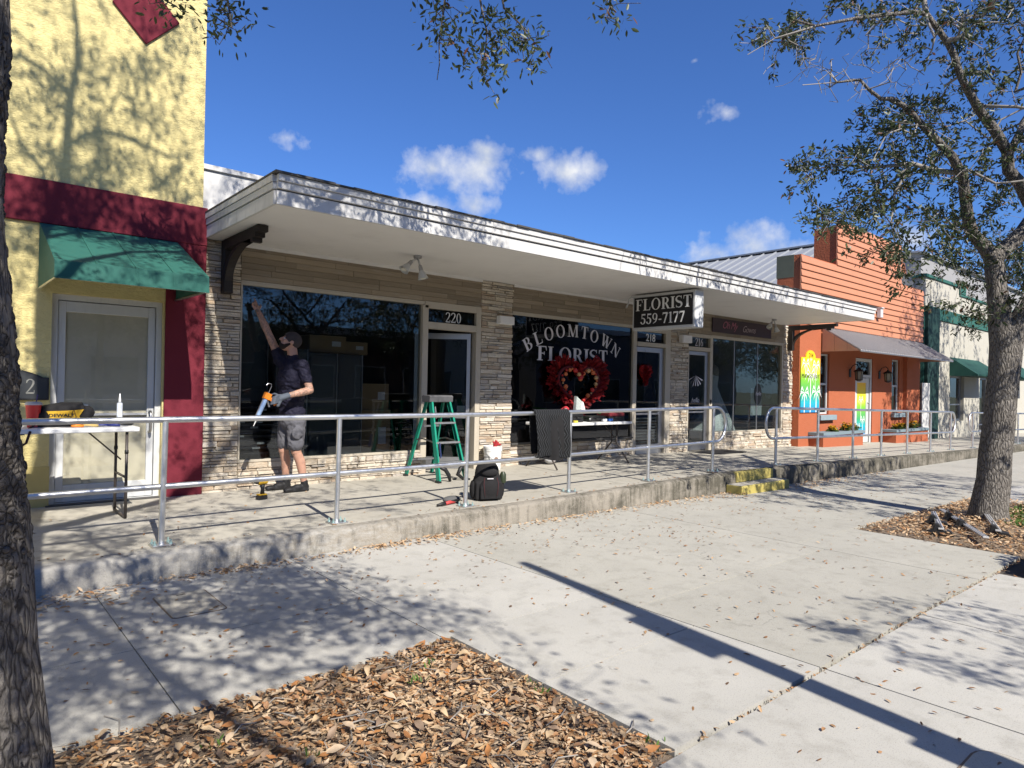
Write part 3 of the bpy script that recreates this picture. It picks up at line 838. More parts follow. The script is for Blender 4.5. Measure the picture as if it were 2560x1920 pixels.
# door 220
d220 = frame('door', [(5.525, 5.625, .19, 2.745), (6.535, 6.633, .19, 2.80), (5.56, 6.535, 2.70, 2.80), (5.625, 6.535, 2.395, 2.495)], -.03, .10)
tr = box('transom_pane', 5.625, 6.535, .03, .036, 2.495, 2.70, MT['glass_dark'], d220)
link('number', serif_mesh('number', '220', .155, MT['letter_white'], 1.05, .05), d220, (6.12, .024, 2.515))
hinge = Vector((6.50, .07, 0)); ang = R(140)
leaf = empty('leaf', (hinge.x, hinge.y, 0), R(180-40), parent=d220)
leaf_m = MB().box(.0, .055, -.02, .025, .22, 2.37).box(.835, .89, -.02, .025, .22, 2.37).box(.055, .835, -.02, .025, 2.28, 2.37).box(.055, .835, -.02, .025, .22, .40).box(.055, .835, -.035, .02, 1.02, 1.05).mesh('leaf_frame', MT['alu_dark'])
link('leaf_frame', leaf_m, leaf)
link('leaf_pane', MB().box(.055, .835, 0, .006, .40, 2.28).mesh('leaf_pane', MT['glass']), leaf)
link('notice', MB().box(.07, .20, -.008, -.004, 1.12, 1.22).mesh('notice', MT['letter']), leaf)
# window B
wb = frame('window', [(7.302, 10.50, 2.745, 2.80), (7.31, 10.47, .572, .59), (10.465, 10.575, .2, 2.745)], -.02, .09)
box('pane', 7.305, 10.465, .03, .036, .59, 2.745, MT['glass_dark'], wb)
box('sill', 7.30, 10.46, -.06, .0, .565, .60, MT['dark_edge'], wb, bevel=.004)
arc = [(7.688, 2.276, R(32)), (7.925, 2.39, R(24)), (8.185, 2.482, R(12)), (8.470, 2.545, R(7)), (8.792, 2.575, R(1)), (9.100, 2.562, R(-5)), (9.365, 2.512, R(-10)), (9.700, 2.432, R(-22)), (9.975, 2.282, R(-33))]
letters('BLOOMTOWN', .225, MT['letter'], wb, (0, .024, 0), 1.22, .06, arc)
letters('FLORIST', .25, MT['letter'], wb, (8.83, .0235, 2.01), 1.52, .06)
link('neon_open', font_mesh('neon_open', 'OPEN', .26, simple('unlit_neon_tube', (.07, .08, .08), .4), 0, 'CENTER', -.006), wb, (7.62, .14, 1.86))
# door 218
d218 = frame('door', [(10.585, 11.50, 2.70, 2.795), (11.50, 11.678, .2, 2.795), (10.58, 11.50, 2.40, 2.485)], -.03, .10)
box('transom_pane', 10.575, 11.50, .03, .036, 2.485, 2.70, MT['glass_dark'], d218)
link('number', font_mesh('number', '218', .215, MT['letter_white'], 0, 'CENTER', .004, .95), d218, (11.06, .024, 2.515))
lf = frame('leaf', [(10.585, 10.63, .22, 2.39), (11.37, 11.495, .22, 2.39), (10.63, 11.37, 2.29, 2.39), (10.63, 11.37, .22, .42), (10.63, 11.37, 1.02, 1.06)], .02, .065, d218, MT['alu_dark'])
box('leaf_pane', 10.63, 11.37, .04, .046, .42, 2.29, MT['glass'], lf)
box('kick_panel', 10.64, 11.36, .01, .019, .23, .41, MT['alu'], lf)
for i in range(9): box('reflection_bar', 10.635, 11.365, .075, .10, .45+i*.06, .475+i*.06, MT['interior_light'], lf)  # grey bars imitate horizontal reflected lines in the lower door glass
# door 216
d216 = frame('door', [(12.302, 13.14, 2.70, 2.775), (13.14, 13.245, .2, 2.775), (12.302, 13.14, 2.40, 2.485), (12.302, 12.34, .2, 2.40)], -.03, .10)
box('transom_pane', 12.303, 13.14, .03, .036, 2.485, 2.70, MT['glass'], d216)
link('number', serif_mesh('number', '216', .17, MT['letter'], 1.05, .06), d216, (12.78, .024, 2.51))
lf = frame('leaf', [(12.345, 12.39, .22, 2.39), (13.02, 13.135, .22, 2.39), (12.39, 13.02, 2.31, 2.39), (12.39, 13.02, .22, .36), (12.39, 13.02, 1.04, 1.075)], .02, .065, d216, MT['alu_dark'])
box('leaf_pane', 12.39, 13.02, .04, .046, .36, 2.31, MT['glass'], lf)
box('lock', 13.16, 13.20, -.05, -.03, 1.24, 1.33, MT['black'], d216)
link('script', font_mesh('script', 'hello', .15, MT['letter'], .35), lf, (12.68, .034, 1.27))
for i in range(7):
    a = R(-150+i*20)
    MB().add([(12.68, .0345, 1.86), (12.68+.30*math.cos(a)-.012, .0345, 1.86+.30*math.sin(a)*(.8+.05*(i % 3))), (12.68+.30*math.cos(a)+.025, .0345, 1.86+.3*math.sin(a)*(.8+.05*(i % 3))+.03)], [(0, 1, 2)]).build('decal_frond', MT['letter'], lf)
# window C
wc = frame('window', [(13.245, 16.468, 2.72, 2.78), (16.40, 16.468, .57, 2.72), (13.25, 16.40, .572, .60)], -.02, .09)
for a, b in ((13.247, 14.21), (14.225, 15.27), (15.285, 16.398)): box('pane', a, b, .03, .036, .6, 2.72, MT['glass'], wc)
for x in (14.2175, 15.2775): box('mullion', x-.011, x+.011, .022, .05, .6, 2.72, MT['alu_dark'], wc)
op = box('open_sticker', 13.30, 13.46, .022, .026, .62, 1.02, MT['sign_black'], wc)
for i, ch in enumerate('OPEN'): link('letter', font_mesh('letter', ch, .105, MT['letter_white']), op, (13.385, .019, .925-i*.093))
op2 = box('open_sticker', 13.36, 13.47, .022, .026, 1.05, 1.14, MT['sign_black'], wc)
link('letter', font_mesh('letter', 'P', .08, MT['letter_white']), op2, (13.415, .019, 1.065))
ov = MB().prism([(15.33+.17*math.cos(2*math.pi*k/28), 1.47+.255*math.sin(2*math.pi*k/28)) for k in range(28)], 'y', .023, .027).build('oval_decal', MT['sign_black'], wc)
link('script', font_mesh('script', 'hello', .13, MT['letter'], .3), ov, (15.33, .0195, 1.44))
box('notice', 15.03, 15.55, .05, .054, .95, 1.62, mat_paint('poster_paper', (.42, .47, .50), .3, .7, .5, (.1, .15, .22), False), wc)
box('notice', 15.72, 15.98, .05, .054, 1.36, 1.46, MT['interior_light'], wc)

# canopy: soffit, stepped fascia boards, drip edge, roof felt
cn = fl(MB().box(2.452, 16.43, -2.17, 0.0, 3.242, 3.50).build('canopy', MT['soffit']))
bl = 2.452
xb = [2.44, 5.05, 8.02, 10.98, 13.9, 16.47]
for a, b in zip(xb, xb[1:]):
    box('fascia_board', a+.0015, b-.0015, -2.20, -2.1705, 3.235, 3.372, MT['white_paint'], cn, bevel=.003)
    box('fascia_board', a+.0015, b-.0015, -2.225, -2.1705, 3.384, 3.452, MT['white_paint'], cn, bevel=.003)
    box('fascia_board', a+.0015, b-.0015, -2.245, -2.1705, 3.455, 3.520, MT['white_paint'], cn, bevel=.003)
box('groove', 2.446, 16.46, -2.185, -2.172, 3.371, 3.386, MT['dark_edge'], cn)
for x0, x1, y0 in ((2.412, 2.4515, -2.17), (16.4305, 16.470, -2.17)):
    box('end_board', x0+.01, x1, y0, 0, 3.236, 3.372, MT['white_paint'], cn, bevel=.003)
    box('end_board', x0, x1, y0, 0, 3.384, 3.452, MT['white_paint'], cn, bevel=.003)
    box('end_board', x0-.01, x1, y0, 0, 3.455, 3.52, MT['white_paint'], cn, bevel=.003)
m = MB(); nseg = 70
rd = random.Random(5)
for i in range(nseg):
    x0 = 2.40+14.08*i/nseg; x1 = 2.40+14.08*(i+1)/nseg
    m.box(x0, x1, -2.26-rd.uniform(0, .012), .0, 3.521, 3.532+rd.uniform(0, .012))
m.build('roof_edge', MT['dark_edge'], cn)
box('cove', 2.865, 6.63, -.05, -.016, 3.205, 3.2415, MT['soffit'], cn)
box('cove', 7.31, 11.67, -.05, -.016, 3.205, 3.2415, MT['soffit'], cn)
# roof parapet above the canopy
pp = fl(box('parapet', 2.40, 16.9, -.02, .3, 3.533, 4.06, MT['white_paint']))
box('coping', 2.39, 16.92, -.05, .33, 4.062, 4.125, MT['white_paint'], pp, bevel=.005)
fl(box('roof', 2.41, 16.9, .3, 10, 3.5, 3.98, MT['dark_edge']))

# brackets
def bracket(x):
    b = fl(MB().box(x-.055, x+.055, -.165, -.045, 2.60, 3.235).build('bracket', MT['black_wood'], bevel=.006))
    MB().prism([(-.165, 3.12), (-1.02, 3.12), (-1.02, 3.075), (-1.09, 3.075), (-1.09, 3.12), (-1.17, 3.12), (-1.17, 3.165), (-1.26, 3.165), (-1.26, 3.234), (-.165, 3.234)][::-1], 'x', x-.055, x+.055).build('arm', MT['black_wood'], b)
    pts = []
    for i in range(11):
        t = i/10; a = R(4+t*68)
        pts.append((-.165-.86*(1-math.cos(a)), 2.72+.43*math.sin(a)))
    outer = pts; inner = []
    for i in range(11):
        t = i/10; a = R(4+t*72)
        inner.append((-.165-.68*(1-math.cos(a)), 2.86+.28*math.sin(a)))
    MB().prism([(-.165, 2.70)]+outer+[(-.95, 3.12), (-.74, 3.12)]+inner[::-1]+[(-.165, 2.86)], 'x', x-.045, x+.045).build('brace', MT['black_wood'], b)
    return b
bracket(2.665); bracket(16.70)

# rooms behind the glass
def room(x0, x1, depth, mat, z0=.2):
    m = MB()
    m.box(x0, x1, depth, depth+.05, z0, 3.2).box(x0-.05, x0, .29, depth, z0, 3.2).box(x1, x1+.05, .29, depth, z0, 3.2).box(x0, x1, .29, depth, 3.15, 3.2).box(x0, x1, .29, depth, z0-.02, z0+.02)
    return fl(m.build('room', mat))
room(2.55, 6.95, 4.5, MT['interior']); room(7.05, 11.95, 4.0, MT['interior']); room(12.05, 16.85, 3.2, simple('pale_shop_interior', (.32, .33, .34), .9))

# things inside, seen through the glass
GP = simple('grey_cabinet', (.085, .092, .10), .4, .08, 4, .03)
CB = simple('cardboard', (.30, .20, .11), .85, .1, 8, .1)
for i, (x, w, z, y) in enumerate(((3.62, .46, 2.02, .75), (4.10, .44, 1.98, .75), (4.56, .42, 1.98, .8), (3.10, .48, 2.7, .95))):
    c = empty('storage_cabinet', (x, y, .2), label=['grey storage cabinet directly behind the worker inside the window', 'grey storage cabinet right of the worker under cardboard box', 'grey storage cabinet nearest middle of left shop window', 'tall dark cabinet inside window beneath raised hand'][i], cat='cabinet', group='cabinets inside the left shop window')
    link('carcass', MB().box(0, w, 0, .5, 0, z-.2).mesh('carcass', GP, bevel=.01), c)
    link('door_panel', MB().box(.02, w-.02, -.015, -.001, .05, (z-.2)*.48).mesh('door_panel', GP, bevel=.006), c)
    link('door_panel', MB().box(.02, w-.02, -.015, -.001, (z-.2)*.5, z-.24).mesh('door_panel', GP, bevel=.006), c)
    link('trim', MB().box(w-.012, w, -.02, -.001, 0, z-.2).mesh('trim', MT['alu_dark']), c)
for i, (x, y, z, w, h, lab) in enumerate(((4.15, .85, 1.99, .58, .25, 'cardboard box lying on top of grey cabinets inside window'), (4.62, .9, 1.985, .5, .19, 'small cardboard box beside larger one on grey cabinets'), (5.06, 1.0, .22, .55, .9, 'tall brown cardboard box on floor inside left shop window'), (5.1, 1.05, 1.12, .5, .42, 'brown cardboard box stacked on a tall box inside window'))):
    c = empty('cardboard_box', (x, y, z), label=lab, cat='box', group='boxes inside the left shop window')
    link('carton', MB().box(0, w, 0, .4, 0, h).mesh('carton', CB, bevel=.004), c)
    link('tape', MB().box(0, w, -.003, .403, h-.001, h+.003).mesh('tape', simple('tape', (.42, .33, .2), .4)), c)
    link('label', MB().box(w*.6, w*.85, -.004, -.001, h*.4, h*.7).mesh('label', MT['letter']), c)
sh = empty('shelf_rack', (2.92, .35, .56), label='dark shelf rack with small white tags inside window by the worker', cat='shelf')
link('rack_back', MB().box(0, .62, .3, .33, 0, .72).mesh('rack_back', MT['black']), sh)
for i in range(9):
    s_ = link('shelf_board', MB().box(0, .62, 0, .3, .03+i*.075, .05+i*.075).mesh('shelf_board', simple('dark_shelf', (.05, .045, .05), .5)), sh)
for i, (x, z) in enumerate(((.25, .10), (.31, .16), (.04, .26), (.22, .37), (.28, .44), (.33, .60), (.05, .44))):
    link('price_tag', MB().box(x, x+.1, -.006, -.001, z, z+.025).mesh('price_tag', MT['letter']), sh)
tub = empty('storage_tub', (7.55, .28, .93), label='white tub with blue lid inside florist window behind the rail', cat='tub')
link('tub_body', MB().box(-.1, .1, -.08, .08, 0, .07).mesh('tub_body', MT['letter_white'], bevel=.01), tub)
link('lid', MB().prism([(-.12, .07), (.12, .07), (.115, .13), (.03, .15), (-.06, .12)], 'y', -.09, .09).mesh('lid', simple('blue_plastic', (.02, .14, .62), .4), bevel=.008), tub)
dsh = empty('display_ledge', (7.34, .2, .6), label='black display ledge inside the florist window holding a white tub', cat='ledge')
link('ledge_top', MB().box(0, .55, 0, .5, .28, .33).mesh('ledge_top', MT['black'], bevel=.005), dsh)
link('ledge_side', MB().box(0, .03, .02, .5, 0, .28).mesh('ledge_side', MT['black']), dsh)
link('ledge_side', MB().box(.52, .55, .02, .5, 0, .28).mesh('ledge_side', MT['black']), dsh)
# gown on a form in window C
gw = empty('bridal_gown', (14.22, .60, .6), label='white full-skirted gown on a dress form inside right shop window', cat='gown')
m = MB(); nn = 36; prof = [(.62, 0), (.56, .16), (.46, .38), (.34, .62), (.22, .86), (.145, 1.02), (.15, 1.10), (.17, 1.22), (.16, 1.32)]
for r_, h in prof:
    for k in range(nn):
        a = 2*math.pi*k/nn; rr = r_*(1+.07*math.sin(a*9)*max(0, 1-h/.95)+.03*math.sin(a*4+1)); 
        m.v.append((rr*math.cos(a)*1.05, rr*math.sin(a)*.78, h))
for i in range(len(prof)-1):
    for k in range(nn): m.f.append((i*nn+k, i*nn+(k+1) % nn, (i+1)*nn+(k+1) % nn, (i+1)*nn+k))
link('dress', m.mesh('dress', simple('white_satin', (.74, .76, .75), .35, .06, 5, .1), True), gw)
link('dress_form', MB().lathe([(.12, 1.25), (.16, 1.38), (.13, 1.5), (.05, 1.56), (.045, 1.64), (.0, 1.66)], n=18).mesh('dress_form', simple('form_linen', (.35, .31, .26), .8), True), gw)
lb = empty('display_plinth', (13.8, .1, .2), label='low pale display plinth under the gown inside right window', cat='plinth')
link('plinth_block', MB().box(-.52, 1.3, .0, 1.2, 0, .4).mesh('plinth_block', MT['interior_light'], bevel=.01), lb)

# ------------------------------------------------------------------ signs and lights
sg = empty('hanging_sign', (9.62, -1.41, 2.9), label='black FLORIST 559-7177 box sign hanging under the white canopy', cat='sign')
link('cabinet', MB().box(-.11, .14, -.655, .655, -.315, .315).mesh('cabinet', MT['white_alu'], bevel=.01), sg)
link('face_panel', MB().box(-.118, -.1105, -.615, .615, -.265, .265).mesh('face_panel', MT['sign_black']), sg)
link('face_panel', MB().box(.1405, .148, -.615, .615, -.265, .265).mesh('face_panel', MT['sign_black']), sg)
def yz(me, sgn=1): me.transform(Matrix.Rotation(R(-90*sgn), 4, 'Z')); return me
letters('FLORIST', .20, MT['letter_white'], sg, (-.121, -.01, .03), 1.22, .05, None, True)
letters('559-7177', .185, MT['letter_white'], sg, (-.121, .0, -.215), 1.12, .05, None, True)
for y in (-.45, .45): link('hanger', MB().box(-.02, .03, y-.03, y+.03, .315, .342).mesh('hanger', MT['alu_dark']), sg)
link('conduit', MB().tube([(-.06, .6, .30), (-.07, .72, .30), (-.07, .78, .27), (-.06, .80, .20), (-.06, .84, .12)], .014, 7).mesh('conduit', MT['white_alu'], True), sg)
om = empty('fascia_sign', (14.48, -.03, 3.015), label='dark Oh My Gowns sign board above the right shop window', cat='sign')
link('board', MB().box(-1.3, 1.3, -.02, 0, -.16, .16).mesh('board', simple('plum_board', (.03, .015, .024), .5, .4, 1.5, .02), bevel=.004), om)
link('script', font_mesh('script', 'Oh My', .24, simple('pink_script', (.42, .12, .18), .5), .45, 'LEFT', -.003, .9), om, (-.92, -.0225, -.055))
link('script', font_mesh('script', 'Gowns', .22, simple('pale_script', (.42, .33, .34), .5), .45, 'LEFT', -.003, .9), om, (-.06, -.0225, -.085))
def flood(x, y, label, flip=1):
    f = empty('floodlight', (x, y, 3.241), label=label, cat='lamp', group='twin floodlights under the canopy')
    link('mount', MB().lathe([(.055, 0), (.055, -.03), (.03, -.04)], n=16).mesh('mount', MT['alu_dark'], 'auto'), f)
    for (dx, dy, dz) in ((-.17*flip, .02, -.10), (.05*flip, -.02, -.16)):
        d = Vector((dx, dy, dz)).normalized(); L = .10
        link('arm', MB().tube([(0, 0, -.03), tuple(d*L+Vector((0, 0, -.03)))], .012, 8).mesh('arm', MT['steel'], True), f)
        p = d*L+Vector((0, 0, -.03)); dd = Vector((d.x*.9, d.y*.9-.1, -abs(d.z)-.35)).normalized()
        link('lamp_holder', MB().tube([tuple(p), tuple(p+dd*.07)], [.024, .03], 10).mesh('lamp_holder', MT['alu_dark'], 'auto'), f)
        q = p+dd*.07
        link('reflector', MB().tube([tuple(q), tuple(q+dd*.05), tuple(q+dd*.11)], [.03, .05, .07], 14, caps=False).mesh('reflector', MT['white_alu'], True), f)
        link('bulb', MB().sphere(q+dd*.085, .05, 12, 8, (1, 1, .6)).mesh('bulb', simple('frosted_glass', (.62, .60, .52), .3), True), f)
flood(4.81, -.97, 'twin floodlight under white canopy above the left shop window')
flood(14.93, -.57, 'twin floodlight under white canopy near Oh My Gowns sign')
for x0, x1, z0, z1, lab in ((6.93, 7.24, 2.555, 2.69, 'pale box mounted on stone pier left of florist window'), (11.93, 12.27, 2.54, 2.70, 'pale box mounted on stone pier between doors 218 and 216')):
    jb = empty('wall_box', ((x0+x1)/2, -.04, (z0+z1)/2), label=lab, cat='wall box', group='pale boxes on the stone piers')
    w, h = (x1-x0)/2, (z1-z0)/2
    link('housing', MB().box(-w, w, -.10, 0, -h, h).mesh('housing', MT['soffit'], bevel=.008), jb)
    link('cover', MB().box(-w*.93, w*.93, -.112, -.101, -h*.9, h*.9).mesh('cover', MT['soffit'], bevel=.004), jb)

# ------------------------------------------------------------------ heart wreaths
def heart_pt(t): # unit heart, t 0..1
    a = 2*math.pi*t
    return (16*math.sin(a)**3/17, (13*math.cos(a)-5*math.cos(2*a)-2*math.cos(3*a)-math.cos(4*a)+2.5)/17)
hw = empty('heart_wreath', (8.88, -.03, 1.53), label='large red heart wreath of tulle and baubles on florist window', cat='wreath')
TUL = mat_leaf('red_tulle', [(0, (.13, .004, .008)), (.6, (.30, .010, .016)), (1, (.46, .03, .03))], .45, .6)
rd = random.Random(3)
vs_, fs_, ti = [], [], []
for i in range(1500):
    t = rd.random(); x, z = heart_pt(t); k = .60
    base = Vector((x*k, 0, z*k*.80)); out = Vector((x+rd.gauss(0, .22), rd.gauss(-.25, .25), z+.05+rd.gauss(0, .22))).normalized()
    L = rd.uniform(.09, .23)*(1.15 if abs(x) > .5 else .8); side = out.cross(Vector((rd.gauss(0, 1), rd.gauss(0, 1), rd.gauss(0, 1)))).normalized()*rd.uniform(.012, .035)
    base = base-out*.02; b = len(vs_)
    vs_ += [base, base+out*L+side, base+out*L*1.05-side]; fs_.append((b, b+1, b+2)); ti += [rd.random()]*3
me = bpy.data.meshes.new('tulle'); me.from_pydata([tuple(p) for p in vs_], [], fs_); me.materials.append(TUL)
at = me.attributes.new('tint', 'FLOAT', 'POINT'); at.data.foreach_set('value', ti); link('tulle', me, hw)
ring_pts = [(heart_pt(i/64)[0]*.56, -.03, heart_pt(i/64)[1]*.56*.80) for i in range(65)]
link('ring', MB().tube(ring_pts, .03, 8, caps=False).mesh('ring', simple('wreath_base', (.12, .01, .015), .8), True), hw)
BM = [simple('red_bauble', (.50, .03, .025), .25, .05, 4, 0), simple('copper_bauble', (.62, .16, .05), .28, .05, 4, 0), simple('gold_bauble', (.55, .34, .16), .3, .05, 4, 0, metal=.3)]
bme = [MB().sphere((0, 0, 0), 1, 14, 9).mesh('bauble', m_, True) for m_ in BM]
for i in range(46):
    t = (i+.5)/46; x, z = heart_pt(t); big = i % 2 == 0
    r_ = rd.uniform(.034, .046) if big else rd.uniform(.016, .026)
    k = .455+rd.uniform(-.02, .02)+(0 if big else .03)
    link('bauble', bme[(0 if rd.random() < .55 else 1 if rd.random() < .75 else 2)], hw, (x*k, -.07, z*k*.84), None, (r_, r_, r_))
hw2 = empty('heart_wreath', (10.87, -.0, 1.83), label='small dark red fluffy heart hanging on the door numbered 218', cat='wreath')
vs_, fs_, ti = [], [], []
for i in range(1300):
    t = rd.random(); x, z = heart_pt(t); k = rd.uniform(.03, .20)
    base = Vector((x*k, 0, z*k*1.18)); out = Vector((rd.gauss(0, 1), -abs(rd.gauss(0, 1)), rd.gauss(0, 1))).normalized()
    side = out.orthogonal().normalized()*.012; L = rd.uniform(.03, .07); b = len(vs_)
    vs_ += [base, base+out*L+side, base+out*L-side]; fs_.append((b, b+1, b+2)); ti += [rd.random()*.8]*3
me = bpy.data.meshes.new('fluff'); me.from_pydata([tuple(p) for p in vs_], [], fs_); me.materials.append(TUL)
at = me.attributes.new('tint', 'FLOAT', 'POINT'); at.data.foreach_set('value', ti); link('fluff', me, hw2)
hp = [(heart_pt(i/40)[0]*.19, heart_pt(i/40)[1]*.19*1.18) for i in range(40)]
link('heart_pad', MB().prism(hp, 'y', -.02, .015).mesh('heart_pad', BM[0]), hw2)
link('hanging_loop', MB().tube([(0, .0, .2), (0, .01, .5)], .003, 5).mesh('hanging_loop', MT['black']), hw2)
mt = empty('door_mat', (12.9, -.42, pz(12.9)+.001), label='black rectangular door mat in front of door 216', cat='mat')
link('mat_sheet', MB().box(-.62, .62, -.32, .32, .001, .014).mesh('mat_sheet', MT['black_fabric'], bevel=.004), mt)
# ------------------------------------------------------------------ orange building
ob = empty('orange_building', (16.95, -.2, .1), label='orange storefront with stepped false front siding and metal awning', cat='building')
ob_inv = Matrix.Translation(ob.location).inverted()
def ol(o): o.parent = ob; o.matrix_parent_inverse = ob_inv; return o
OR = MT['orange']
ol(box('pilaster', 16.965, 18.16, -.2, .3, -.1, 3.32, OR))
ol(box('pilaster', 24.45, 25.62, -.2, .3, -.35, 3.32, OR))
for x0, x1, z0, z1 in ((18.16, 18.30, -.1, 3.32), (18.96, 20.70, -.1, 3.32), (18.30, 18.96, -.1, .93), (18.30, 18.96, 2.62, 3.32), (20.70, 21.95, 2.60, 3.32), (21.95, 23.48, -.2, 3.32), (24.12, 24.45, -.2, 3.32), (23.48, 24.12, -.2, .93), (23.48, 24.12, 2.66, 3.32)):
    ol(box('wall', x0, x1, -.08, .3, z0, z1, OR))
# stepped false front: boards over a backing
def ffront(x0, x1, z0, z1): return ol(box('false_front', x0, x1, -.16, .02, z0, z1, OR))
ffront(17.02, 25.84, 3.33, 5.13); ffront(19.10, 23.80, 5.13, 6.24)
ol(box('parapet_return', 17.02, 17.20, .02, .48, 3.33, 4.55, OR)); ol(box('parapet_return', 17.015, 17.205, .02, .5, 4.55, 5.14, simple('olive_flashing', (.12, .125, .085), .6)))
ol(box('parapet_return', 19.10, 19.30, .02, .48, 5.13, 6.22, OR))
ol(box('parapet_return', 25.60, 25.84, .02, .48, 3.33, 5.12, OR))
z = 3.33; i = 0; rd = random.Random(9)
while z < 6.24:
    h = .1775 if z < 5.1 else .182
    x0, x1 = (16.99, 25.86) if z+h < 5.19 else (19.07, 23.83)
    cuts = [x0]+([x0+rd.uniform(2.2, 6)] if rd.random() < .6 else [])+[x1]
    for a, b in zip(cuts, cuts[1:]):
        m = MB().prism([(-.1605, z+.001), (-.215, z+.001), (-.217, z+.012), (-.185, z+h-.004), (-.1605, z+h-.004)], 'x', a+.0015, b-.0015)
        ol(m.build('siding_board', MT['orange_board']))
    z += h; i += 1
def small_window(x0, x1, z0, z1):
    w = ol(MB().box(x0, x0+.05, -.03, .05, z0, z1).box(x1-.05, x1, -.03, .05, z0, z1).box(x0+.05, x1-.05, -.03, .05, z1-.05, z1).box(x0+.05, x1-.05, -.03, .05, z0, z0+.05).box(x0+.05, x1-.05, -.025, .04, (z0+z1)/2-.03, (z0+z1)/2+.03).build('window', MT['white_alu'], bevel=.004))
    box('pane', x0+.05, x1-.05, .0, .006, z0+.05, (z0+z1)/2-.03, MT['glass_dark'], w)
    box('pane', x0+.05, x1-.05, .02, .026, (z0+z1)/2+.03, z1-.05, MT['glass_dark'], w)
    box('sill', x0-.06, x1+.28, -.20, -.081, z0-.16, z0-.02, simple('pale_blue_sill', (.22, .28, .31), .7), w, bevel=.006)
    box('blind', x0, x1, .1, .11, z0, z1, simple('grey_blind', (.18, .19, .19), .8), w)
small_window(18.31, 18.95, .94, 2.61); small_window(23.49, 24.11, .94, 2.65)
d = ol(MB().box(20.72, 20.80, -.06, .06, .02, 2.59).box(21.83, 21.93, -.06, .06, -.02, 2.59).box(20.80, 21.83, -.06, .06, 2.50, 2.59).box(20.80, 21.83, -.06, .06, 2.02, 2.10).build('door', MT['white_alu'], bevel=.004))
MB().box(20.82, 20.95, -.03, .02, .05, 2.0).box(21.62, 21.80, -.03, .02, .05, 2.0).box(20.95, 21.62, -.03, .02, 1.86, 2.0).box(20.95, 21.62, -.03, .02, .05, .30).build('leaf', MT['white_paint'], d, bevel=.004)
def mat_tropic(name):
    t = NT(name); sep = t.n.new('ShaderNodeSeparateXYZ'); t.l.new(t.tc.outputs['Generated'], sep.inputs[0])
    c = t.ramp(sep.outputs['Z'], [(0, (.02, .22, .50)), (.16, (.02, .38, .45)), (.30, (.05, .34, .12)), (.52, (.18, .48, .04)), (.68, (.62, .66, .04)), (.85, (.80, .56, .02)), (1, (.85, .46, .02))])
    t.pbr(c, .5, 0, None, .4); return t.m
TROP = mat_tropic('tropical_print')
box('leaf_print', 20.951, 21.619, -.012, -.006, .301, 1.859, TROP, d)
box('transom_pane', 20.80, 21.83, -.01, -.004, 2.10, 2.50, MT['glass_dark'], d)
MB().tube([(21.70, -.03, 1.25), (21.70, -.08, 1.22), (21.70, -.08, 1.02), (21.70, -.03, 1.0)], .012, 6).build('handle', MT['black'], d)
def palm(parent, x, z0, z1, s, y, n=7):
    m = MB(); m.v += [(x-.018*s, y, z0), (x+.018*s, y, z0), (x+.012*s, y, z1), (x-.012*s, y, z1)]; m.f.append((0, 1, 2, 3))
    for i in range(n):
        a = R(-60+300*i/(n-1)); L = .26*s; b = len(m.v)
        ex, ez = x+L*math.cos(a), z1+L*.55*math.sin(a)-.10*s*abs(math.cos(a))
        mx, mz = x+L*.6*math.cos(a), z1+L*.55*math.sin(a)*.9+.03*s
        e = -.0002*(i+1)
        m.v += [(x, y+e, z1-.012), (mx, y+e, mz-.03*s), (ex, y+e, ez-.02), (mx, y+e, mz+.03*s)]; m.f.append((b, b+1, b+2, b+3))
    me = bpy.data.meshes.new('palm_print'); me.from_pydata(m.v, [], m.f); me.materials.append(MT['letter_white']); link('palm_print', me, parent)
for x, z0, z1, s in ((21.1, .31, .55, .7), (21.42, .31, .75, .8), (21.28, .7, 1.35, .8)): palm(d, x, z0, z1, s, -.014)
# metal awning
awn = ol(MB().prism([(-.221, 3.30), (-1.22, 2.665), (-1.22, 2.645), (-.221, 3.275)], 'x', 18.19, 25.50).build('metal_awning', MT['metal_awning']))
for i in range(46):
    x = 18.20+i*(25.49-18.20)/45
    MB().prism([(-.23, 3.302), (-1.225, 2.668), (-1.225, 2.69), (-.23, 3.322)], 'x', x-.016, x+.016).build('rib', MT['metal_awning'], awn)
for x in (18.19, 25.49):
    for j in range(3):
        ya, yb_ = -.222-(.33*j), -.222-(.33*(j+1)); za, zb = 3.27-.63*(.33*j), 3.27-.63*(.33*(j+1))
        MB().prism([(ya-.004, 2.645), (ya-.004, za), (yb_+.004, zb), (yb_+.004, 2.645)], 'x', x-.006, x+.006).build('end_panel', simple('tan_panel', (.34, .19, .13), .5, metal=.2) if 'tan_panel' not in bpy.data.materials else bpy.data.materials['tan_panel'], awn)
MB().tube([(18.2, -1.21, 2.64), (25.5, -1.21, 2.64)], .02, 6).build('front_rail', MT['steel'], awn)
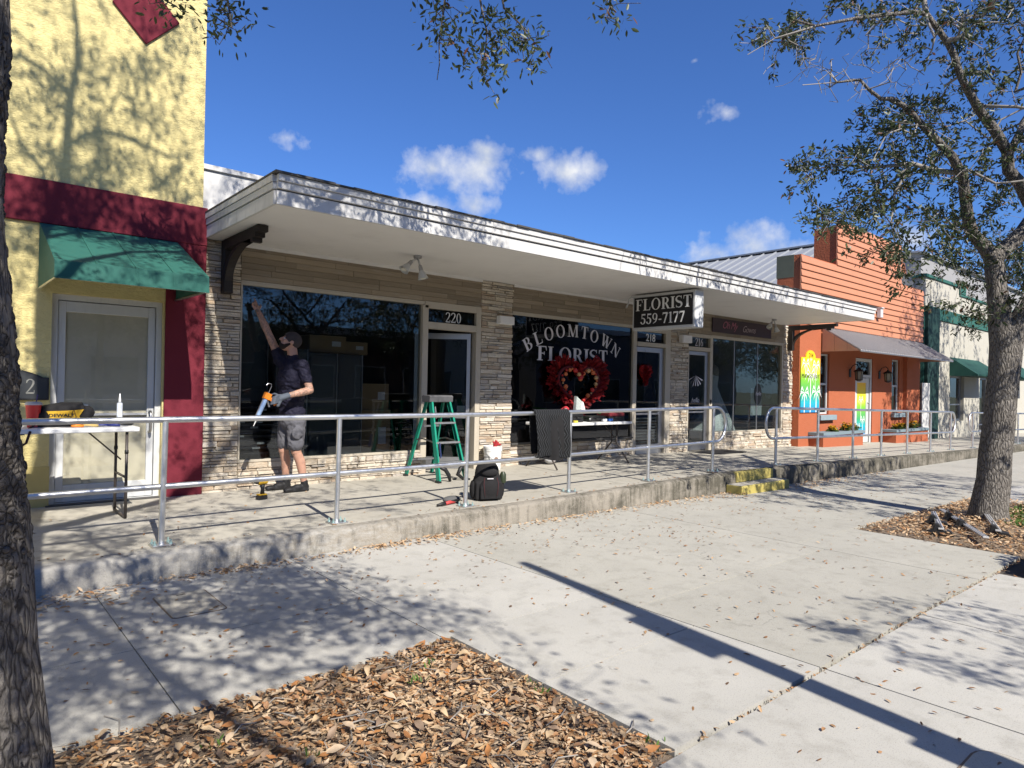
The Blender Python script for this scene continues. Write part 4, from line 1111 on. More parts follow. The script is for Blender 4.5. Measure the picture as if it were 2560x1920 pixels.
# gable roof behind the false front
rf = ol(MB().hexa([(16.6, .5, 4.02), (21.5, .5, 6.20), (21.5, 12, 6.20), (16.6, 12, 4.02), (16.6, .5, 4.08), (21.5, .5, 6.26), (21.5, 12, 6.26), (16.6, 12, 4.08)]).build('roof', MT['metal_roof']))
MB().hexa([(21.5, .5, 6.20), (26.4, .5, 4.02), (26.4, 12, 4.02), (21.5, 12, 6.20), (21.5, .5, 6.26), (26.4, .5, 4.08), (26.4, 12, 4.08), (21.5, 12, 6.26)]).build('roof_slope', MT['metal_roof'], rf)
for i in range(26):
    y = .62+i*.44
    MB().hexa([(16.6, y-.018, 4.08), (21.5, y-.018, 6.26), (21.5, y+.018, 6.26), (16.6, y+.018, 4.08), (16.6, y-.012, 4.125), (21.5, y-.012, 6.305), (21.5, y+.012, 6.305), (16.6, y+.012, 4.125)]).build('roof_seam', MT['metal_roof'], rf)
MB().bar((21.5, .5, 6.29), (21.5, 12, 6.29), .3, .05).build('ridge_cap', MT['metal_roof'], rf)
ol(box('side_wall', 17.0, 25.8, .4, 11.9, -.3, 4.1, OR))
# lanterns
for x, lab in ((20.30, 'black carriage lantern left of the palm-print door on orange wall'), (22.45, 'black carriage lantern right of the palm-print door on orange wall')):
    ln = empty('wall_lantern', (x, -.08, 2.12), label=lab, cat='lantern', group='lanterns on the orange storefront')
    link('back_plate', MB().box(-.06, .06, -.02, -.001, -.12, .12).mesh('back_plate', MT['black'], bevel=.005), ln)
    link('scroll_arm', MB().tube([(0, -.02, .1), (0, -.08, .22), (0, -.18, .26), (0, -.25, .2), (0, -.26, .12)], .012, 7).mesh('scroll_arm', MT['black'], True), ln)
    link('cap', MB().lathe([(.02, .16), (.05, .12), (.15, .06), (.15, .045)], (0, -.26, 0), 6).mesh('cap', MT['black']), ln)
    link('lantern_glass', MB().lathe([(.105, .045), (.085, -.18)], (0, -.26, 0), 6).mesh('lantern_glass', simple('lantern_pane', (.22, .20, .15), .25)), ln)
    for k in range(6):
        a = 2*math.pi*k/6
        link('glazing_bar', MB().tube([(.11*math.cos(a), -.26+.11*math.sin(a), .045), (.09*math.cos(a), -.26+.09*math.sin(a), -.18)], .008, 5).mesh('glazing_bar', MT['black']), ln)
    link('bottom_rim', MB().lathe([(.10, -.18), (.10, -.20), (.03, -.24)], (0, -.26, 0), 6).mesh('bottom_rim', MT['black']), ln)
# surfboard-topped shop sign
ms = empty('shop_sign', (17.53, -.212, 1.01), label='tropical gradient MANGO BAY sign board with white palms on orange wall', cat='sign')
pts = [(-.53, 0), (.53, 0), (.53, 1.44), (.27, 1.44)]+[(.27*math.cos(math.pi*k/10), 1.44+.2*math.sin(math.pi*k/10)) for k in range(1, 10)]+[(-.27, 1.44), (-.53, 1.44)]
link('board', MB().prism(pts, 'y', -.02, .008).mesh('board', TROP), ms)
for x, z0, z1, s in ((-.33, .0, .52, 1.2), (.33, .0, .55, 1.25), (0, .0, 1.0, 1.3), (-.28, 1.0, 1.28, 1.0), (.30, .98, 1.26, 1.0), (.0, .95, 1.40, .35), (.26, .55, .95, .6)): palm(ms, x, z0, z1, s, -.0225)
link('lettering', font_mesh('lettering', 'MANGO BAY', .165, MT['sign_black'], 0, 'CENTER', -.001, 1.05), ms, (0, -.0275, .90))
link('number', font_mesh('number', '214', .16, MT['sign_black']), ms, (0, -.0275, 1.45))
vb = empty('vent_box', (21.9, -.22, 4.0), label='small white utility box on the orange siding', cat='vent box')
link('housing', MB().box(-.09, .09, -.12, 0, -.14, .14).mesh('housing', MT['white_alu'], bevel=.01), vb)
link('hood', MB().box(-.1, .1, -.15, 0, .141, .17).mesh('hood', MT['white_alu']), vb)
# planters with flowers
FLW = mat_leaf('chrysanthemum', [(0, (.55, .28, .02)), (.5, (.75, .45, .02)), (.85, (.80, .55, .06)), (1, (.5, .05, .02))], .15, .6)
GLF = mat_leaf('flower_foliage', [(0, (.03, .06, .015)), (1, (.07, .12, .03))], .2, .5)
def bunch(x, y, z, r_, parent, red=False):
    vs_, fs_, ti = [], [], []
    for h_ in range(7):
        hc = Vector((x+rd.gauss(0, r_*.45), y+rd.gauss(0, r_*.4), z+rd.uniform(-.3, .7)*r_)); hr = rd.uniform(.035, .055); tn = rd.uniform(.9, 1) if red and rd.random() < .6 else rd.random()*.85
        for i in range(34):
            dv = Vector((rd.gauss(0, 1), rd.gauss(0, 1), abs(rd.gauss(0, 1)))).normalized()
            c = hc+dv*hr*.6; u = dv.cross(Vector((rd.gauss(0, 1), rd.gauss(0, 1), rd.gauss(0, 1)))).normalized()*.010; b = len(vs_)
            vs_ += [hc+dv*.008, c-u, hc+dv*hr, c+u]; fs_.append((b, b+1, b+2, b+3)); ti += [max(0, min(1, tn+rd.uniform(-.12, .1)))]*4
    me = bpy.data.meshes.new('flower_head'); me.from_pydata([tuple(p) for p in vs_], [], fs_); me.materials.append(FLW)
    a_ = me.attributes.new('tint', 'FLOAT', 'POINT'); a_.data.foreach_set('value', ti); o1 = link('flower_head', me, parent)
    vs_, fs_, ti = [], [], []
    for i in range(60):
        dv = Vector((rd.gauss(0, 1), rd.gauss(0, 1), abs(rd.gauss(0, .7)))).normalized(); p0 = Vector((x, y, z-.06))+dv*rd.uniform(.02, r_)
        u = dv.orthogonal().normalized()*.02; b = len(vs_); vs_ += [p0, p0+dv*.04+u, p0+dv*.08, p0+dv*.04-u]; fs_.append((b, b+1, b+2, b+3)); ti += [rd.random()]*4
    me = bpy.data.meshes.new('foliage'); me.from_pydata([tuple(p) for p in vs_], [], fs_); me.materials.append(GLF)
    a_ = me.attributes.new('tint', 'FLOAT', 'POINT'); a_.data.foreach_set('value', ti); o2 = link('foliage', me, parent)
    return o1, o2
for x0, x1, z0, z1, spots, lab in ((17.55, 20.05, .05, .46, ((18.45, 0), (19.35, 0), (19.7, 0)), 'orange masonry planter with yellow flowers left of palm-print door'), (22.5, 25.3, -.12, .40, ((22.9, 0), (23.5, 0), (24.2, 1), (24.6, 0)), 'orange masonry planter with yellow and red flowers right of door')):
    p_ = empty('flower_planter', ((x0+x1)/2, -.35, z0), label=lab, cat='planter', group='planters at the orange storefront')
    inv = Matrix.Translation(p_.location).inverted()
    def pk(o): o.parent = p_; o.matrix_parent_inverse = inv; return o
    pk(box('trough', x0, x1, -.58, -.205, z0-.1, z1-.05, OR)); pk(box('cap', x0-.05, x1+.05, -.62, -.203, z1-.05, z1+.03, simple('pale_blue_cap', (.16, .215, .245), .7), bevel=.006))
    for fx, rr in spots:
        for k in range(3): 
            [pk(fo) for fo in bunch(fx+rd.uniform(-.18, .18), -.42, z1+.09+rd.uniform(0, .08), rd.uniform(.09, .13), None, bool(rr))]

# ------------------------------------------------------------------ cream and green building, grey hall behind
cb = empty('cream_building', (26.6, .0, -.2), label='cream stucco storefront with dark green trim at the far right', cat='building')
cb_inv = Matrix.Translation(cb.location).inverted()
def cl(o): o.parent = cb; o.matrix_parent_inverse = cb_inv; return o
CR, GN = MT['cream'], MT['green_paint']
for x0, x1, z0, z1 in ((27.2, 29.46, -.6, 5.72), (29.46, 31.15, 2.28, 5.72), (29.46, 30.4, -.6, .52), (30.4, 31.15, -.6, .52), (31.15, 33.2, -.6, 5.4), (33.2, 34.6, 2.3, 5.4), (34.6, 60, -.6, 5.4)):
    cl(box('wall', x0, x1, .0, .4, z0, z1, CR))
cl(box('wall', 26.62, 60, .4, 14, -.6, 5.35, CR))
cl(box('wall', 26.72, 27.2, .02, .4, 4.7, 5.72, CR))
cl(box('coping', 26.6, 30.35, -.05, .45, 5.72, 5.84, GN, bevel=.01)); cl(box('coping', 30.35, 60, -.04, .44, 5.4, 5.50, GN, bevel=.01)); cl(box('coping', 30.3, 31.0, -.06, 1.0, 5.5, 5.92, GN))
cl(box('side_parapet', 26.62, 26.75, .4, 9, 5.35, 5.72, CR))
cl(box('pilaster', 26.62, 27.82, -.12, -.001, -.6, 4.70, simple('shaded_green_paint', (.007, .032, .027), .7, .35, 4, .1), bevel=.01)); cl(box('pilaster_side', 26.60, 27.2, .0, .7, -.6, 4.68, GN))  # pilaster green is darkened in the colour to stand for shade
cl(box('band', 27.82, 60, -.05, -.001, 4.28, 4.70, GN, bevel=.008))
for x0, x1, z0, z1 in ((29.46, 31.15, .52, 2.28), (33.2, 34.6, -.35, 2.3)):
    w = cl(MB().box(x0, x0+.08, .1, .2, z0, z1).box(x1-.08, x1, .1, .2, z0, z1).box(x0+.08, x1-.08, .1, .2, z1-.08, z1).box(x0+.08, x1-.08, .1, .2, z0, z0+.08).build('window', MT['alu_dark']))
    box('pane', x0+.08, x1-.08, .14, .146, z0+.08, z1-.08, MT['glass_dark'], w)
    box('transom_bar', x0+.08, x1-.08, .12, .18, z0+.62, z0+.67, MT['alu_dark'], w)
    box('room_back', x0, x1, .32, .39, z0, z1, MT['interior'], w)
for x0, x1 in ((29.35, 33.0), (36, 39.5)):
    aw2 = cl(MB().prism([(-.001, 2.98), (-.92, 2.33), (-.92, 2.27), (-.001, 2.27)], 'x', x0, x1).build('awning', simple('dark_green_canvas', (.010, .06, .047), .8) if 'dark_green_canvas' not in bpy.data.materials else bpy.data.materials['dark_green_canvas']))
wpn = empty('white_panel', (26.3, -.12, pz(26.3)), label='tall plain white panel standing beside the shade-darkened green pilaster', cat='panel')
link('sheet', MB().box(-.36, .38, -.06, -.01, .0, 1.98).mesh('sheet', MT['white_paint'], bevel=.006), wpn)
link('edge_trim', MB().box(-.37, -.36, -.062, -.008, 0, 1.98).mesh('edge_trim', MT['alu']), wpn)
gh = empty('grey_hall', (44, 16, 0), label='large grey gabled hall wall rising behind the cream building', cat='building')
gh_inv = Matrix.Translation(gh.location).inverted()
def gl_(o): o.parent = gh; o.matrix_parent_inverse = gh_inv; return o
gl_(MB().prism([(3.2, -1), (3.2, 8.35), (12, 9.3), (22, 8.2), (22, -1)], 'x', 36, 60).build('wall', MT['gray_wall']))
gl_(MB().hexa([(35.8, 3.0, 8.33), (60, 3.0, 8.33), (60, 12, 9.32), (35.8, 12, 9.32), (35.8, 3.0, 8.40), (60, 3.0, 8.40), (60, 12, 9.42), (35.8, 12, 9.42)]).build('roof', MT['metal_roof']))

# ------------------------------------------------------------------ handrails
def handrail(xs, label, left_end=True, right_end=True, extra=0.0):
    Y = -2.50
    root = empty('handrail', ((xs[0]+xs[-1])/2, Y, pz(xs[0])), label=label, cat='handrail', group='tubular metal handrails along the walkway')
    inv = Matrix.Translation(root.location).inverted()
    def k(o): o.parent = root; o.matrix_parent_inverse = inv; return o
    T = lambda x: pz(x)+1.02
    Mi = lambda x: pz(x)+.475
    def line(f, x0, x1):
        n = max(2, int((x1-x0)/.8)); return [(x0+(x1-x0)*i/n, Y, f(x0+(x1-x0)*i/n)) for i in range(n+1)]
    x0, x1 = xs[0]-(.10 if left_end else extra), xs[-1]+(.10 if right_end else extra)
    k(MB().tube(line(T, x0, x1), .0255, 14).build('top_rail', MT['alu'], smooth='auto'))
    for a, b in zip(xs, xs[1:]): k(MB().tube(line(Mi, a+.02, b-.02), .024, 14).build('mid_rail', MT['alu'], smooth='auto'))
    if not left_end: k(MB().tube(line(Mi, x0, xs[0]-.02), .024, 14).build('mid_rail', MT['alu'], smooth='auto'))
    for on, x, s in ((left_end, x0, -1), (right_end, x1, 1)):
        if not on: continue
        xp = xs[0] if s < 0 else xs[-1]
        zt, zm = T(x), Mi(x); r_ = (zt-zm)/2
        pts = [(x, Y, zt)]+[(x+s*r_*.95*math.sin(math.pi*i/14), Y, zm+r_+r_*math.cos(math.pi*i/14)) for i in range(1, 14)]+[(x, Y, zm), (xp+s*.02, Y, Mi(xp))]
        k(MB().tube(pts, .0245, 12).build('end_loop', MT['alu'], smooth='auto'))
    for x in xs:
        z = pz(x)
        p = k(MB().tube([(x, Y, z+.01), (x+.012, Y, T(x)-.02)], .0245, 14).build('post', MT['alu'], smooth='auto'))
        MB().box(x-.085, x+.085, Y-.085, Y+.06, z+.001, z+.013).build('base_plate', MT['alu'], p, bevel=.002)
        for dx, dy in ((-.06, -.055), (.06, -.055), (-.06, .035), (.06, .035)):
            MB().lathe([(.014, z+.013), (.014, z+.024), (.006, z+.0245), (.006, z+.048), (.0, z+.049)], (x+dx, Y+dy, 0), 6, caps=False).build('bolt', MT['zinc'], p)
    return root
handrail([-3.2, -1.65, -.11, 1.43, 2.97, 4.52, 6.16, 7.78, 9.42], 'long silver tubular handrail running from the left tree to yellow steps', left_end=False, extra=1.0)
handrail([11.43, 13.06, 14.67, 16.17, 17.74, 19.34, 20.9], 'silver tubular handrail in front of the orange storefront')
handrail([22.85, 24.5, 26.1, 27.8, 29.5], 'far silver tubular handrail partly hidden behind the right tree trunk')
# ------------------------------------------------------------------ trees
RT = {}
RT['trunk'] = [(10.265, -5.989, -0.098, 0.3), (10.269, -5.993, 0.107, 0.245), (10.309, -6.03, 0.467, 0.22), (10.352, -6.069, 1.186, 0.205), (10.388, -6.103, 1.802, 0.2), (10.404, -6.119, 2.213, 0.215)]
RT['left'] = [(10.404, -6.119, 2.213, 0.19), (10.361, -6.056, 2.521, 0.155), (10.358, -6.042, 2.702, 0.145), (10.359, -6.016, 2.951, 0.135), (10.347, -5.994, 3.2, 0.132), (10.345, -5.98, 3.326, 0.13)]
RT['A'] = [(10.345, -5.98, 3.326, 0.1), (10.233, -5.91, 3.458, 0.085), (10.047, -5.816, 3.629, 0.072), (9.946, -5.796, 3.814, 0.068), (9.79, -5.795, 4.099, 0.064), (9.718, -5.799, 4.274, 0.06), (9.497, -5.742, 4.491, 0.052), (9.322, -5.657, 4.633, 0.046), (9.057, -5.496, 4.887, 0.04), (8.885, -5.414, 5.029, 0.034), (8.701, -5.322, 5.106, 0.028), (8.549, -5.257, 5.081, 0.022), (8.382, -5.179, 5.171, 0.019), (8.304, -5.112, 5.283, 0.016), (8.045, -4.955, 5.222, 0.012), (7.688, -4.713, 5.158, 0.006)]
RT['R'] = [(10.345, -5.98, 3.326, 0.11), (10.615, -6.108, 3.539, 0.095), (10.78, -6.185, 3.7, 0.09), (11.035, -6.274, 3.994, 0.085), (11.48, -6.396, 4.542, 0.07), (11.974, -6.56, 5.224, 0.05)]
RT['B'] = [(11.035, -6.274, 3.994, 0.08), (10.714, -6.261, 4.066, 0.078), (10.498, -6.208, 4.281, 0.074), (10.326, -6.126, 4.42, 0.07), (10.25, -6.128, 4.646, 0.066), (10.008, -6.051, 4.867, 0.06), (9.757, -5.968, 5.042, 0.052), (9.505, -5.884, 5.285, 0.046), (9.382, -5.845, 5.426, 0.042), (9.258, -5.805, 5.651, 0.038), (9.137, -5.766, 5.788, 0.036), (8.887, -5.618, 6.085, 0.032), (8.654, -5.549, 6.044, 0.026), (7.96, -5.214, 5.849, 0.02), (7.502, -4.95, 5.694, 0.014), (7.057, -4.698, 5.492, 0.01), (6.83, -4.501, 5.303, 0.005)]
RT['C'] = [(10.259, -6.135, 4.586, 0.05), (10.65, -6.21, 5.081, 0.045), (11.126, -6.359, 5.747, 0.035)]
RT['B3'] = [(8.887, -5.618, 6.085, 0.03), (8.825, -5.567, 6.532, 0.024), (8.563, -5.474, 7.031, 0.015)]
RT['A2'] = [(9.679, -5.766, 4.323, 0.035), (9.556, -5.528, 4.385, 0.032), (9.399, -5.327, 4.483, 0.026), (9.055, -4.964, 4.439, 0.018), (8.751, -4.702, 4.467, 0.012), (8.334, -4.342, 4.369, 0.006)]
RT['A4'] = [(9.399, -5.327, 4.483, 0.02), (9.181, -5.203, 4.102, 0.016), (9.153, -5.178, 3.696, 0.012), (9.226, -5.239, 3.242, 0.007)]
RT['A5'] = [(9.399, -5.327, 4.483, 0.018), (9.29, -5.034, 4.211, 0.015), (9.084, -4.723, 3.971, 0.01), (8.808, -4.484, 3.833, 0.006)]
RT['E'] = [(10.404, -6.119, 2.213, 0.16), (10.463, -6.236, 2.492, 0.13), (10.557, -6.385, 2.845, 0.12), (10.762, -6.697, 3.515, 0.1), (11.069, -7.097, 4.393, 0.07)]
RT_PTS = [(8.3, -4.15, 6.11), (7.79, -4.17, 6.02), (7.42, -4.32, 5.78), (7.91, -4.37, 5.86), (7.25, -4.31, 5.67), (7.98, -4.35, 6.01), (7.93, -4.12, 6.17), (7.85, -4.43, 5.92), (9.15, -3.78, 6.74), (8.49, -3.89, 6.38), (7.76, -4.2, 5.91), (8.13, -4.24, 6.12), (8.72, -4.07, 6.32), (8.43, -4.36, 6.1), (7.58, -4.61, 5.95), (9.0, -4.03, 6.73), (8.92, -4.18, 6.57), (8.67, -4.35, 6.23), (7.9, -4.67, 5.98), (8.45, -4.08, 6.28), (9.13, -5.12, 6.28), (7.4, -5.15, 5.78), (9.71, -4.83, 6.79), (7.46, -5.29, 5.77), (8.66, -5.21, 6.31), (9.04, -4.83, 6.45), (9.01, -5.08, 6.23), (9.79, -4.52, 6.78), (9.99, -5.08, 6.77), (8.11, -4.87, 6.15), (7.97, -5.23, 5.99), (8.87, -4.78, 6.55), (8.33, -5.74, 5.75), (10.29, -5.62, 6.32), (9.8, -5.54, 6.52), (8.89, -5.54, 6.02), (9.69, -5.26, 6.27), (10.28, -5.07, 6.57), (9.23, -5.5, 6.12), (8.49, -6.2, 5.68), (9.14, -6.12, 5.94), (9.76, -5.68, 6.51), (9.19, -5.36, 6.15), (10.41, -4.99, 6.85), (8.79, -5.66, 5.96), (10.19, -4.99, 6.51), (9.46, -5.78, 5.92), (8.87, -5.62, 6.1), (9.63, -5.78, 6.23), (8.71, -5.77, 5.68), (9.15, -5.18, 6.3), (9.34, -5.25, 6.15), (9.46, -5.79, 6.11), (9.36, -5.71, 6.14), (10.31, -5.56, 6.26), (10.04, -5.36, 6.49), (8.48, -6.12, 5.47), (10.05, -5.87, 6.49), (10.69, -5.76, 6.77), (9.91, -6.05, 6.41), (9.58, -5.96, 6.1), (11.7, -5.81, 7.14), (10.39, -6.13, 6.31), (10.22, -5.83, 6.62), (9.84, -6.26, 6.25), (9.2, -5.93, 6.06), (10.04, -5.84, 6.54), (10.43, -5.83, 6.43), (10.38, -6.1, 6.54), (10.41, -5.72, 6.34), (10.35, -6.23, 6.1), (9.66, -6.22, 6.03), (10.13, -6.16, 6.34), (9.75, -5.84, 6.0), (8.44, -6.13, 5.58), (11.14, -6.09, 6.58), (9.93, -5.76, 6.19), (10.55, -6.0, 6.53), (10.04, -6.14, 5.94), (9.36, -6.26, 5.96), (9.1, -5.97, 5.76), (9.46, -5.86, 5.99), (9.04, -5.82, 4.9), (11.17, -5.26, 6.36), (9.9, -5.46, 5.38), (11.25, -5.34, 5.96), (10.0, -5.8, 5.49), (10.97, -5.47, 5.51), (9.85, -5.76, 5.63), (9.93, -5.45, 5.48), (9.61, -5.93, 5.48), (9.71, -5.64, 5.51), (9.91, -5.91, 5.61), (9.86, -5.62, 5.72), (11.14, -5.52, 5.57), (9.56, -5.63, 5.43), (10.11, -5.74, 5.88), (10.79, -5.51, 5.36), (9.79, -5.59, 5.82), (10.91, -5.38, 6.27), (10.23, -6.17, 4.86), (8.65, -6.33, 5.1), (9.56, -6.37, 4.94), (9.58, -6.02, 5.06), (10.94, -6.1, 5.19), (11.33, -5.96, 5.78), (9.48, -6.41, 4.98), (10.17, -5.87, 5.65), (10.2, -5.87, 5.15), (9.4, -6.33, 5.21), (9.48, -6.27, 4.69), (10.11, -6.09, 5.02), (8.95, -5.47, 5.06), (8.9, -5.46, 4.99), (8.15, -5.9, 4.46), (10.24, -5.05, 5.5), (10.42, -5.16, 5.63), (10.55, -5.33, 5.25), (9.19, -5.14, 4.94), (10.06, -5.52, 5.05), (8.97, -5.27, 4.85), (9.0, -5.34, 4.98), (10.29, -5.32, 5.4), (8.17, -5.92, 4.35), (9.02, -5.57, 4.67), (9.8, -5.32, 5.1), (9.62, -5.1, 5.26), (8.81, -5.36, 5.08), (9.22, -5.32, 5.22), (9.54, -4.89, 5.34), (9.46, -5.03, 5.26), (9.0, -5.1, 5.19), (9.64, -5.03, 5.41), (8.85, -5.12, 4.58), (8.53, -5.33, 4.63), (8.7, -5.15, 4.77), (10.18, -5.02, 5.1), (10.0, -4.87, 4.93), (9.35, -4.78, 4.78), (9.17, -5.09, 4.88), (8.64, -5.31, 4.58), (10.44, -4.82, 5.05), (9.38, -4.67, 4.95), (9.6, -5.02, 4.89), (8.84, -5.02, 4.61), (9.26, -5.21, 5.05), (9.68, -4.89, 5.09), (9.14, -5.08, 4.97), (9.32, -5.26, 4.9), (8.98, -5.48, 4.7), (8.09, -5.55, 4.6), (8.52, -5.56, 4.73), (8.75, -5.41, 4.73), (8.4, -4.57, 4.41), (7.84, -4.57, 4.25), (9.18, -4.36, 4.58), (8.34, -4.51, 4.32), (8.19, -4.64, 4.15), (7.84, -4.56, 4.31), (9.33, -4.07, 4.55), (8.31, -4.44, 4.39), (8.55, -4.66, 4.5), (7.62, -5.0, 4.25), (7.66, -4.8, 4.17), (7.65, -4.89, 4.17), (8.89, -4.98, 4.4), (8.83, -4.98, 4.52), (8.82, -4.62, 4.48), (9.25, -4.77, 4.56), (9.19, -4.7, 4.47), (8.86, -4.88, 4.52), (9.18, -4.82, 4.69), (8.91, -4.84, 4.69), (8.43, -4.88, 4.42), (8.8, -4.68, 4.56), (8.72, -4.78, 4.45), (8.09, -5.12, 4.23), (9.4, -5.0, 4.38), (8.79, -5.49, 4.2), (9.52, -5.26, 4.37), (8.73, -5.5, 4.27), (9.45, -5.23, 4.38), (9.99, -5.09, 4.55), (9.26, -4.98, 4.58), (7.99, -5.25, 4.22), (9.95, -4.95, 4.74), (8.75, -4.94, 4.33), (8.88, -5.22, 4.16), (9.74, -4.74, 4.49), (9.82, -4.91, 4.76), (8.41, -5.24, 4.32), (9.77, -5.0, 4.63), (9.56, -5.13, 4.33), (9.24, -5.6, 4.33), (8.75, -5.47, 4.29), (9.6, -5.23, 4.31), (9.6, -5.19, 4.42), (10.64, -4.75, 4.53), (9.0, -5.35, 4.23), (9.86, -5.01, 4.75), (10.24, -5.2, 4.79), (9.13, -5.33, 4.17), (9.77, -5.15, 4.53), (9.61, -5.36, 4.26), (10.25, -5.23, 4.59), (7.67, -5.01, 3.59), (8.39, -4.75, 3.72), (9.17, -4.35, 4.05), (7.85, -5.02, 3.63), (7.58, -5.1, 3.45), (8.72, -4.56, 3.87), (9.36, -4.47, 3.87), (8.44, -4.68, 3.65), (9.13, -4.61, 3.91), (8.64, -4.83, 3.83), (8.12, -4.87, 3.7), (8.38, -4.74, 3.72), (8.69, -5.17, 4.12), (9.74, -4.95, 4.16), (8.27, -5.31, 3.77), (9.03, -4.94, 3.92), (9.18, -4.88, 4.1), (8.58, -4.8, 3.9), (8.95, -5.06, 4.02), (9.63, -4.38, 4.26), (8.84, -4.93, 3.92), (8.8, -5.13, 4.14), (9.6, -5.01, 4.15), (8.57, -5.3, 3.72), (9.19, -4.62, 4.33), (10.16, -4.33, 4.38), (9.32, -5.19, 3.78), (10.33, -4.94, 3.87), (8.15, -5.35, 3.56), (9.01, -5.12, 3.92), (9.43, -5.15, 3.69), (9.35, -5.16, 3.47), (9.05, -5.13, 3.8), (7.97, -5.72, 3.18), (9.45, -5.17, 3.59), (8.0, -5.52, 3.57), (9.24, -5.14, 3.39), (9.64, -5.2, 3.9), (8.13, -5.55, 3.47), (8.93, -5.25, 3.88), (9.42, -5.24, 3.51), (8.44, -5.5, 3.55), (8.55, -5.42, 3.79), (8.73, -5.31, 3.5), (9.56, -5.19, 4.02), (8.75, -5.23, 3.92), (9.75, -5.1, 3.3), (9.13, -5.22, 3.03), (8.61, -5.46, 3.17), (8.6, -5.49, 3.2), (9.03, -5.44, 3.18), (8.88, -5.33, 3.38), (9.41, -5.19, 3.32), (8.99, -5.21, 3.18), (9.29, -5.25, 3.08), (8.97, -5.41, 3.22), (8.74, -5.27, 3.25), (8.98, -5.2, 3.29), (8.23, -5.13, 3.69), (7.85, -5.3, 3.38), (8.97, -4.79, 3.67), (7.81, -5.26, 3.54), (8.01, -5.31, 3.45), (8.97, -4.63, 3.83), (8.76, -4.69, 3.72), (7.65, -5.23, 3.44), (7.84, -5.23, 3.36), (9.78, -5.53, 3.9), (10.54, -5.52, 3.94), (9.93, -5.34, 3.99), (9.33, -5.85, 3.69), (9.01, -5.61, 3.58), (8.91, -5.65, 3.75), (10.41, -5.49, 3.97), (10.7, -5.32, 4.01), (9.82, -5.68, 3.69), (9.47, -5.54, 3.77), (8.54, -5.83, 3.51), (10.52, -5.28, 3.98), (8.95, -6.1, 3.39), (9.8, -5.82, 3.61), (9.43, -5.81, 3.3), (10.69, -5.41, 3.63), (9.2, -5.76, 3.35), (10.42, -5.74, 3.61), (9.81, -5.75, 3.36), (9.43, -5.8, 3.55), (9.25, -5.87, 3.59), (10.67, -5.47, 3.88), (8.37, -6.08, 3.23), (10.08, -5.85, 3.57), (8.7, -5.78, 3.18), (9.93, -5.35, 3.38), (9.29, -5.75, 3.33), (9.19, -5.65, 3.3), (9.68, -5.61, 3.32), (8.96, -5.77, 3.21), (9.15, -5.79, 3.38), (9.37, -5.47, 3.43), (10.91, -5.98, 4.44), (9.95, -5.71, 4.38), (10.69, -5.81, 4.24), (10.52, -5.97, 4.06), (9.08, -5.87, 4.09), (9.19, -6.01, 3.9), (9.39, -5.91, 4.29), (10.81, -5.94, 4.13), (10.41, -5.8, 4.31), (9.86, -5.78, 4.26), (11.13, -5.58, 4.5), (9.44, -6.23, 3.91), (9.55, -5.91, 4.3), (10.1, -5.88, 4.44), (11.2, -5.66, 4.8), (10.36, -6.08, 4.23), (10.44, -6.0, 4.4), (11.0, -6.11, 4.68), (10.21, -6.12, 4.68), (10.04, -6.13, 4.47), (9.64, -6.35, 4.08), (10.11, -6.23, 3.94), (11.3, -6.04, 4.86), (11.63, -5.99, 5.02), (9.85, -6.28, 4.55), (9.38, -5.93, 2.89), (10.16, -5.69, 3.25), (9.7, -5.98, 2.9), (9.33, -5.96, 3.16), (9.61, -5.93, 3.18), (10.54, -5.61, 3.19), (8.91, -6.01, 2.85), (10.0, -5.86, 3.14), (11.42, -5.41, 3.15), (10.52, -5.71, 2.68), (8.59, -6.27, 2.43), (9.4, -6.02, 2.66), (10.82, -5.69, 2.7), (10.38, -6.3, 2.84), (10.14, -6.2, 2.71), (11.26, -6.06, 3.58), (10.67, -6.17, 3.17), (11.23, -6.12, 3.02), (10.9, -6.2, 3.03), (10.74, -6.21, 3.35), (9.79, -6.26, 2.96), (9.75, -6.33, 3.06), (10.09, -6.36, 2.9), (11.22, -6.12, 2.82), (10.22, -6.29, 3.31), (10.31, -6.25, 2.67), (9.37, -6.56, 2.82), (11.35, -6.09, 3.15), (9.31, -6.43, 3.16), (9.02, -6.05, 4.44), (10.31, -5.21, 4.78), (9.81, -5.51, 4.62), (9.65, -6.09, 4.59), (9.04, -6.19, 4.39), (10.96, -5.68, 4.84), (9.32, -5.82, 4.71), (8.38, -6.07, 4.32), (8.96, -5.7, 4.43), (9.7, -5.61, 4.76), (9.97, -5.58, 4.75), (10.87, -5.76, 5.07), (10.05, -5.44, 4.81), (10.19, -5.3, 4.76)]
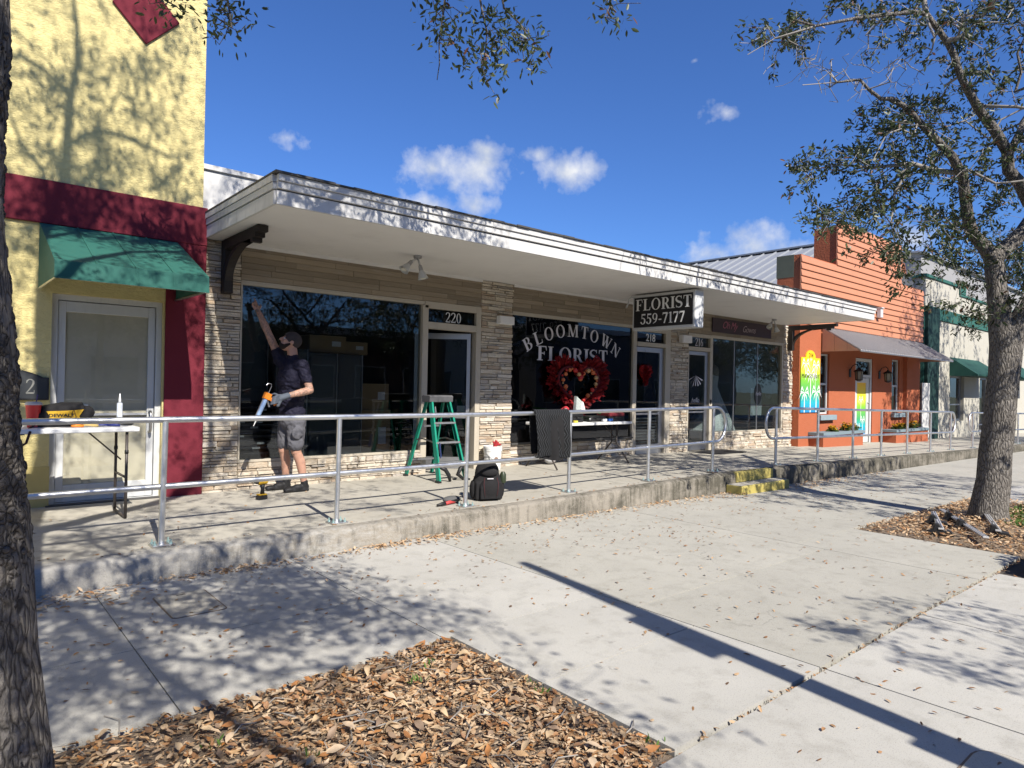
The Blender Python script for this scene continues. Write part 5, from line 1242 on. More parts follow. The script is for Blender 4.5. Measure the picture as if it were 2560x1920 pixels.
RT_BARE = [(8.32, -4.63, 5.57), (7.56, -4.86, 5.35), (7.49, -5.1, 5.15), (7.98, -5.09, 5.25), (8.27, -4.76, 5.58), (8.44, -4.31, 5.73), (8.14, -4.44, 5.43), (7.82, -5.02, 5.18), (8.18, -4.48, 5.56), (8.37, -4.67, 5.39), (8.2, -4.8, 5.26), (7.79, -5.13, 5.21), (8.11, -4.75, 5.45), (8.17, -4.73, 5.33), (8.01, -5.16, 5.12), (8.51, -4.6, 5.4), (8.59, -5.0, 5.41), (8.14, -5.05, 5.24), (9.06, -4.87, 5.46), (8.72, -4.88, 5.36), (8.03, -5.27, 5.11), (8.35, -4.84, 5.11), (8.59, -4.88, 5.46), (8.29, -5.13, 5.15), (8.44, -5.11, 5.86), (8.34, -5.32, 5.59), (8.89, -5.3, 5.65), (8.57, -5.33, 5.44), (8.76, -5.04, 5.59), (8.85, -5.4, 5.6), (8.62, -5.26, 5.47), (8.32, -5.19, 5.81), (7.76, -4.82, 5.45), (8.88, -5.1, 5.55), (8.43, -4.57, 5.69), (8.88, -4.99, 5.79), (8.59, -4.78, 6.08), (8.27, -4.78, 5.63), (7.98, -4.54, 5.6), (7.46, -4.9, 5.27), (8.14, -4.59, 5.61), (7.89, -4.94, 5.3), (7.89, -4.67, 5.42), (8.4, -4.65, 5.61), (8.15, -4.84, 5.45), (7.28, -4.93, 5.27), (8.82, -5.83, 5.42), (8.96, -5.49, 5.33), (9.43, -5.03, 5.85), (9.23, -5.5, 5.5), (9.52, -5.58, 5.75), (8.6, -5.41, 5.47), (8.99, -5.81, 5.33), (9.1, -5.71, 5.33), (8.45, -5.46, 5.18), (8.84, -5.43, 5.22), (7.6, -4.43, 5.61), (7.92, -4.14, 5.81), (8.21, -4.33, 5.95), (7.74, -4.69, 5.5), (7.99, -4.48, 5.64), (7.8, -4.23, 5.81), (8.34, -4.4, 5.88), (8.0, -4.58, 5.62), (8.2, -5.44, 5.19), (8.64, -5.38, 5.12), (8.41, -5.41, 5.19), (9.13, -5.47, 5.53), (8.63, -5.31, 5.16), (9.18, -5.38, 5.37), (9.04, -5.41, 5.57), (8.83, -5.43, 5.46)]
LT_HANG = [(3.373, -3.313, 4.847), (3.348, -3.479, 4.844), (3.312, -3.785, 4.5), (3.552, -3.56, 4.924), (3.227, -3.786, 4.555), (3.631, -3.524, 4.62), (3.182, -3.695, 4.779), (3.432, -3.67, 4.727), (3.236, -3.837, 4.404), (3.302, -3.585, 4.608), (3.449, -4.002, 4.399), (3.477, -4.029, 4.162), (3.701, -3.846, 4.614), (3.877, -3.737, 4.865), (3.704, -4.114, 4.583), (3.968, -4.024, 4.713), (3.784, -4.312, 4.366), (3.829, -4.135, 4.377), (3.67, -4.209, 4.466), (3.683, -3.846, 4.395), (3.816, -3.751, 4.946), (3.758, -3.632, 4.532), (3.862, -3.818, 4.645), (3.711, -4.21, 4.616), (4.083, -3.951, 4.709), (3.563, -3.957, 4.765), (3.745, -3.699, 4.795), (4.337, -4.66, 4.822), (4.341, -4.767, 4.803), (4.56, -4.432, 4.894), (4.41, -4.664, 4.797), (1.769, -2.447, 4.669), (1.933, -2.177, 4.877), (2.021, -2.172, 4.93), (1.882, -2.566, 4.544), (2.051, -2.3, 4.835), (1.873, -2.232, 4.895), (1.952, -2.284, 4.768), (1.33, -2.193, 4.708), (1.424, -2.246, 4.746), (1.569, -2.035, 4.85), (1.645, -1.883, 4.968)]
LT_TWIGS = [[(3.362, -3.622, 5.143), (3.345, -3.607, 4.861), (3.318, -3.582, 4.579), (3.324, -3.587, 4.368), (3.31, -3.575, 4.227)], [(3.553, -3.788, 5.148), (3.601, -3.828, 4.833), (3.636, -3.857, 4.658), (3.624, -3.846, 4.411)], [(3.7, -3.914, 5.152), (3.744, -3.951, 4.872), (3.853, -4.045, 4.734), (3.922, -4.104, 4.595)], [(4.458, -4.569, 5.171), (4.45, -4.56, 4.89)], [(1.876, -2.341, 5.105), (1.913, -2.372, 4.824), (1.937, -2.392, 4.649)], [(1.45, -1.974, 5.094), (1.507, -2.022, 4.867)]]
def cam_px(p):
    q = Vector(p)-CAM_LOC; w = q.dot(fw)
    if w < .1: return None
    return (1280+fpx*q.dot(rt)/w, 960-fpx*q.dot(up)/w)
def in_view(p, mx=70, my=60):
    c = cam_px(p)
    return c is not None and -mx < c[0] < 2560+mx and -my < c[1] < 1920+my

class Tree:
    def __init__(s): s.P = []; s.par = []; s.rad = []; s.fixed = []; s.leafy = []
    def node(s, p, par, rad=None):
        s.P.append(Vector(p)); s.par.append(par); s.rad.append(rad or 0); s.fixed.append(rad is not None); s.leafy.append(0); return len(s.P)-1
    def poly(s, pts, start=None):
        par = start
        for i, (x, y, z, r_) in enumerate(pts):
            if i == 0 and start is None and s.P:
                dd = [(q-Vector((x, y, z))).length for q in s.P]; par = int(np.argmin(dd))
                if dd[par] < .03: continue
            if par is not None:
                a = s.P[par]; b = Vector((x, y, z)); L = (b-a).length; n = max(1, int(L/.28)); ra = s.rad[par]
                for k in range(1, n):
                    t = k/n; q = a.lerp(b, t)+Vector((random.gauss(0, 1), random.gauss(0, 1), random.gauss(0, 1)))*min(.012, r_*.25)
                    par = s.node(q, par, min(ra, r_*1.4)+(r_-min(ra, r_*1.4))*t)
            par = s.node((x, y, z), par, r_)
    def grow(s, pts, leafy=1, seg=.22, wob=.05, sag=.0, tip=.004):
        pts = [Vector(p) for p in pts]
        base = np.array([tuple(p) for p in s.P])
        order = sorted(range(len(pts)), key=lambda i: float(np.min(np.linalg.norm(base-np.array(tuple(pts[i])), axis=1))))
        arr = [tuple(p) for p in s.P]
        A = np.array(arr)
        for i in order:
            p = pts[i]; d = np.linalg.norm(A-np.array(tuple(p)), axis=1)
            j = int(np.argmin(d)); a = s.P[j]; L = d[j]
            if L < .04: s.leafy[j] = leafy; continue
            n = max(1, int(L/seg)); par = j; new = []
            perp = Vector((random.gauss(0, 1), random.gauss(0, 1), random.gauss(0, 1)))*L*.10
            for k in range(1, n+1):
                t = k/n
                q = a.lerp(p, t)+perp*math.sin(math.pi*t)+Vector((random.gauss(0, 1), random.gauss(0, 1), random.gauss(0, 1)))*(wob*seg*(1 if k < n else 0))
                q.z += sag*math.sin(math.pi*t)*L
                par = s.node(q, par); new.append(tuple(q))
                s.leafy[par] = leafy if t > .35 else 0
            A = np.vstack([A, np.array(new)])
    def finish(s, tip=.0035, ex=.42):
        n = len(s.P); cnt = [0]*n; ch = [[] for _ in range(n)]
        for i, p in enumerate(s.par):
            if p is not None: ch[p].append(i)
        for i in range(n-1, -1, -1):
            cnt[i] += 1 if not ch[i] else 0
            if s.par[i] is not None: cnt[s.par[i]] += cnt[i]
        for i in range(n):
            if not s.fixed[i]:
                r_ = tip*max(1, cnt[i])**ex
                pr = s.rad[s.par[i]] if s.par[i] is not None else r_
                s.rad[i] = min(r_, pr*.85) if pr > 0 else r_
                s.rad[i] = max(s.rad[i], .003)
        s.ch = ch
    def chains(s):
        out = []; roots = [i for i, p in enumerate(s.par) if p is None]; stack = [(r_, None) for r_ in roots]
        while stack:
            i, pre = stack.pop(); c = [pre] if pre is not None else []
            while True:
                c.append(i)
                if not s.ch[i]: break
                nx = max(s.ch[i], key=lambda k: s.rad[k])
                for k in s.ch[i]:
                    if k != nx: stack.append((k, i))
                i = nx
            if len(c) > 1: out.append(c)
        return out
    def meshes(s, thick=.03):
        big, small = MB(), MB()
        for c in s.chains():
            pts = [s.P[i] for i in c]; rads = [s.rad[i] for i in c]
            if len(c) > 1 and rads[0] > rads[1]*1.5: rads[0] = rads[1]*1.15
            mx = max(rads)
            (big if mx > thick else small).tube(pts, rads, 14 if mx > .09 else 9 if mx > .03 else 5 if mx > .008 else 3, caps=False)
        return big, small
    def leaf_sites(s, maxr=.012):
        return [(i, s.P[i], s.P[i]-s.P[s.par[i]] if s.par[i] is not None else Vector((0, 0, 1))) for i in range(len(s.P)) if s.leafy[i] and s.rad[i] < maxr]

def leaf_mesh(name, pos, dirs, L, Wd, mat, tint, curl=.25, flat=None):
    n = len(pos); pos = np.asarray(pos, float); dirs = np.asarray(dirs, float)
    dirs /= np.linalg.norm(dirs, axis=1, keepdims=True)+1e-9
    rv = rng.normal(size=(n, 3)) if flat is None else flat
    side = np.cross(dirs, rv); side /= np.linalg.norm(side, axis=1, keepdims=True)+1e-9
    nor = np.cross(side, dirs)
    L = L[:, None]; Wd = Wd[:, None]
    c = curl*L*rng.uniform(-1, 1, (n, 1)); f_ = Wd*.28*rng.uniform(-.5, 1, (n, 1))
    v = np.stack([pos, pos+dirs*L*.33+side*Wd*.46+nor*(c*.35+f_), pos+dirs*L*.72+side*Wd*.40+nor*(c*.7+f_), pos+dirs*L+nor*c*.9,
                  pos+dirs*L*.72-side*Wd*.40+nor*(c*.7+f_), pos+dirs*L*.33-side*Wd*.46+nor*(c*.35+f_)], 1)
    me = bpy.data.meshes.new(name)
    me.vertices.add(n*6); me.vertices.foreach_set('co', v.reshape(-1).astype(np.float32))
    idx = (np.arange(n)[:, None]*6+np.array([[0, 1, 2, 3, 0, 3, 4, 5]])).reshape(-1)
    me.loops.add(n*8); me.loops.foreach_set('vertex_index', idx.astype(np.int32))
    me.polygons.add(n*2); me.polygons.foreach_set('loop_start', (np.arange(n*2)*4).astype(np.int32)); me.polygons.foreach_set('loop_total', np.full(n*2, 4, np.int32))
    me.update(calc_edges=True)
    a = me.attributes.new('tint', 'FLOAT', 'POINT'); a.data.foreach_set('value', np.repeat(tint, 6).astype(np.float32))
    me.materials.append(mat); me.update()
    return me

def crown_from(tree, name, per, spread, lmin, lmax, root, view_cut=False, brown=.04, keep=()):
    pos, dr = [], []
    for i, p, d in tree.leaf_sites():
        dn = np.array(tuple(d.normalized()))
        k = rng.poisson(per if not in_view(p, 0, 0) or not view_cut else per*.4)
        if k == 0: continue
        o = rng.normal(size=(k, 3))*spread
        dd = rng.normal(size=(k, 3))*.8+dn*.9+np.array([0, 0, -.15])
        q = np.array(tuple(p))+o*rng.uniform(.25, 1, (k, 1))
        pos.append(q); dr.append(dd)
    pos = np.vstack(pos); dr = np.vstack(dr)
    if view_cut:
        tt = pos[:, 2]/.914; sx_ = pos[:, 0]+.15*tt; sy_ = pos[:, 1]+tt
        bad = (sy_ < -2.75) & (sx_ > 2.6+rng.normal(0, .22, len(pos))) & ~((sx_ > 4.2) & (sx_ < 6.4) & (sy_ < -6.3))
        bad |= (sx_ > .55) & (sx_ < 2.7) & (sy_ < -5.05) & (sy_ > -7.3) & (rng.random(len(pos)) < .8)
        pos, dr = pos[~bad], dr[~bad]
        ok = np.array([(not in_view(p, 10, 6)) or any((p[0]-h[0])**2+(p[1]-h[1])**2+(p[2]-h[2])**2 < .05 for h in keep) for p in pos]); pos, dr = pos[ok], dr[ok]
    n = len(pos); L = rng.uniform(lmin, lmax, n); W_ = L*rng.uniform(.28, .42, n)
    tint = np.clip(rng.beta(2, 2.6, n), 0, .93); tint[rng.random(n) < brown] = 1
    me = leaf_mesh(name, pos, dr, L, W_, MT['leaf'], tint, .2)
    o = link(name, me, root); return o, n

# --- right tree
random.seed(21)
rtree = Tree()
for k in ('trunk', 'left', 'A', 'R', 'B', 'C', 'B3', 'A2', 'A4', 'A5', 'E'):
    rtree.poly([(x, y, z, r_*(.87 if k in ('trunk', 'left') else 1)) for x, y, z, r_ in RT[k]])
root_r = empty('oak_tree', (10.27, -5.95, gz(10.3)), label='grey-barked oak tree with sparse dark leaves at right in a mulch bed', cat='tree', group='street oaks')
inv_r = Matrix.Translation(root_r.location).inverted()
# part of the crown beyond the picture
extra = []
while len(extra) < 190:
    p = Vector((random.gauss(0, 1), random.gauss(0, 1), random.gauss(0, 1))).normalized()*random.uniform(.45, 1)
    q = Vector((11.4+p.x*3.6, -6.2+p.y*3.6, 7.4+p.z*2.9))
    if not in_view(q, 40, 30): extra.append(q)
for _ in range(62):
    c = Vector((random.uniform(9.0, 15.5), random.uniform(-10.2, -6.8), random.uniform(3.4, 6.6)))
    for _k in range(9):
        q = c+Vector((random.gauss(0, .3), random.gauss(0, .3), random.gauss(0, .2)))
        if not in_view(q, 40, 30): extra.append(q)
rtree.grow(RT_PTS, 1, .2, .12, .02)
rtree.grow(extra, 1, .3, .12)
nb = len(rtree.P)
fine = []
sites = [p for i, p, d in rtree.leaf_sites(.02)]
for p in sites:
    q = p+Vector((random.gauss(0, .19), random.gauss(0, .19), random.gauss(-.03, .15)))
    if in_view(q, 40, 30) == in_view(p, 40, 30): fine.append(q)
rtree.grow(fine, 1, .12, .15)
rtree.grow(RT_BARE, 0, .12, .2)
bare2 = [Vector(p)+Vector((random.gauss(-.06, .16), random.gauss(0, .14), random.gauss(0, .13))) for p in RT_BARE for _ in range(2)]
rtree.grow(bare2, 0, .1, .25)
rtree.finish(.0042, .42)
big, small = rtree.meshes(.045)
def add_bark(mb, amp):
    out = MB(); out.f = mb.f
    return mb
t_ = big.build('trunk', MT['bark'], None, smooth=True); t_.parent = root_r; t_.matrix_parent_inverse = inv_r
t_ = small.build('branches', MT['twig'], None, smooth=True); t_.parent = root_r; t_.matrix_parent_inverse = inv_r
c_, nl_r = crown_from(rtree, 'crown', 19, .062, .046, .082, None, brown=.05); c_.parent = root_r; c_.matrix_parent_inverse = inv_r

# --- left tree
random.seed(33)
ltree = Tree()
ltree.poly([(.14, -5.62, -.05, .27), (.135, -5.62, .12, .225), (.10, -5.61, .6, .20), (.08, -5.60, 1.0, .195), (.035, -5.60, 1.63, .182), (.0, -5.60, 2.1, .175), (.015, -5.60, 2.7, .172), (-.03, -5.62, 3.3, .17), (-.06, -5.68, 4.0, .165)])
LIMBS = [[(-.06, -5.68, 4.0, .12), (-.02, -5.66, 5.0, .10), (.06, -5.68, 6.2, .085), (.0, -5.66, 7.4, .07), (.04, -5.65, 8.24, .06), (.1, -5.65, 8.5, .055), (.18, -5.65, 8.75, .05), (.19, -5.65, 9.23, .046), (.21, -5.65, 9.63, .042), (.26, -5.65, 9.93, .03), (.25, -5.65, 10.39, .024), (.2, -5.65, 10.8, .015)],
         [(.21, -5.65, 9.63, .034), (.11, -5.65, 9.70, .03), (-.03, -5.65, 9.82, .026), (-.19, -5.65, 9.88, .022), (-.36, -5.65, 9.89, .018), (-.8, -5.7, 10.0, .012)],
         [(.2, -5.65, 9.09, .032), (.35, -5.65, 9.25, .03), (.52, -5.65, 9.33, .027), (.71, -5.65, 9.32, .024), (.95, -5.65, 9.26, .02), (1.2, -5.65, 9.2, .014)],
         [(.95, -5.65, 9.26, .014), (1.0, -5.65, 9.58, .013), (.95, -5.65, 9.79, .012), (.9, -5.65, 10.0, .012), (.9, -5.65, 10.41, .01), (.84, -5.65, 10.79, .006)],
         [(.04, -5.65, 8.24, .035), (-.01, -5.65, 8.77, .026), (-.18, -5.65, 8.97, .022), (-.31, -5.65, 9.3, .018)],
         [(.0, -5.66, 7.4, .035), (.3, -5.65, 8.0, .03), (.52, -5.65, 8.49, .022), (.49, -5.65, 8.92, .02), (.45, -5.65, 9.3, .016), (.66, -5.65, 9.8, .012)],
         [(.06, -5.68, 6.2, .05), (.8, -5.5, 7.2, .04), (1.5, -5.4, 7.6, .03), (2.2, -5.2, 7.6, .02)],
         [(.06, -5.68, 6.2, .05), (-.9, -5.9, 7.0, .045), (-2.0, -6.2, 7.7, .03)],
         [(-.06, -5.68, 4.0, .09), (-.5, -6.4, 4.7, .08), (-.7, -7.6, 5.3, .065), (-.3, -9.0, 5.6, .045), (.6, -10.4, 5.6, .03)],
         [(-.06, -5.68, 4.0, .09), (.7, -5.9, 4.9, .075), (1.7, -5.6, 5.6, .06), (2.8, -4.9, 6.0, .042), (3.7, -4.1, 5.9, .026)],
         [(-.3, -9.0, 5.6, .04), (.4, -12.6, 5.4, .035), (2.5, -13.6, 4.9, .03), (4.4, -12.7, 4.3, .016)],
         [(-.06, -5.68, 4.0, .08), (-1.2, -5.3, 4.7, .06), (-2.6, -5.0, 5.4, .04)],
         [(1.7, -5.6, 5.6, .04), (1.9, -4.2, 6.0, .03), (1.8, -2.7, 5.75, .018)]]
for l in LIMBS: ltree.poly(l)
def ok_left(q):
    if in_view(q, 90, 80): return False
    t = q.z/.914; sx, sy = q.x+.15*t, q.y+t
    if sx > 3.0 and sy < -2.5: return False
    if sx > 4.9: return False
    return (q-CAM_LOC).length > 1.6
pts = []
while len(pts) < 270:
    p = Vector((random.gauss(0, 1), random.gauss(0, 1), random.gauss(0, 1))).normalized()*random.uniform(.35, 1)
    q = Vector((.5+p.x*3.6, -6.7+p.y*4.2, 7.3+p.z*3.7))
    if q.z > 3.7 and ok_left(q): pts.append(q)
for _ in range(60):        # low outer skirt in clumps, behind the camera, that dapples the pavement
    c = Vector((random.uniform(-1.8, 2.0), random.uniform(-10.9, -7.3), random.uniform(3.2, 5.6))); n_ = random.randint(10, 24); sp_ = random.uniform(.15, .30)
    for _k in range(n_):
        q = c+Vector((random.gauss(0, sp_), random.gauss(0, sp_), random.gauss(0, sp_*.6)))
        if ok_left(q): pts.append(q)
for _ in range(16):        # clumps over the awning and the maroon band
    c = Vector((random.uniform(-.1, 1.7), random.uniform(-6.2, -5.0), random.uniform(7.4, 8.9)))
    for _k in range(10):
        q = c+Vector((random.gauss(0, .2), random.gauss(0, .2), random.gauss(0, .14)))
        if ok_left(q): pts.append(q)
for _ in range(34):
    pts.append(Vector((random.uniform(3.7, 5.3), random.uniform(-12.0, -10.9), random.uniform(3.4, 4.5))))
for _ in range(100):       # foliage that shades the left end of the canopy fascia
    yy = random.uniform(-7.0, -3.7); xx = random.uniform(2.35, 5.2); tt = -2.2-yy
    q = Vector((xx-.15*tt, yy, 3.38+.914*tt+random.uniform(-.22, .22)))
    if random.random() < 1-.28*(xx-2.35) and not in_view(q, 80, 70): pts.append(q)
for _ in range(110):       # upper crown in front of the yellow wall
    q = Vector((random.uniform(-.6, 1.45), random.uniform(-6.5, -4.8), random.uniform(8.2, 10.9)))
    if ok_left(q): pts.append(q)
ltree.grow(pts, 1, .3, .12)
for l in LT_TWIGS: ltree.poly([(*p, .011-.0016*i) for i, p in enumerate(l)])
ltree.grow(LT_HANG, 1, .1, .15)
fine = []
for i, p, d in ltree.leaf_sites(.02)[::2]:
    q = p+Vector((random.gauss(0, .2), random.gauss(0, .2), random.gauss(-.03, .17)))
    if not in_view(q, 60, 60): fine.append(q)
for h in LT_HANG:
    for _ in range(2):
        fine.append(Vector(h)+Vector((random.gauss(0, .07), random.gauss(0, .07), random.gauss(-.03, .07))))
ltree.grow(fine, 1, .12, .15)
ltree.finish(.0034, .43)
root_l = empty('oak_tree', (.13, -5.62, 0), label='rough-barked oak trunk at left picture edge with twigs hanging overhead', cat='tree', group='street oaks')
inv_l = Matrix.Translation(root_l.location).inverted()
big, small = ltree.meshes(.03)
# the near trunk gets real bark relief
NA, NH = 120, 330
m = MB(); zs = np.linspace(-.06, 4.05, NH)
tk = [(q, r_) for q, r_ in zip([ltree.P[i] for i in range(len(ltree.P)) if ltree.fixed[i] and ltree.rad[i] > .155], [ltree.rad[i] for i in range(len(ltree.P)) if ltree.fixed[i] and ltree.rad[i] > .155])]
tz = [q.z for q, r_ in tk]; txx = [q.x for q, r_ in tk]; tyy = [q.y for q, r_ in tk]; trr = [r_ for q, r_ in tk]
for z in zs:
    cx, cy, rr = np.interp(z, tz, txx), np.interp(z, tz, tyy), np.interp(z, tz, trr)
    if z < .35: rr *= 1+.25*(1-z/.35)**2*.6
    for k in range(NA):
        a = 2*math.pi*k/NA; ca, sa = math.cos(a), math.sin(a)
        s_ = Vector((ca*6.6, sa*6.6, z*15))+mnoise.noise_vector((ca*4, sa*4, z*9))*1.1
        dist, _ = mnoise.voronoi(s_)
        crack = min(1, (dist[1]-dist[0])*3.2)
        relief = .015*crack-.012+.009*mnoise.noise((ca*9, sa*9, z*14))+.005*mnoise.noise((ca*26, sa*26, z*60))+.03*mnoise.noise((ca*1.3, sa*1.3, z*1.1))
        m.v.append((cx+ca*(rr+relief), cy+sa*(rr+relief), z))
for i in range(NH-1):
    for k in range(NA):
        k2 = (k+1) % NA; m.f.append((i*NA+k, i*NA+k2, (i+1)*NA+k2, (i+1)*NA+k))
t_ = m.build('trunk', MT['bark_near'], None, smooth=True); t_.parent = root_l; t_.matrix_parent_inverse = inv_l
big.add(small.v, small.f)
t_ = big.build('branches', MT['bark'], None, smooth=True); t_.parent = root_l; t_.matrix_parent_inverse = inv_l
c_, nl_l = crown_from(ltree, 'crown', 20, .13, .05, .085, None, view_cut=True, brown=.03, keep=LT_HANG); c_.parent = root_l; c_.matrix_parent_inverse = inv_l
print('leaves', nl_r, nl_l, 'nodes', len(rtree.P), len(ltree.P))

# ------------------------------------------------------------------ fallen leaves
def litter(n, fpos, lmin=.035, lmax=.075, tilt=.35, tints=None, lift=.012):
    pos = np.array([fpos() for _ in range(n)]); a = rng.uniform(0, 2*np.pi, n)
    d = np.stack([np.cos(a), np.sin(a), rng.normal(0, tilt, n)*.5], 1)
    L = rng.uniform(lmin, lmax, n); W_ = L*rng.uniform(.30, .50, n)
    flat = np.stack([rng.normal(0, tilt, n), rng.normal(0, tilt, n), np.ones(n)], 1)
    pos[:, 2] += rng.uniform(.004, lift, n)
    pos[:, :2] -= d[:, :2]*L[:, None]*.5
    return pos, d, L, W_, rng.random(n) if tints is None else tints(n), flat
def litter_obj(name, parts, parent, label=None):
    P_, D_, L_, W_, T__, F_ = [np.concatenate([q[k] for q in parts]) for k in range(6)]
    me = leaf_mesh(name, P_, D_, L_, W_, MT['litter'], T__, .35, F_)
    o = link(name, me, parent); o['kind'] = 'stuff'
    if label: tag(o, label, 'leaves')
    return o
def bedz(x, y): return gz(x)-.02+.02+.035*mnoise.noise((x*2.3, y*2.3, 1))
def f_bed():
    while True:
        x, y = random.uniform(-1.2, 2.43), random.uniform(-6.79, -5.14)
        dn = .75+.5*mnoise.noise((x*1.6, y*1.6, 8))+.25*(x-.6)
        if y < -6.3 and x < 1.3: dn -= .25
        if random.random() < dn: break
    e = min(1, min(2.433-x, -5.14-y)/.4)
    return (x, y, gz(x)-.02+e*(.02+.035*mnoise.noise((x*2.3, y*2.3, 1))))
litter_obj('leaf_litter', [litter(6500, f_bed, .022, .056, .22, lambda n: rng.uniform(.03, 1, n), .02), litter(9000, f_bed, .010, .028, .28, lambda n: rng.uniform(.05, .95, n), .022)], bed_near)
def f_bed2():
    x, y = random.uniform(8.16, 12.5), random.uniform(-6.77, -5.2)
    return (x, y, gz(x)-.01+min(1, min(x-8.14, -5.19-y, y+6.79)/.5)*.05)
litter_obj('leaf_litter', [litter(5200, f_bed2, .03, .065, .4, lambda n: rng.uniform(.1, .8, n), .03)], bed_far)
# leaves blown over the pavement, thicker against the kerb
def f_walk():
    while True:
        x, y = random.uniform(-.4, 14), random.uniform(-7.8, -2.85)
        if x < 2.44 and y < -5.12: continue
        if 8.1 < x < 12.6 and y < -5.2: continue
        if x > 7.2 and y < -6.8: continue
        if random.random() < .55+.5*mnoise.noise((x*.9, y*.9, 4))+(.2 if y > -4.5 else -.15): return (x, y, gz(x)+.001)
def f_drift(cx, s, w=.14):
    def f():
        x = random.gauss(cx, s); y = -2.82-abs(random.gauss(0, w)); return (x, y, gz(x)+.001)
    return f
thin = litter(1450, f_walk, .022, .048, .22, lambda n: np.where(rng.random(n) < .5, rng.uniform(0, .22, n), rng.uniform(.2, .6, n)), .007)
drifts = [litter(nn, f_drift(cx, s, w), .03, .06, .35, lambda n: rng.uniform(.15, .9, n), .02) for cx, s, nn, w in ((.55, .22, 130, .2), (1.0, .15, 60, .25), (1.75, .25, 110, .09), (2.1, .2, 60, .1), (3.2, .35, 170, .10), (3.9, .25, 90, .12), (4.6, .3, 90, .12), (5.6, .3, 80, .14), (6.5, .35, 100, .12), (7.6, .4, 110, .12), (8.6, .4, 90, .14), (9.3, .3, 80, .2), (11.3, .4, 150, .22), (12.4, .5, 160, .22), (14.5, .7, 120, .25))]
def f_joint():
    x = random.uniform(2.2, 8.0); return (x, -6.815+random.gauss(0, .012), gz(x)-.012)
jn = litter(260, f_joint, .02, .04, .5, lambda n: rng.uniform(0, .5, n), .01)
def f_plat():
    x = random.uniform(.3, 9.5); y = random.uniform(-2.62, -.5) if random.random() < .5 else random.gauss(-2.6, .05)
    return (x, max(-2.7, y), pz(x)+.002)
plat = litter(230, f_plat, .025, .05, .25, lambda n: rng.uniform(0, .5, n), .006)
litter_obj('scattered_leaves', [thin, jn, plat]+drifts, None, 'dry brown leaves scattered over the pavement and drifted along the kerb')
# the biggest leaves in the foreground bed, one by one
LM = []
for k, c in enumerate(((.44, .32, .20), (.50, .38, .26), (.38, .17, .06), (.42, .27, .14), (.32, .18, .095), (.48, .35, .21), (.26, .18, .12))):
    t = NT(f'leaf_tone'); at = t.noise(t.coords((1, 1, 1)), 30, 4); cc = t.mix(at, mul(c, .75), mul(c, 1.12))
    t.pbr(cc, .6, 0, None, .3)
    for shp in range(2):
        L = .085; w = .042 if shp else .034; cu = random.uniform(-.02, .026); fo = random.uniform(.004, .012); vs_ = []; fs_ = []; n = 6
        for i in range(n+1):
            u = i/n; half = w*math.sin(math.pi*min(1, u*.97+.015))**.8*(.55+.45*math.sin(u*3)); z = cu*math.sin(math.pi*u)+.004*math.sin(7*u+k)
            vs_ += [((u-.5)*L, -half*.5, z+fo), ((u-.5)*L, 0, z), ((u-.5)*L, half*.5, z+fo*.8)]
        for i in range(n): fs_ += [(3*i, 3*i+3, 3*i+4, 3*i+1), (3*i+1, 3*i+4, 3*i+5, 3*i+2)]
        me = bpy.data.meshes.new('leaf'); me.from_pydata(vs_, [], fs_); me.materials.append(t.m); me.shade_smooth(); LM.append(me)
cnt = 0
while cnt < 290:
    x, y, z = f_bed()
    if not (-.2 < x < 2.42): continue
    c = cam_px((x, y, z))
    if c is None or not (110 < c[0] < 1690 and c[1] < 1935): continue
    s_ = random.uniform(.5, 1.0)
    link('leaf', LM[random.randrange(len(LM))], bed_near, (x, y, z+random.uniform(.016, .032)), (random.gauss(0, .22), random.gauss(0, .22), random.uniform(0, 6.28)), (s_, s_, s_))
    cnt += 1
# small green weeds and twigs in the beds
WEED = mat_leaf('weed_leaf', [(0, (.05, .11, .02)), (1, (.14, .24, .05))], .3, .5)
def weeds(name, spots, parent, n=14, s=.05):
    pos, dr = [], []
    for x, y, z in spots:
        for _ in range(n):
            pos.append((x+random.gauss(0, .03), y+random.gauss(0, .03), z)); dr.append((random.gauss(0, .6), random.gauss(0, .6), 1.0))
    nn = len(pos); L = rng.uniform(s*.5, s*1.3, nn)
    o = link(name, leaf_mesh(name, pos, dr, L, L*.3, WEED, rng.random(nn), .4), parent); o['kind'] = 'stuff'
weeds('weeds', [(2.38, -5.95, .0), (2.37, -6.02, 0), (2.1, -5.45, .02), (1.9, -5.6, .03), (2.39, -6.7, 0), (1.2, -5.9, .02), (.9, -5.6, .03)], bed_near, 8, .035)
weeds('grass', [(random.uniform(10.3, 12.4), random.uniform(-6.75, -6.0), gz(11)+.0) for _ in range(170)]+[(random.uniform(10.0, 10.6), random.uniform(-6.7, -6.3), gz(10)) for _ in range(25)], bed_far, 14, .08)
tw = MB()
for _ in range(90):
    x, y, z = f_bed(); a = random.uniform(0, 6.28); L = random.uniform(.06, .22)
    tw.tube([(x, y, z+.02), (x+L*.5*math.cos(a), y+L*.5*math.sin(a), z+.035), (x+L*math.cos(a+.3), y+L*math.sin(a+.3), z+.022)], random.uniform(.0015, .004), 4)
o = tw.build('fallen_twigs', MT['twig'], bed_near); o['kind'] = 'stuff'
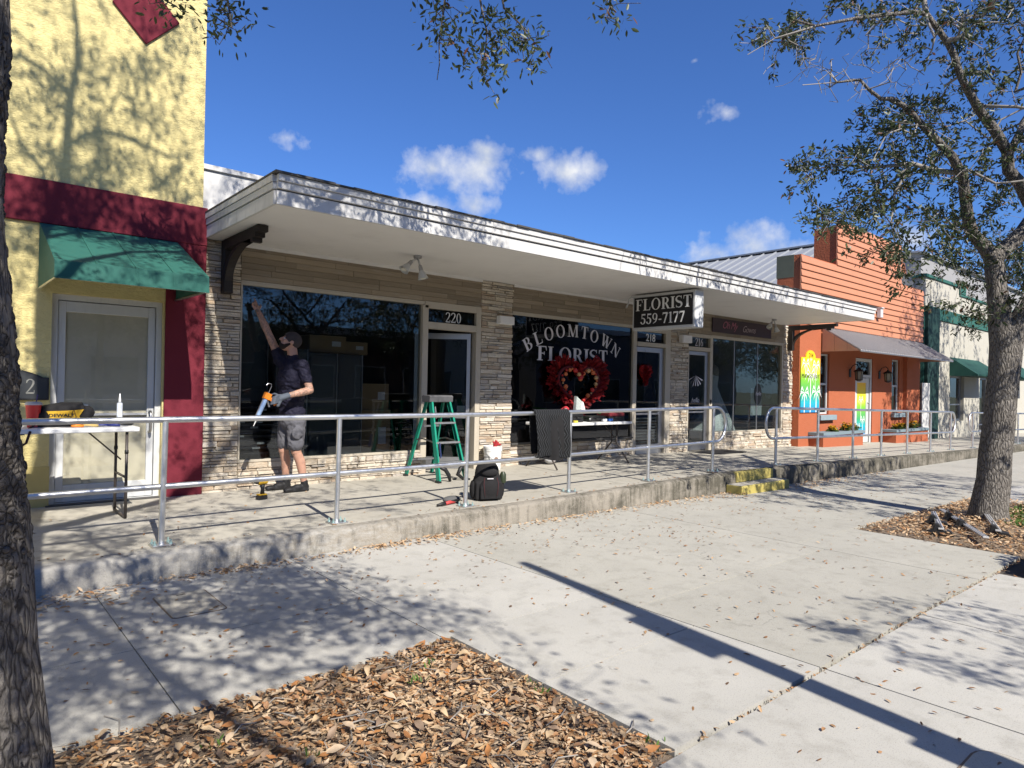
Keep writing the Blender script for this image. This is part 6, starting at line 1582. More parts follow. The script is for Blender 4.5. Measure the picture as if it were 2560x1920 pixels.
# ------------------------------------------------------------------ the worker
def remeshed(name, mb, mat, voxel=.008, it=4, parent=None, fac=.5):
    me = mb.mesh(name, mat); ob_ = bpy.data.objects.new(name, me); COL.objects.link(ob_)
    r_ = ob_.modifiers.new('r', 'REMESH'); r_.mode = 'VOXEL'; r_.voxel_size = voxel
    s_ = ob_.modifiers.new('s', 'SMOOTH'); s_.iterations = it; s_.factor = fac
    dg = bpy.context.evaluated_depsgraph_get(); me2 = bpy.data.meshes.new_from_object(ob_.evaluated_get(dg))
    bpy.data.objects.remove(ob_, do_unlink=True)
    me2.materials.clear(); me2.materials.append(mat); me2.shade_smooth(); me2.name = name
    return link(name, me2, parent)
def cap(m, a, b, ra, rb, n=14):
    a, b = Vector(a), Vector(b); m.tube([a, b], [ra, rb], n); m.sphere(a, ra, n, 8); m.sphere(b, rb, n, 8)
def wrinkle(o, amp, fx, fz, seed=0.0):
    me = o.data; n = len(me.vertices); co = [v.co.copy() for v in me.vertices]; nr = [v.normal.copy() for v in me.vertices]
    for i, v in enumerate(me.vertices):
        p = co[i]; q = Vector((p.x*fx, p.y*fx, p.z*fz+p.x*fx*.4+seed))
        f_ = mnoise.noise(q)+.5*mnoise.noise(q*2.1)
        v.co = p+nr[i]*amp*(1-2*abs(f_))
    me.update(); return o
def mat_skin():
    t = NT('skin_tattooed'); sep = t.n.new('ShaderNodeSeparateXYZ'); t.l.new(t.tc.outputs['Object'], sep.inputs[0]); v = t.coords()
    c = t.mix(t.noise(v, 9, 4), (.40, .215, .15), (.52, .30, .215))
    arm = t.math('MULTIPLY', t.math('GREATER_THAN', t.math('ABSOLUTE', t.math('ADD', sep.outputs['Y'], .47)), .135), t.math('GREATER_THAN', sep.outputs['Z'], 1.2))
    ink = t.ramp(t.noise(v, 34, 4, .6, 1.2), [(.47, 0.0), (.54, .62)])
    c = t.mix(t.math('MULTIPLY', ink, arm), c, (.11, .10, .085))
    t.pbr(c, .5, 0, t.bump(t.noise(v, 120, 3), .1, .002), .4, **{'Subsurface Weight': .08, 'Subsurface Radius': (.4, .15, .1), 'Subsurface Scale': .02})
    return t.m
SK = mat_skin()
pr = empty('person', (3.40, -.43, .2), label='man in dark cap, navy shirt and grey cargo shorts reaching up to the window', cat='person')
inv_p = Matrix.Translation(pr.location).inverted()
def pk(o): o.parent = pr; o.matrix_parent_inverse = inv_p; return o
C = Vector((3.315, -.455, 2.035)); U = Vector((.50, .0, .866)).normalized(); F = Vector((-.82, .16, .50)); F = (F-U*F.dot(U)).normalized(); S = U.cross(F)  # S: to his left... towards -Y
H3 = Matrix((F, S, U)).transposed()
def hp(f_, s_, u_): return C+F*f_+S*s_+U*u_
shL, shR = Vector((3.40, -.635, 1.74)), Vector((3.27, -.285, 1.82))
elL, wrL, haL = Vector((3.475, -.71, 1.45)), Vector((3.185, -.745, 1.385)), Vector((3.085, -.75, 1.355))
elR, wrR, haR = Vector((3.135, -.235, 2.135)), Vector((3.045, -.115, 2.415)), Vector((3.02, -.075, 2.49))
hipL, hipR = Vector((3.38, -.54, 1.06)), Vector((3.35, -.36, 1.06))
knL, knR = Vector((3.385, -.545, .70)), Vector((3.315, -.33, .70))
anL, anR = Vector((3.495, -.55, .30)), Vector((3.375, -.27, .30))
b = MB()
for q in ((3.37, -.45, 1.06), (3.365, -.45, 1.2)): b.sphere(q, .125, 16, 10, (.9, 1.05, .9))
b.sphere((3.35, -.45, 1.42), .13, 16, 10, (.85, 1.05, 1.2)); b.sphere((3.34, -.455, 1.62), .135, 16, 10, (.8, 1.1, 1.1))
cap(b, (3.365, -.46, 1.77), (3.345, -.455, 1.95), .068, .06)
cap(b, (3.34, -.46, 1.71), shL, .075, .058); cap(b, (3.33, -.45, 1.73), shR, .075, .056)
cap(b, shL, elL, .06, .045); cap(b, elL, elL.lerp(wrL, .35), .044, .047); cap(b, elL.lerp(wrL, .35), wrL, .047, .03)
cap(b, shR, elR, .058, .044); cap(b, elR, elR.lerp(wrR, .35), .043, .046); cap(b, elR.lerp(wrR, .35), wrR, .046, .029)
# right hand: palm, pointing index, curled fingers, thumb
dh = (haR-wrR).normalized(); side = dh.cross(Vector((0, 1, 0))).normalized(); nrm = side.cross(dh)
b.sphere(wrR.lerp(haR, .75), .045, 14, 10, (.95, .48, 1.05), Matrix((side, nrm, dh)).transposed())
kn = lambda i: haR+side*(-.030+.020*i)+dh*.008
for i, (L1, L2, L3, cu) in enumerate(((.046, .028, .022, .08), (.046, .03, .022, 1.15), (.042, .028, .02, 1.35), (.034, .022, .018, 1.5))):
    p0 = kn(i); d1 = (dh*math.cos(cu*.5)+Vector((0, -1, 0))*math.sin(cu*.5)*(1 if i else -.3)).normalized(); p1 = p0+d1*L1
    d2 = (dh*math.cos(cu*1.5)+Vector((0, -1, 0))*math.sin(cu*1.5)*(1 if i else -.2)).normalized(); p2 = p1+d2*L2
    d3 = (dh*math.cos(cu*2.1)+Vector((0, -1, 0))*math.sin(cu*2.1)*(1 if i else -.2)).normalized(); p3 = p2+d3*L3
    cap(b, p0, p1, .0105, .0095, 8); cap(b, p1, p2, .0095, .0085, 8); cap(b, p2, p3, .0085, .007, 8)
t0 = wrR.lerp(haR, .35)-side*.03; cap(b, t0, t0-side*.035+dh*.03, .013, .011, 8); cap(b, t0-side*.035+dh*.03, t0-side*.03+dh*.065, .011, .008, 8)
# head
b.sphere(hp(-.01, 0, .02), .1, 20, 14, (1.0, .79, 1.06), H3); b.sphere(hp(.025, 0, -.055), .075, 16, 12, (.95, .80, .95), H3)
b.sphere(hp(.052, 0, -.088), .034, 12, 8, (1, 1.1, .8), H3)
cap(b, hp(.088, 0, .018), hp(.112, 0, -.022), .012, .018, 8); b.sphere(hp(.075, 0, .03), .03, 10, 8, (.7, 1.7, .5), H3)
for s_ in (-1, 1):
    b.sphere(hp(-.012, s_*.082, -.005), .03, 10, 8, (.75, .33, 1.1), H3); b.sphere(hp(.062, s_*.04, -.02), .026, 10, 8, (1, 1, .8), H3)
cap(b, hp(.083, -.022, -.058), hp(.083, .022, -.058), .010, .010, 8)
# legs
cap(b, hipL, knL, .092, .062); cap(b, knL, knL.lerp(anL, .33)+Vector((.02, 0, 0)), .056, .060); cap(b, knL.lerp(anL, .33)+Vector((.02, 0, 0)), anL, .060, .037); cap(b, anL, (3.50, -.55, .24), .037, .036)
cap(b, hipR, knR, .092, .062); cap(b, knR, knR.lerp(anR, .33)+Vector((.02, 0, 0)), .056, .060); cap(b, knR.lerp(anR, .33)+Vector((.02, 0, 0)), anR, .060, .037); cap(b, anR, (3.38, -.27, .24), .037, .036)
pk(remeshed('body', b, SK, .0065, 3))
for s_ in (-1, 1):
    pk(MB().sphere(hp(.082, s_*.034, .004), .0105, 10, 8).build('eye', simple('eye_white', (.6, .58, .55), .3) if s_ < 0 else bpy.data.materials['eye_white'], smooth=True))
NV = simple('navy_shirt', (.007, .0065, .022), .8, .25, 12, .7, 22, .03)
DK = simple('dark_vest_front', (.02, .02, .024), .55, .2, 12, .3, 60, .01)
m = MB()
m.sphere((3.365, -.45, 1.17), .165, 18, 10, (.93, 1.06, .8)); m.sphere((3.35, -.45, 1.36), .175, 18, 10, (.86, 1.05, 1.2)); m.sphere((3.34, -.455, 1.58), .188, 18, 10, (.84, 1.1, 1.1)); m.sphere((3.345, -.455, 1.72), .135, 16, 10, (.9, 1.25, .75))
cap(m, (3.34, -.47, 1.70), shL, .105, .082); cap(m, shL, shL.lerp(elL, .55), .08, .068); cap(m, (3.33, -.45, 1.72), shR, .105, .078); cap(m, shR, shR.lerp(elR, .28), .078, .07)
cap(m, (3.36, -.46, 1.78), (3.355, -.46, 1.83), .082, .075)
wrinkle(pk(remeshed('shirt', m, NV, .008, 4)), .009, 9, 17)
m = MB()
m.sphere((3.37, -.45, 1.07), .17, 18, 10, (.92, 1.08, .75)); cap(m, hipL, (3.375, -.545, .79), .115, .098); cap(m, hipR, (3.33, -.34, .79), .115, .096)
m.sphere((3.35, -.655, .93), .07, 12, 8, (1.0, .28, 1.15))
wrinkle(pk(remeshed('shorts', m, simple('grey_shorts', (.10, .10, .113), .9, .22, 14, .5, 130, .006), .008, 3)), .007, 12, 13, 4)
pk(MB().lathe([(.158, 0), (.162, .018), (.158, .036)], (3.37, -.45, 1.115), 24, caps=False).build('belt', MT['black'], smooth=True))
BK = simple('shoe_black', (.012, .012, .013), .65, .2, 20, .3, 120, .004)
for (hx, tx, y, an) in ((3.555, 3.235, -.55, anL), (3.435, 3.115, -.28, anR)):
    m = MB(); m.sphere((hx-.05, y, .255), .05, 14, 10, (1.05, .82, 1.0)); m.sphere((hx-.14, y, .25), .06, 14, 10, (1.4, .75, .75)); m.sphere((tx+.07, y, .235), .052, 14, 10, (1.5, .88, .62))
    cap(m, (hx-.055, y, .27), (hx-.06, y, .315), .043, .045); m.box(hx-.31, hx-.01, y-.038, y+.038, .206, .235)
    sh_ = pk(remeshed('shoe', m, BK, .008, 3))
    sole = MB(); pts = [(hx-.005, y-.03), (hx-.12, y-.036), (tx+.06, y-.046), (tx+.01, y-.02), (tx+.01, y+.02), (tx+.06, y+.046), (hx-.12, y+.036), (hx-.005, y+.03)]
    so = sole.prism(pts, 'z', pz(3)+.001, .218).build('sole', simple('sole_grey', (.05, .05, .052), .8) if 'sole_grey' not in bpy.data.materials else bpy.data.materials['sole_grey'], None, bevel=.006)
    so.parent = sh_; so.matrix_parent_inverse = inv_p
m = MB(); m.sphere(hp(-.018, 0, .042), .112, 22, 14, (1.02, .84, .94), H3)
cp = remeshed('cap', m, simple('brown_cap', (.045, .036, .036), .9, .15, 15, .4, 160, .004), .008, 2); pk(cp)
bm = MB(); n = 10; tp, bt = [], []
for i in range(n+1):
    a = R(-78+156*i/n); tp.append(hp(.075+.085*math.cos(a), .085*math.sin(a), .052+.012*math.cos(a))); bt.append(hp(.07, .078*math.sin(a), .056))
for q in tp+bt: bm.v.append(tuple(q))
for q in tp+bt: bm.v.append(tuple(q-U*.006))
for i in range(n):
    o_ = n+1; k2 = 2*(n+1)
    bm.f += [(i, i+1, o_+i+1, o_+i), (k2+i, k2+o_+i, k2+o_+i+1, k2+i+1), (i, k2+i, k2+i+1, i+1)]
vz = bm.build('visor', bpy.data.materials['brown_cap']); vz.parent = cp; vz.matrix_parent_inverse = inv_p
m = MB(); m.sphere(hp(.045, 0, -.088), .055, 14, 10, (.95, 1.12, .7), H3); m.sphere(hp(.078, 0, -.066), .026, 12, 8, (.8, 1.2, .9), H3)
for s_ in (-1, 1): cap(m, hp(.03, s_*.06, -.075), hp(-.002, s_*.073, -.03), .024, .012, 8)
pk(remeshed('beard', m, simple('dark_beard', (.018, .013, .011), .95, .3, 40, .8, 220, .006), .007, 1))
# gloved hand closing on the gun handle
m = MB(); GLm = simple('grey_glove', (.085, .10, .125), .85, .15, 20, .4, 150, .004)
cap(m, wrL, haL, .036, .040); m.sphere(haL, .05, 14, 10, (1.0, .62, .95))
gd = Vector((-.36, 0, -.93)).normalized()           # along the tube of the gun
for i in range(4):
    p0 = haL+Vector((-.02-.006*i, -.02, .03-.026*i)); p1 = p0+Vector((-.045, -.022, -.012)); p2 = p1+Vector((-.022, .03, -.012)); p3 = p2+Vector((.012, .028, -.004))
    cap(m, p0, p1, .015, .014, 8); cap(m, p1, p2, .014, .013, 8); cap(m, p2, p3, .013, .011, 8)
cap(m, haL+Vector((-.005, .03, .03)), haL+Vector((-.045, .045, .05)), .017, .014, 8); cap(m, haL+Vector((-.045, .045, .05)), haL+Vector((-.085, .03, .04)), .014, .012, 8)
cap(m, haL+Vector((.0, 0, -.03)), haL+Vector((-.02, 0, -.085)), .03, .022, 8)
pk(remeshed('glove', m, GLm, .0065, 2))

# caulking gun in the gloved hand
g0 = Vector((2.945, -.752, 1.40)); gt = Vector((-.40, .0, -.917)).normalized()
cg = empty('caulking_gun', tuple(g0), label='caulking gun with orange frame and blue white tube in gloved hand', cat='caulking gun')
def gk(name, mb, mat, sm='auto'):
    o = mb.build(name, mat, None, smooth=sm); o.parent = cg; o.matrix_parent_inverse = Matrix.Translation(cg.location).inverted(); return o
ORG = simple('orange_plastic', (.72, .22, .02), .45)
gk('frame_block', MB().bar(g0-gt*.012, g0+gt*.062, .06, .075, (1, 0, 0)), ORG, False)
gk('cartridge', MB().tube([g0+gt*.065, g0+gt*.30], .0245, 16), mat_paint('blue_white_tube', (.25, .36, .55), .5, .4, .9, (.02, .08, .36), False))
gk('nozzle', MB().tube([g0+gt*.30, g0+gt*.32, g0+gt*.40], [.018, .009, .004], 10), MT['letter_white'])
gk('cradle', MB().bar(g0+gt*.06-Vector((.02, 0, -.01)), g0+gt*.30-Vector((.02, 0, -.01)), .010, .02), MT['alu_dark'], False)
hk = [g0-gt*.01, g0-gt*.10, g0-gt*.125+Vector((-.012, 0, .004)), g0-gt*.125+Vector((-.05, 0, .012)), g0-gt*.115+Vector((-.066, 0, .0))]
gk('push_rod', MB().tube(hk, .0042, 8), MT['steel'])
gk('handle', MB().bar(g0+gt*.03+Vector((.03, 0, -.01)), g0+gt*.10+Vector((.13, 0, -.035)), .026, .032), ORG, False)
gk('trigger', MB().bar(g0+gt*.06+Vector((.02, 0, -.02)), g0+gt*.13+Vector((.07, 0, -.03)), .012, .016), MT['steel'], False)

# ------------------------------------------------------------------ step ladder
ld = empty('step_ladder', (5.47, -.5, .2), label='green fibreglass step ladder standing in the doorway numbered 220', cat='ladder')
def lk(name, mb, mat, bevel=0.0, sm=False):
    o = mb.build(name, mat, None, smooth=sm, bevel=bevel); o.parent = ld; o.matrix_parent_inverse = Matrix.Translation(ld.location).inverted(); return o
GRN = simple('green_fibreglass', (.01, .235, .155), .45, .08, 8, .05)
lk('top_cap', MB().prism([(-.64, 1.30), (-.44, 1.30), (-.43, 1.385), (-.46, 1.40), (-.62, 1.40), (-.65, 1.385)], 'x', 5.265, 5.665), simple('grey_cap', (.09, .09, .095), .6, .3, 20, .3), .008)
def railp(a, b, w=.062, t=.022):
    a, b = Vector(a), Vector(b); m_ = MB(); d = (b-a).normalized(); y = Vector((0, 1, 0)); y = (y-d*y.dot(d)).normalized(); x = y.cross(d)
    for ox, wx_, oy, wy in ((0, .006, 0, w), (.012, .03, -w/2+.003, .006), (.012, .03, w/2-.003, .006)):
        s_ = 1 if (a.x+b.x)/2 < 5.465 else -1
        p = [q+x*(s_*ox-wx_/2 if False else s_*ox+k1*wx_/2)+y*(oy+k2*wy/2) for q in (a, b) for k1, k2 in ((-1, -1), (1, -1), (1, 1), (-1, 1))]
        m_.hexa(p)
    return m_
fL, fR, rL, rR = ((5.235, -.93, .205), (5.30, -.60, 1.31)), ((5.745, -.90, .205), (5.63, -.60, 1.31)), ((5.25, -.06, .205), (5.31, -.48, 1.31)), ((5.735, -.04, .205), (5.62, -.48, 1.31))
for a, b_ in (fL, fR): lk('front_rail', railp(a, b_, .075), GRN)
for a, b_ in (rL, rR): lk('rear_rail', railp(a, b_, .05), GRN)
for z in (.47, .74, 1.01):
    t = (z-.205)/1.105; y = -.93+.33*t; xa = 5.235+.065*t+.01; xb_ = 5.745-.115*t-.01
    lk('step', MB().box(xa, xb_, y-.045, y+.045, z-.012, z+.012), MT['alu'], .003)
    lk('step_brace', MB().bar((xa+.01, y, z-.02), (xa+.10, y, z-.012), .02, .004).bar((xb_-.01, y, z-.02), (xb_-.10, y, z-.012), .02, .004), MT['alu_dark'])
for z in (.45, .95):
    t = (z-.205)/1.105; y = -.06-.42*t
    lk('rear_bar', MB().box(5.25+.06*t, 5.735-.115*t, y-.012, y+.012, z-.012, z+.012), MT['alu_dark'])
lk('foot_brace', MB().tube([(5.27, -.90, .42), (5.36, -.915, .38), (5.42, -.915, .30), (5.44, -.92, .215)], [.02, .03, .03, .02], 8), MT['black'], sm=True)
lk('foot_brace', MB().tube([(5.72, -.88, .42), (5.63, -.90, .38), (5.58, -.905, .30), (5.70, -.90, .215)], [.02, .03, .03, .02], 8), MT['black'], sm=True)
for a, _ in (fL, fR, rL, rR): lk('rubber_foot', MB().box(a[0]-.028, a[0]+.028, a[1]-.045, a[1]+.045, .2005, .235), MT['black'], .004)
for xa, s_ in ((5.28, 1), (5.68, -1)): lk('spreader', MB().bar((xa, -.78, .74), (xa, -.45, .78), .004, .02).bar((xa, -.45, .78), (xa, -.20, .74), .004, .02), MT['steel'])
lk('side_label', MB().bar((5.246, -.965, .55), (5.262, -.905, .75), .002, .05), simple('blue_label', (.04, .09, .35), .5))
lk('side_label', MB().bar((5.272, -.80, 1.08), (5.283, -.745, 1.24), .002, .04), MT['letter'])

# ------------------------------------------------------------------ bucket, rag, backpack, drill, plier
bk = empty('bucket', (6.76, -.22, pz(6.7)), label='white plastic bucket with round printed badge beside stone pier', cat='bucket')
link('pail', MB().lathe([(.128, 0), (.132, .02), (.143, .30), (.150, .30), (.150, .318), (.145, .318), (.146, .338), (.153, .338), (.153, .355), (.146, .358), (.154, .372), (.146, .375), (.138, .37), (.125, .02), (.0, .02)], n=36, caps=False).mesh('pail', simple('white_plastic', (.76, .76, .74), .4, .05, 8, .02, dirt=.2), 'auto'), bk)
hn = [(.155*math.cos(R(a)), -.158*abs(math.sin(R(a)))-.0, .345-.19*math.sin(R(a))) for a in range(0, 181, 12)]
link('bail_handle', MB().tube(hn, .003, 6).mesh('bail_handle', MT['steel'], True), bk)
bd = MB().lathe([(.0, 0), (.034, 0)], n=20, caps=False); 
badge = link('badge', bd.mesh('badge', simple('brown_badge', (.22, .15, .12), .5)), bk, (-.035, -.139, .18), (R(90-2.5), 0, R(-14)))
rg = empty('red_glove', (6.80, -.24, pz(6.7)+.36), label='crumpled red work glove poking out of the white bucket', cat='glove')
m = MB(); cap(m, (-.02, 0, -.05), (.0, 0, .05), .04, .035, 10)
for dx, dz, L in ((-.05, .08, .05), (-.02, .10, .06), (.02, .09, .05), (.07, .06, .06), (.10, .03, .05)): cap(m, (dx*.4, -.01, .03), (dx, random.uniform(-.03, .02), dz), .018, .014, 8)
o = remeshed('glove_body', m, simple('red_knit', (.30, .02, .025), .9, .3, 20, .6, 120, .006), .008, 2); o.parent = rg
link('cuff', MB().lathe([(.042, -.06), (.045, -.05), (.042, -.035)], n=14, caps=False).mesh('cuff', bpy.data.materials['red_knit'], True), rg)
bp = empty('backpack', (4.97, -2.33, pz(5)), R(-22), label='black backpack with dark red piping leaning by the rail post', cat='backpack')
m = MB()
m.sphere((0, .02, .19), .2, 20, 14, (.9, .58, .98)); m.sphere((0, .03, .33), .16, 20, 14, (.92, .62, .9)); m.box(-.165, .165, -.085, .12, .015, .22); m.sphere((0, .02, .38), .12, 16, 12, (1.0, .7, .8))
link('main_bag', remeshed('main_bag', m, MT['black_fabric'], .012, 6).data, bp); bpy.data.objects.remove([o for o in COL.objects if o.name.startswith('main_bag') and o.parent is None][0], do_unlink=True)
m = MB(); m.sphere((0, -.09, .15), .15, 18, 12, (.85, .42, .85)); m.box(-.12, .12, -.135, -.07, .03, .17)
o = remeshed('front_pocket', m, MT['black_fabric'], .011, 5); o.parent = bp
m = MB(); m.sphere((0, -.07, .335), .09, 14, 10, (1.2, .5, .6)); o = remeshed('top_pocket', m, MT['black_fabric'], .01, 4); o.parent = bp
for s_ in (-1, 1):
    link('piping', MB().tube([(s_*.075, -.128, .28), (s_*.088, -.152, .22), (s_*.082, -.158, .14), (s_*.07, -.15, .06)], .002, 5).mesh('piping', simple('dark_red_piping', (.10, .008, .012), .6), True), bp)
    o = remeshed('side_pouch', MB().sphere((s_*.175, .02, .13), .075, 14, 10, (.5, .8, 1.5)), MT['black_fabric'], .01, 3); o.parent = bp
    link('shoulder_strap', MB().tube([(s_*.07, .12, .42), (s_*.09, .17, .30), (s_*.10, .16, .16), (s_*.13, .12, .06)], .02, 6).mesh('shoulder_strap', MT['black'], True), bp)
link('carry_loop', MB().tube([(-.04, .07, .46), (-.03, .07, .50), (.03, .07, .50), (.04, .07, .46)], .008, 6).mesh('carry_loop', MT['black'], True), bp)
link('brand_patch', MB().box(-.045, .03, -.1395, -.137, .265, .275).mesh('brand_patch', MT['letter']), bp)
link('side_bottle', MB().lathe([(.035, 0), (.038, .02), (.038, .10), (.02, .13)], (.19, .0, .20), 14).mesh('side_bottle', simple('olive_bottle', (.03, .04, .02), .4), 'auto'), bp)
dl = empty('cordless_drill', (2.865, -.85, .2), R(10), label='yellow and black cordless drill standing upright on the walkway', cat='drill')
YL = simple('tool_yellow', (.50, .30, .018), .5)
link('battery', MB().box(-.06, .05, -.038, .038, .001, .05).mesh('battery', MT['black'], bevel=.008), dl)
link('battery_top', MB().box(-.055, .045, -.036, .036, .051, .066).mesh('battery_top', YL, bevel=.005), dl)
link('grip', MB().tube([(0, 0, .06), (.005, 0, .12), (.0, 0, .175)], [.024, .022, .026], 10).mesh('grip', MT['black'], True), dl)
link('motor_body', MB().tube([(.06, 0, .205), (.05, 0, .205), (-.04, 0, .205), (-.055, 0, .205)], [.02, .034, .034, .028], 14).mesh('motor_body', YL, 'auto'), dl)
link('chuck', MB().tube([(-.055, 0, .205), (-.075, 0, .205), (-.10, 0, .205)], [.024, .024, .012], 12).mesh('chuck', MT['black'], 'auto'), dl)
link('trigger', MB().box(-.028, -.016, -.01, .01, .14, .175).mesh('trigger', MT['black'], bevel=.003), dl)
pc = empty('pipe_cutter', (4.35, -2.36, pz(4.4)), R(15), label='red-handled tool lying by the rail post near backpack', cat='tool')
link('handle', MB().tube([(0, 0, .025), (.07, 0, .03), (.16, 0, .025)], [.018, .02, .018], 10).mesh('handle', simple('red_rubber', (.45, .05, .05), .6), True), pc)
link('head', MB().tube([(-.12, .02, .02), (-.04, .01, .025), (0, 0, .025)], [.012, .02, .018], 10).mesh('head', MT['black'], True), pc)
pd = empty('grey_pad', (4.50, -2.27, pz(4.4)), label='small grey kneeling pad behind the rail post beside backpack', cat='pad')
m = MB(); m.sphere((0, 0, .045), .11, 18, 10, (1.1, .7, .38)); o = remeshed('pad_body', m, simple('grey_foam', (.09, .09, .09), .9), .01, 2); o.parent = pd
link('strap', MB().tube([(-.1, -.06, .03), (0, -.09, .06), (.1, -.06, .03)], .006, 6).mesh('strap', MT['black'], True), pd)

# ------------------------------------------------------------------ folding tables
WT = simple('white_table_top', (.70, .70, .69), .45, .05, 5, .05, dirt=.15)
BRN = simple('brown_steel', (.06, .05, .045), .45, .1, 8, .05)
def ftable(name, x0, x1, y0, y1, zf, h, label, legs='h'):
    t = empty(name, ((x0+x1)/2, (y0+y1)/2, zf), label=label, cat='table', group='folding work tables on the walkway')
    w, d = (x1-x0)/2, (y1-y0)/2
    link('table_top', MB().box(-w, w, -d, d, h-.045, h).mesh('table_top', WT, bevel=.010, segs=2), t)
    link('hinge', MB().box(-.02, .02, -d-.004, d+.004, h-.052, h-.045).mesh('hinge', MT['black']), t)
    for s_ in (-1, 1):
        lx_ = s_*(w-.10)
        if legs == 'h':
            for yy in (-d+.05, d-.05): link('leg', MB().tube([(lx_, yy, h-.05), (lx_, yy, .02)], .0135, 10).mesh('leg', BRN, True), t)
            link('cross_bar', MB().tube([(lx_, -d+.05, h*.45), (lx_, d-.05, h*.45)], .012, 8).mesh('cross_bar', BRN, True), t)
            link('foot_bar', MB().tube([(lx_, -d+.05, .016), (lx_, d-.05, .016)], .0135, 8).mesh('foot_bar', BRN, True), t)
            for yy in (-d+.05, d-.05): link('leg_collar', MB().tube([(lx_, yy, h*.75), (lx_, yy, h*.71)], .018, 8).mesh('leg_collar', MT['black'], True), t)
        else:
            for yy in (-1, 1): link('leg', MB().tube([(lx_, yy*.05, h-.05), (lx_, yy*.06, h*.48), (lx_-.02, yy*(d+.04), .01)], .0135, 10).mesh('leg', BRN, True), t)
            link('cross_bar', MB().tube([(lx_, -.06, h*.5), (lx_, .06, h*.5)], .012, 8).mesh('cross_bar', BRN, True), t)
        link('leg_brace', MB().tube([(lx_-s_*.28, 0, h-.06), (lx_, 0, h*.62)], .008, 6).mesh('leg_brace', BRN, True), t)
    return t
ftable('folding_table', -.33, 1.52, -1.25, -.65, pz(1), .885, 'tall white folding table with tools in front of the yellow building door', 'h')
ftable('folding_table', 7.38, 9.33, -.94, -.30, pz(8), .735, 'white folding table crowded with tools below the florist window', 'w')
TL = pz(1)+.886; TR_ = pz(8)+.736
# on the left table
cu_ = empty('drink_cup', (.70, -.98, TL), label='red and white paper drink cup with straw on left table', cat='cup')
link('cup_body', MB().lathe([(.045, 0), (.062, .20), (.066, .205), (.064, .21)], n=22).mesh('cup_body', mat_paint('red_cup', (.50, .03, .03), .3, .5, .55, (.7, .55, .5), False), 'auto'), cu_)
link('lid', MB().lathe([(.068, .205), (.068, .22), (.05, .235)], n=22).mesh('lid', simple('clear_lid', (.5, .46, .44), .3), 'auto'), cu_)
link('straw', MB().tube([(0, 0, .1), (.03, 0, .30)], .005, 6).mesh('straw', simple('purple_straw', (.08, .05, .16), .5), True), cu_)
tb = empty('tool_bag', (.93, -.92, TL), label='black and yellow DEWALT tool bag on the left table', cat='tool bag'); tb.scale = (.92, .92, .76)
m = MB(); m.box(-.22, .22, -.11, .11, .0, .17); m.tube([(-.18, 0, .17), (.0, 0, .20), (.18, 0, .205)], [.09, .105, .10], 14); m.sphere((-.19, 0, .13), .09, 12, 8); m.sphere((.2, 0, .17), .09, 12, 8)
o = remeshed('bag_body', m, MT['black_fabric'], .012, 4); o.parent = tb
pnl = link('side_panel', MB().prism([(-.14, .06), (.16, .06), (.13, .13), (.17, .215), (.02, .20), (-.15, .195), (-.12, .13)], 'y', -.128, -.118).mesh('side_panel', YL), tb)
link('lettering', font_mesh('lettering', 'DEWALT', .055, MT['black'], 0, 'CENTER', .002), pnl, (-.02, -.1295, .125))
for s_ in (-1, 1): link('panel_strap', MB().bar((s_*.035+.08, -.131, .06), (.08+s_*.004, -.131, .21), .004, .022, (0, 1, 0)).mesh('panel_strap', MT['black']), tb)
link('shoulder_strap', MB().tube([(-.22, -.05, .05), (-.30, -.22, -.01), (-.30, -.36, -.03), (-.33, -.37, -.16), (-.40, -.36, -.22), (-.50, -.30, -.20)], .012, 6).mesh('shoulder_strap', simple('maroon_strap', (.04, .012, .014), .8), True), tb)
ct = empty('sealant_tube', (1.40, -.95, TL), label='upright white sealant cartridge with nozzle on left table', cat='cartridge')
link('cartridge_body', MB().lathe([(.025, 0), (.0255, .01), (.0255, .215), (.022, .222)], n=20).mesh('cartridge_body', mat_paint('white_blue_label', (.56, .60, .66), .15, .5, .5, (.25, .32, .5), False), 'auto'), ct)
link('nozzle', MB().lathe([(.014, .222), (.011, .25), (.004, .315)], n=12).mesh('nozzle', MT['letter_white'], True), ct)
YP = simple('tan_handle', (.5, .36, .12), .6)
BLU = simple('dark_blue_plastic', (.02, .03, .16), .5)
for i, (x, y, mt_, L, a, lab) in enumerate(((1.02, -1.16, bpy.data.materials['orange_plastic'], .10, 8, 'orange-handled scraper lying at front edge of left table'), (1.12, -1.14, YP, .14, -15, 'tan-handled putty knife on the left table'), (1.24, -1.12, BLU, .12, 10, 'dark blue handled tool on the left table'), (1.32, -1.16, BLU, .10, -30, 'short navy screwdriver right of blue tool on left table'), (1.42, -1.08, MT['black'], .14, 20, 'black pliers at right end of the left table'))):
    h_ = empty('hand_tool', (x, y, TL+.001), R(a), label=lab, cat='tool', group='hand tools on the left table')
    link('handle', MB().tube([(-L/2, 0, .014), (0, 0, .017), (L/2, 0, .013)], [.010, .014, .011], 8).mesh('handle', mt_, True), h_)
    link('blade', MB().bar((L/2, 0, .012), (L/2+.07, 0, .009), .022 if i < 2 else .010, .004).mesh('blade', MT['steel']), h_)
tp = empty('tape_coil', (1.46, -.85, TL), label='flat black coil of tape at the right end of left table', cat='tape')
link('coil', MB().lathe([(.03, 0), (.085, 0), (.085, .035), (.03, .035), (.03, 0)], n=24, caps=False).mesh('coil', MT['black'], 'auto'), tp)
link('core', MB().lathe([(.026, .001), (.030, .001), (.030, .034), (.026, .034)], n=20, caps=False).mesh('core', CB, 'auto'), tp)
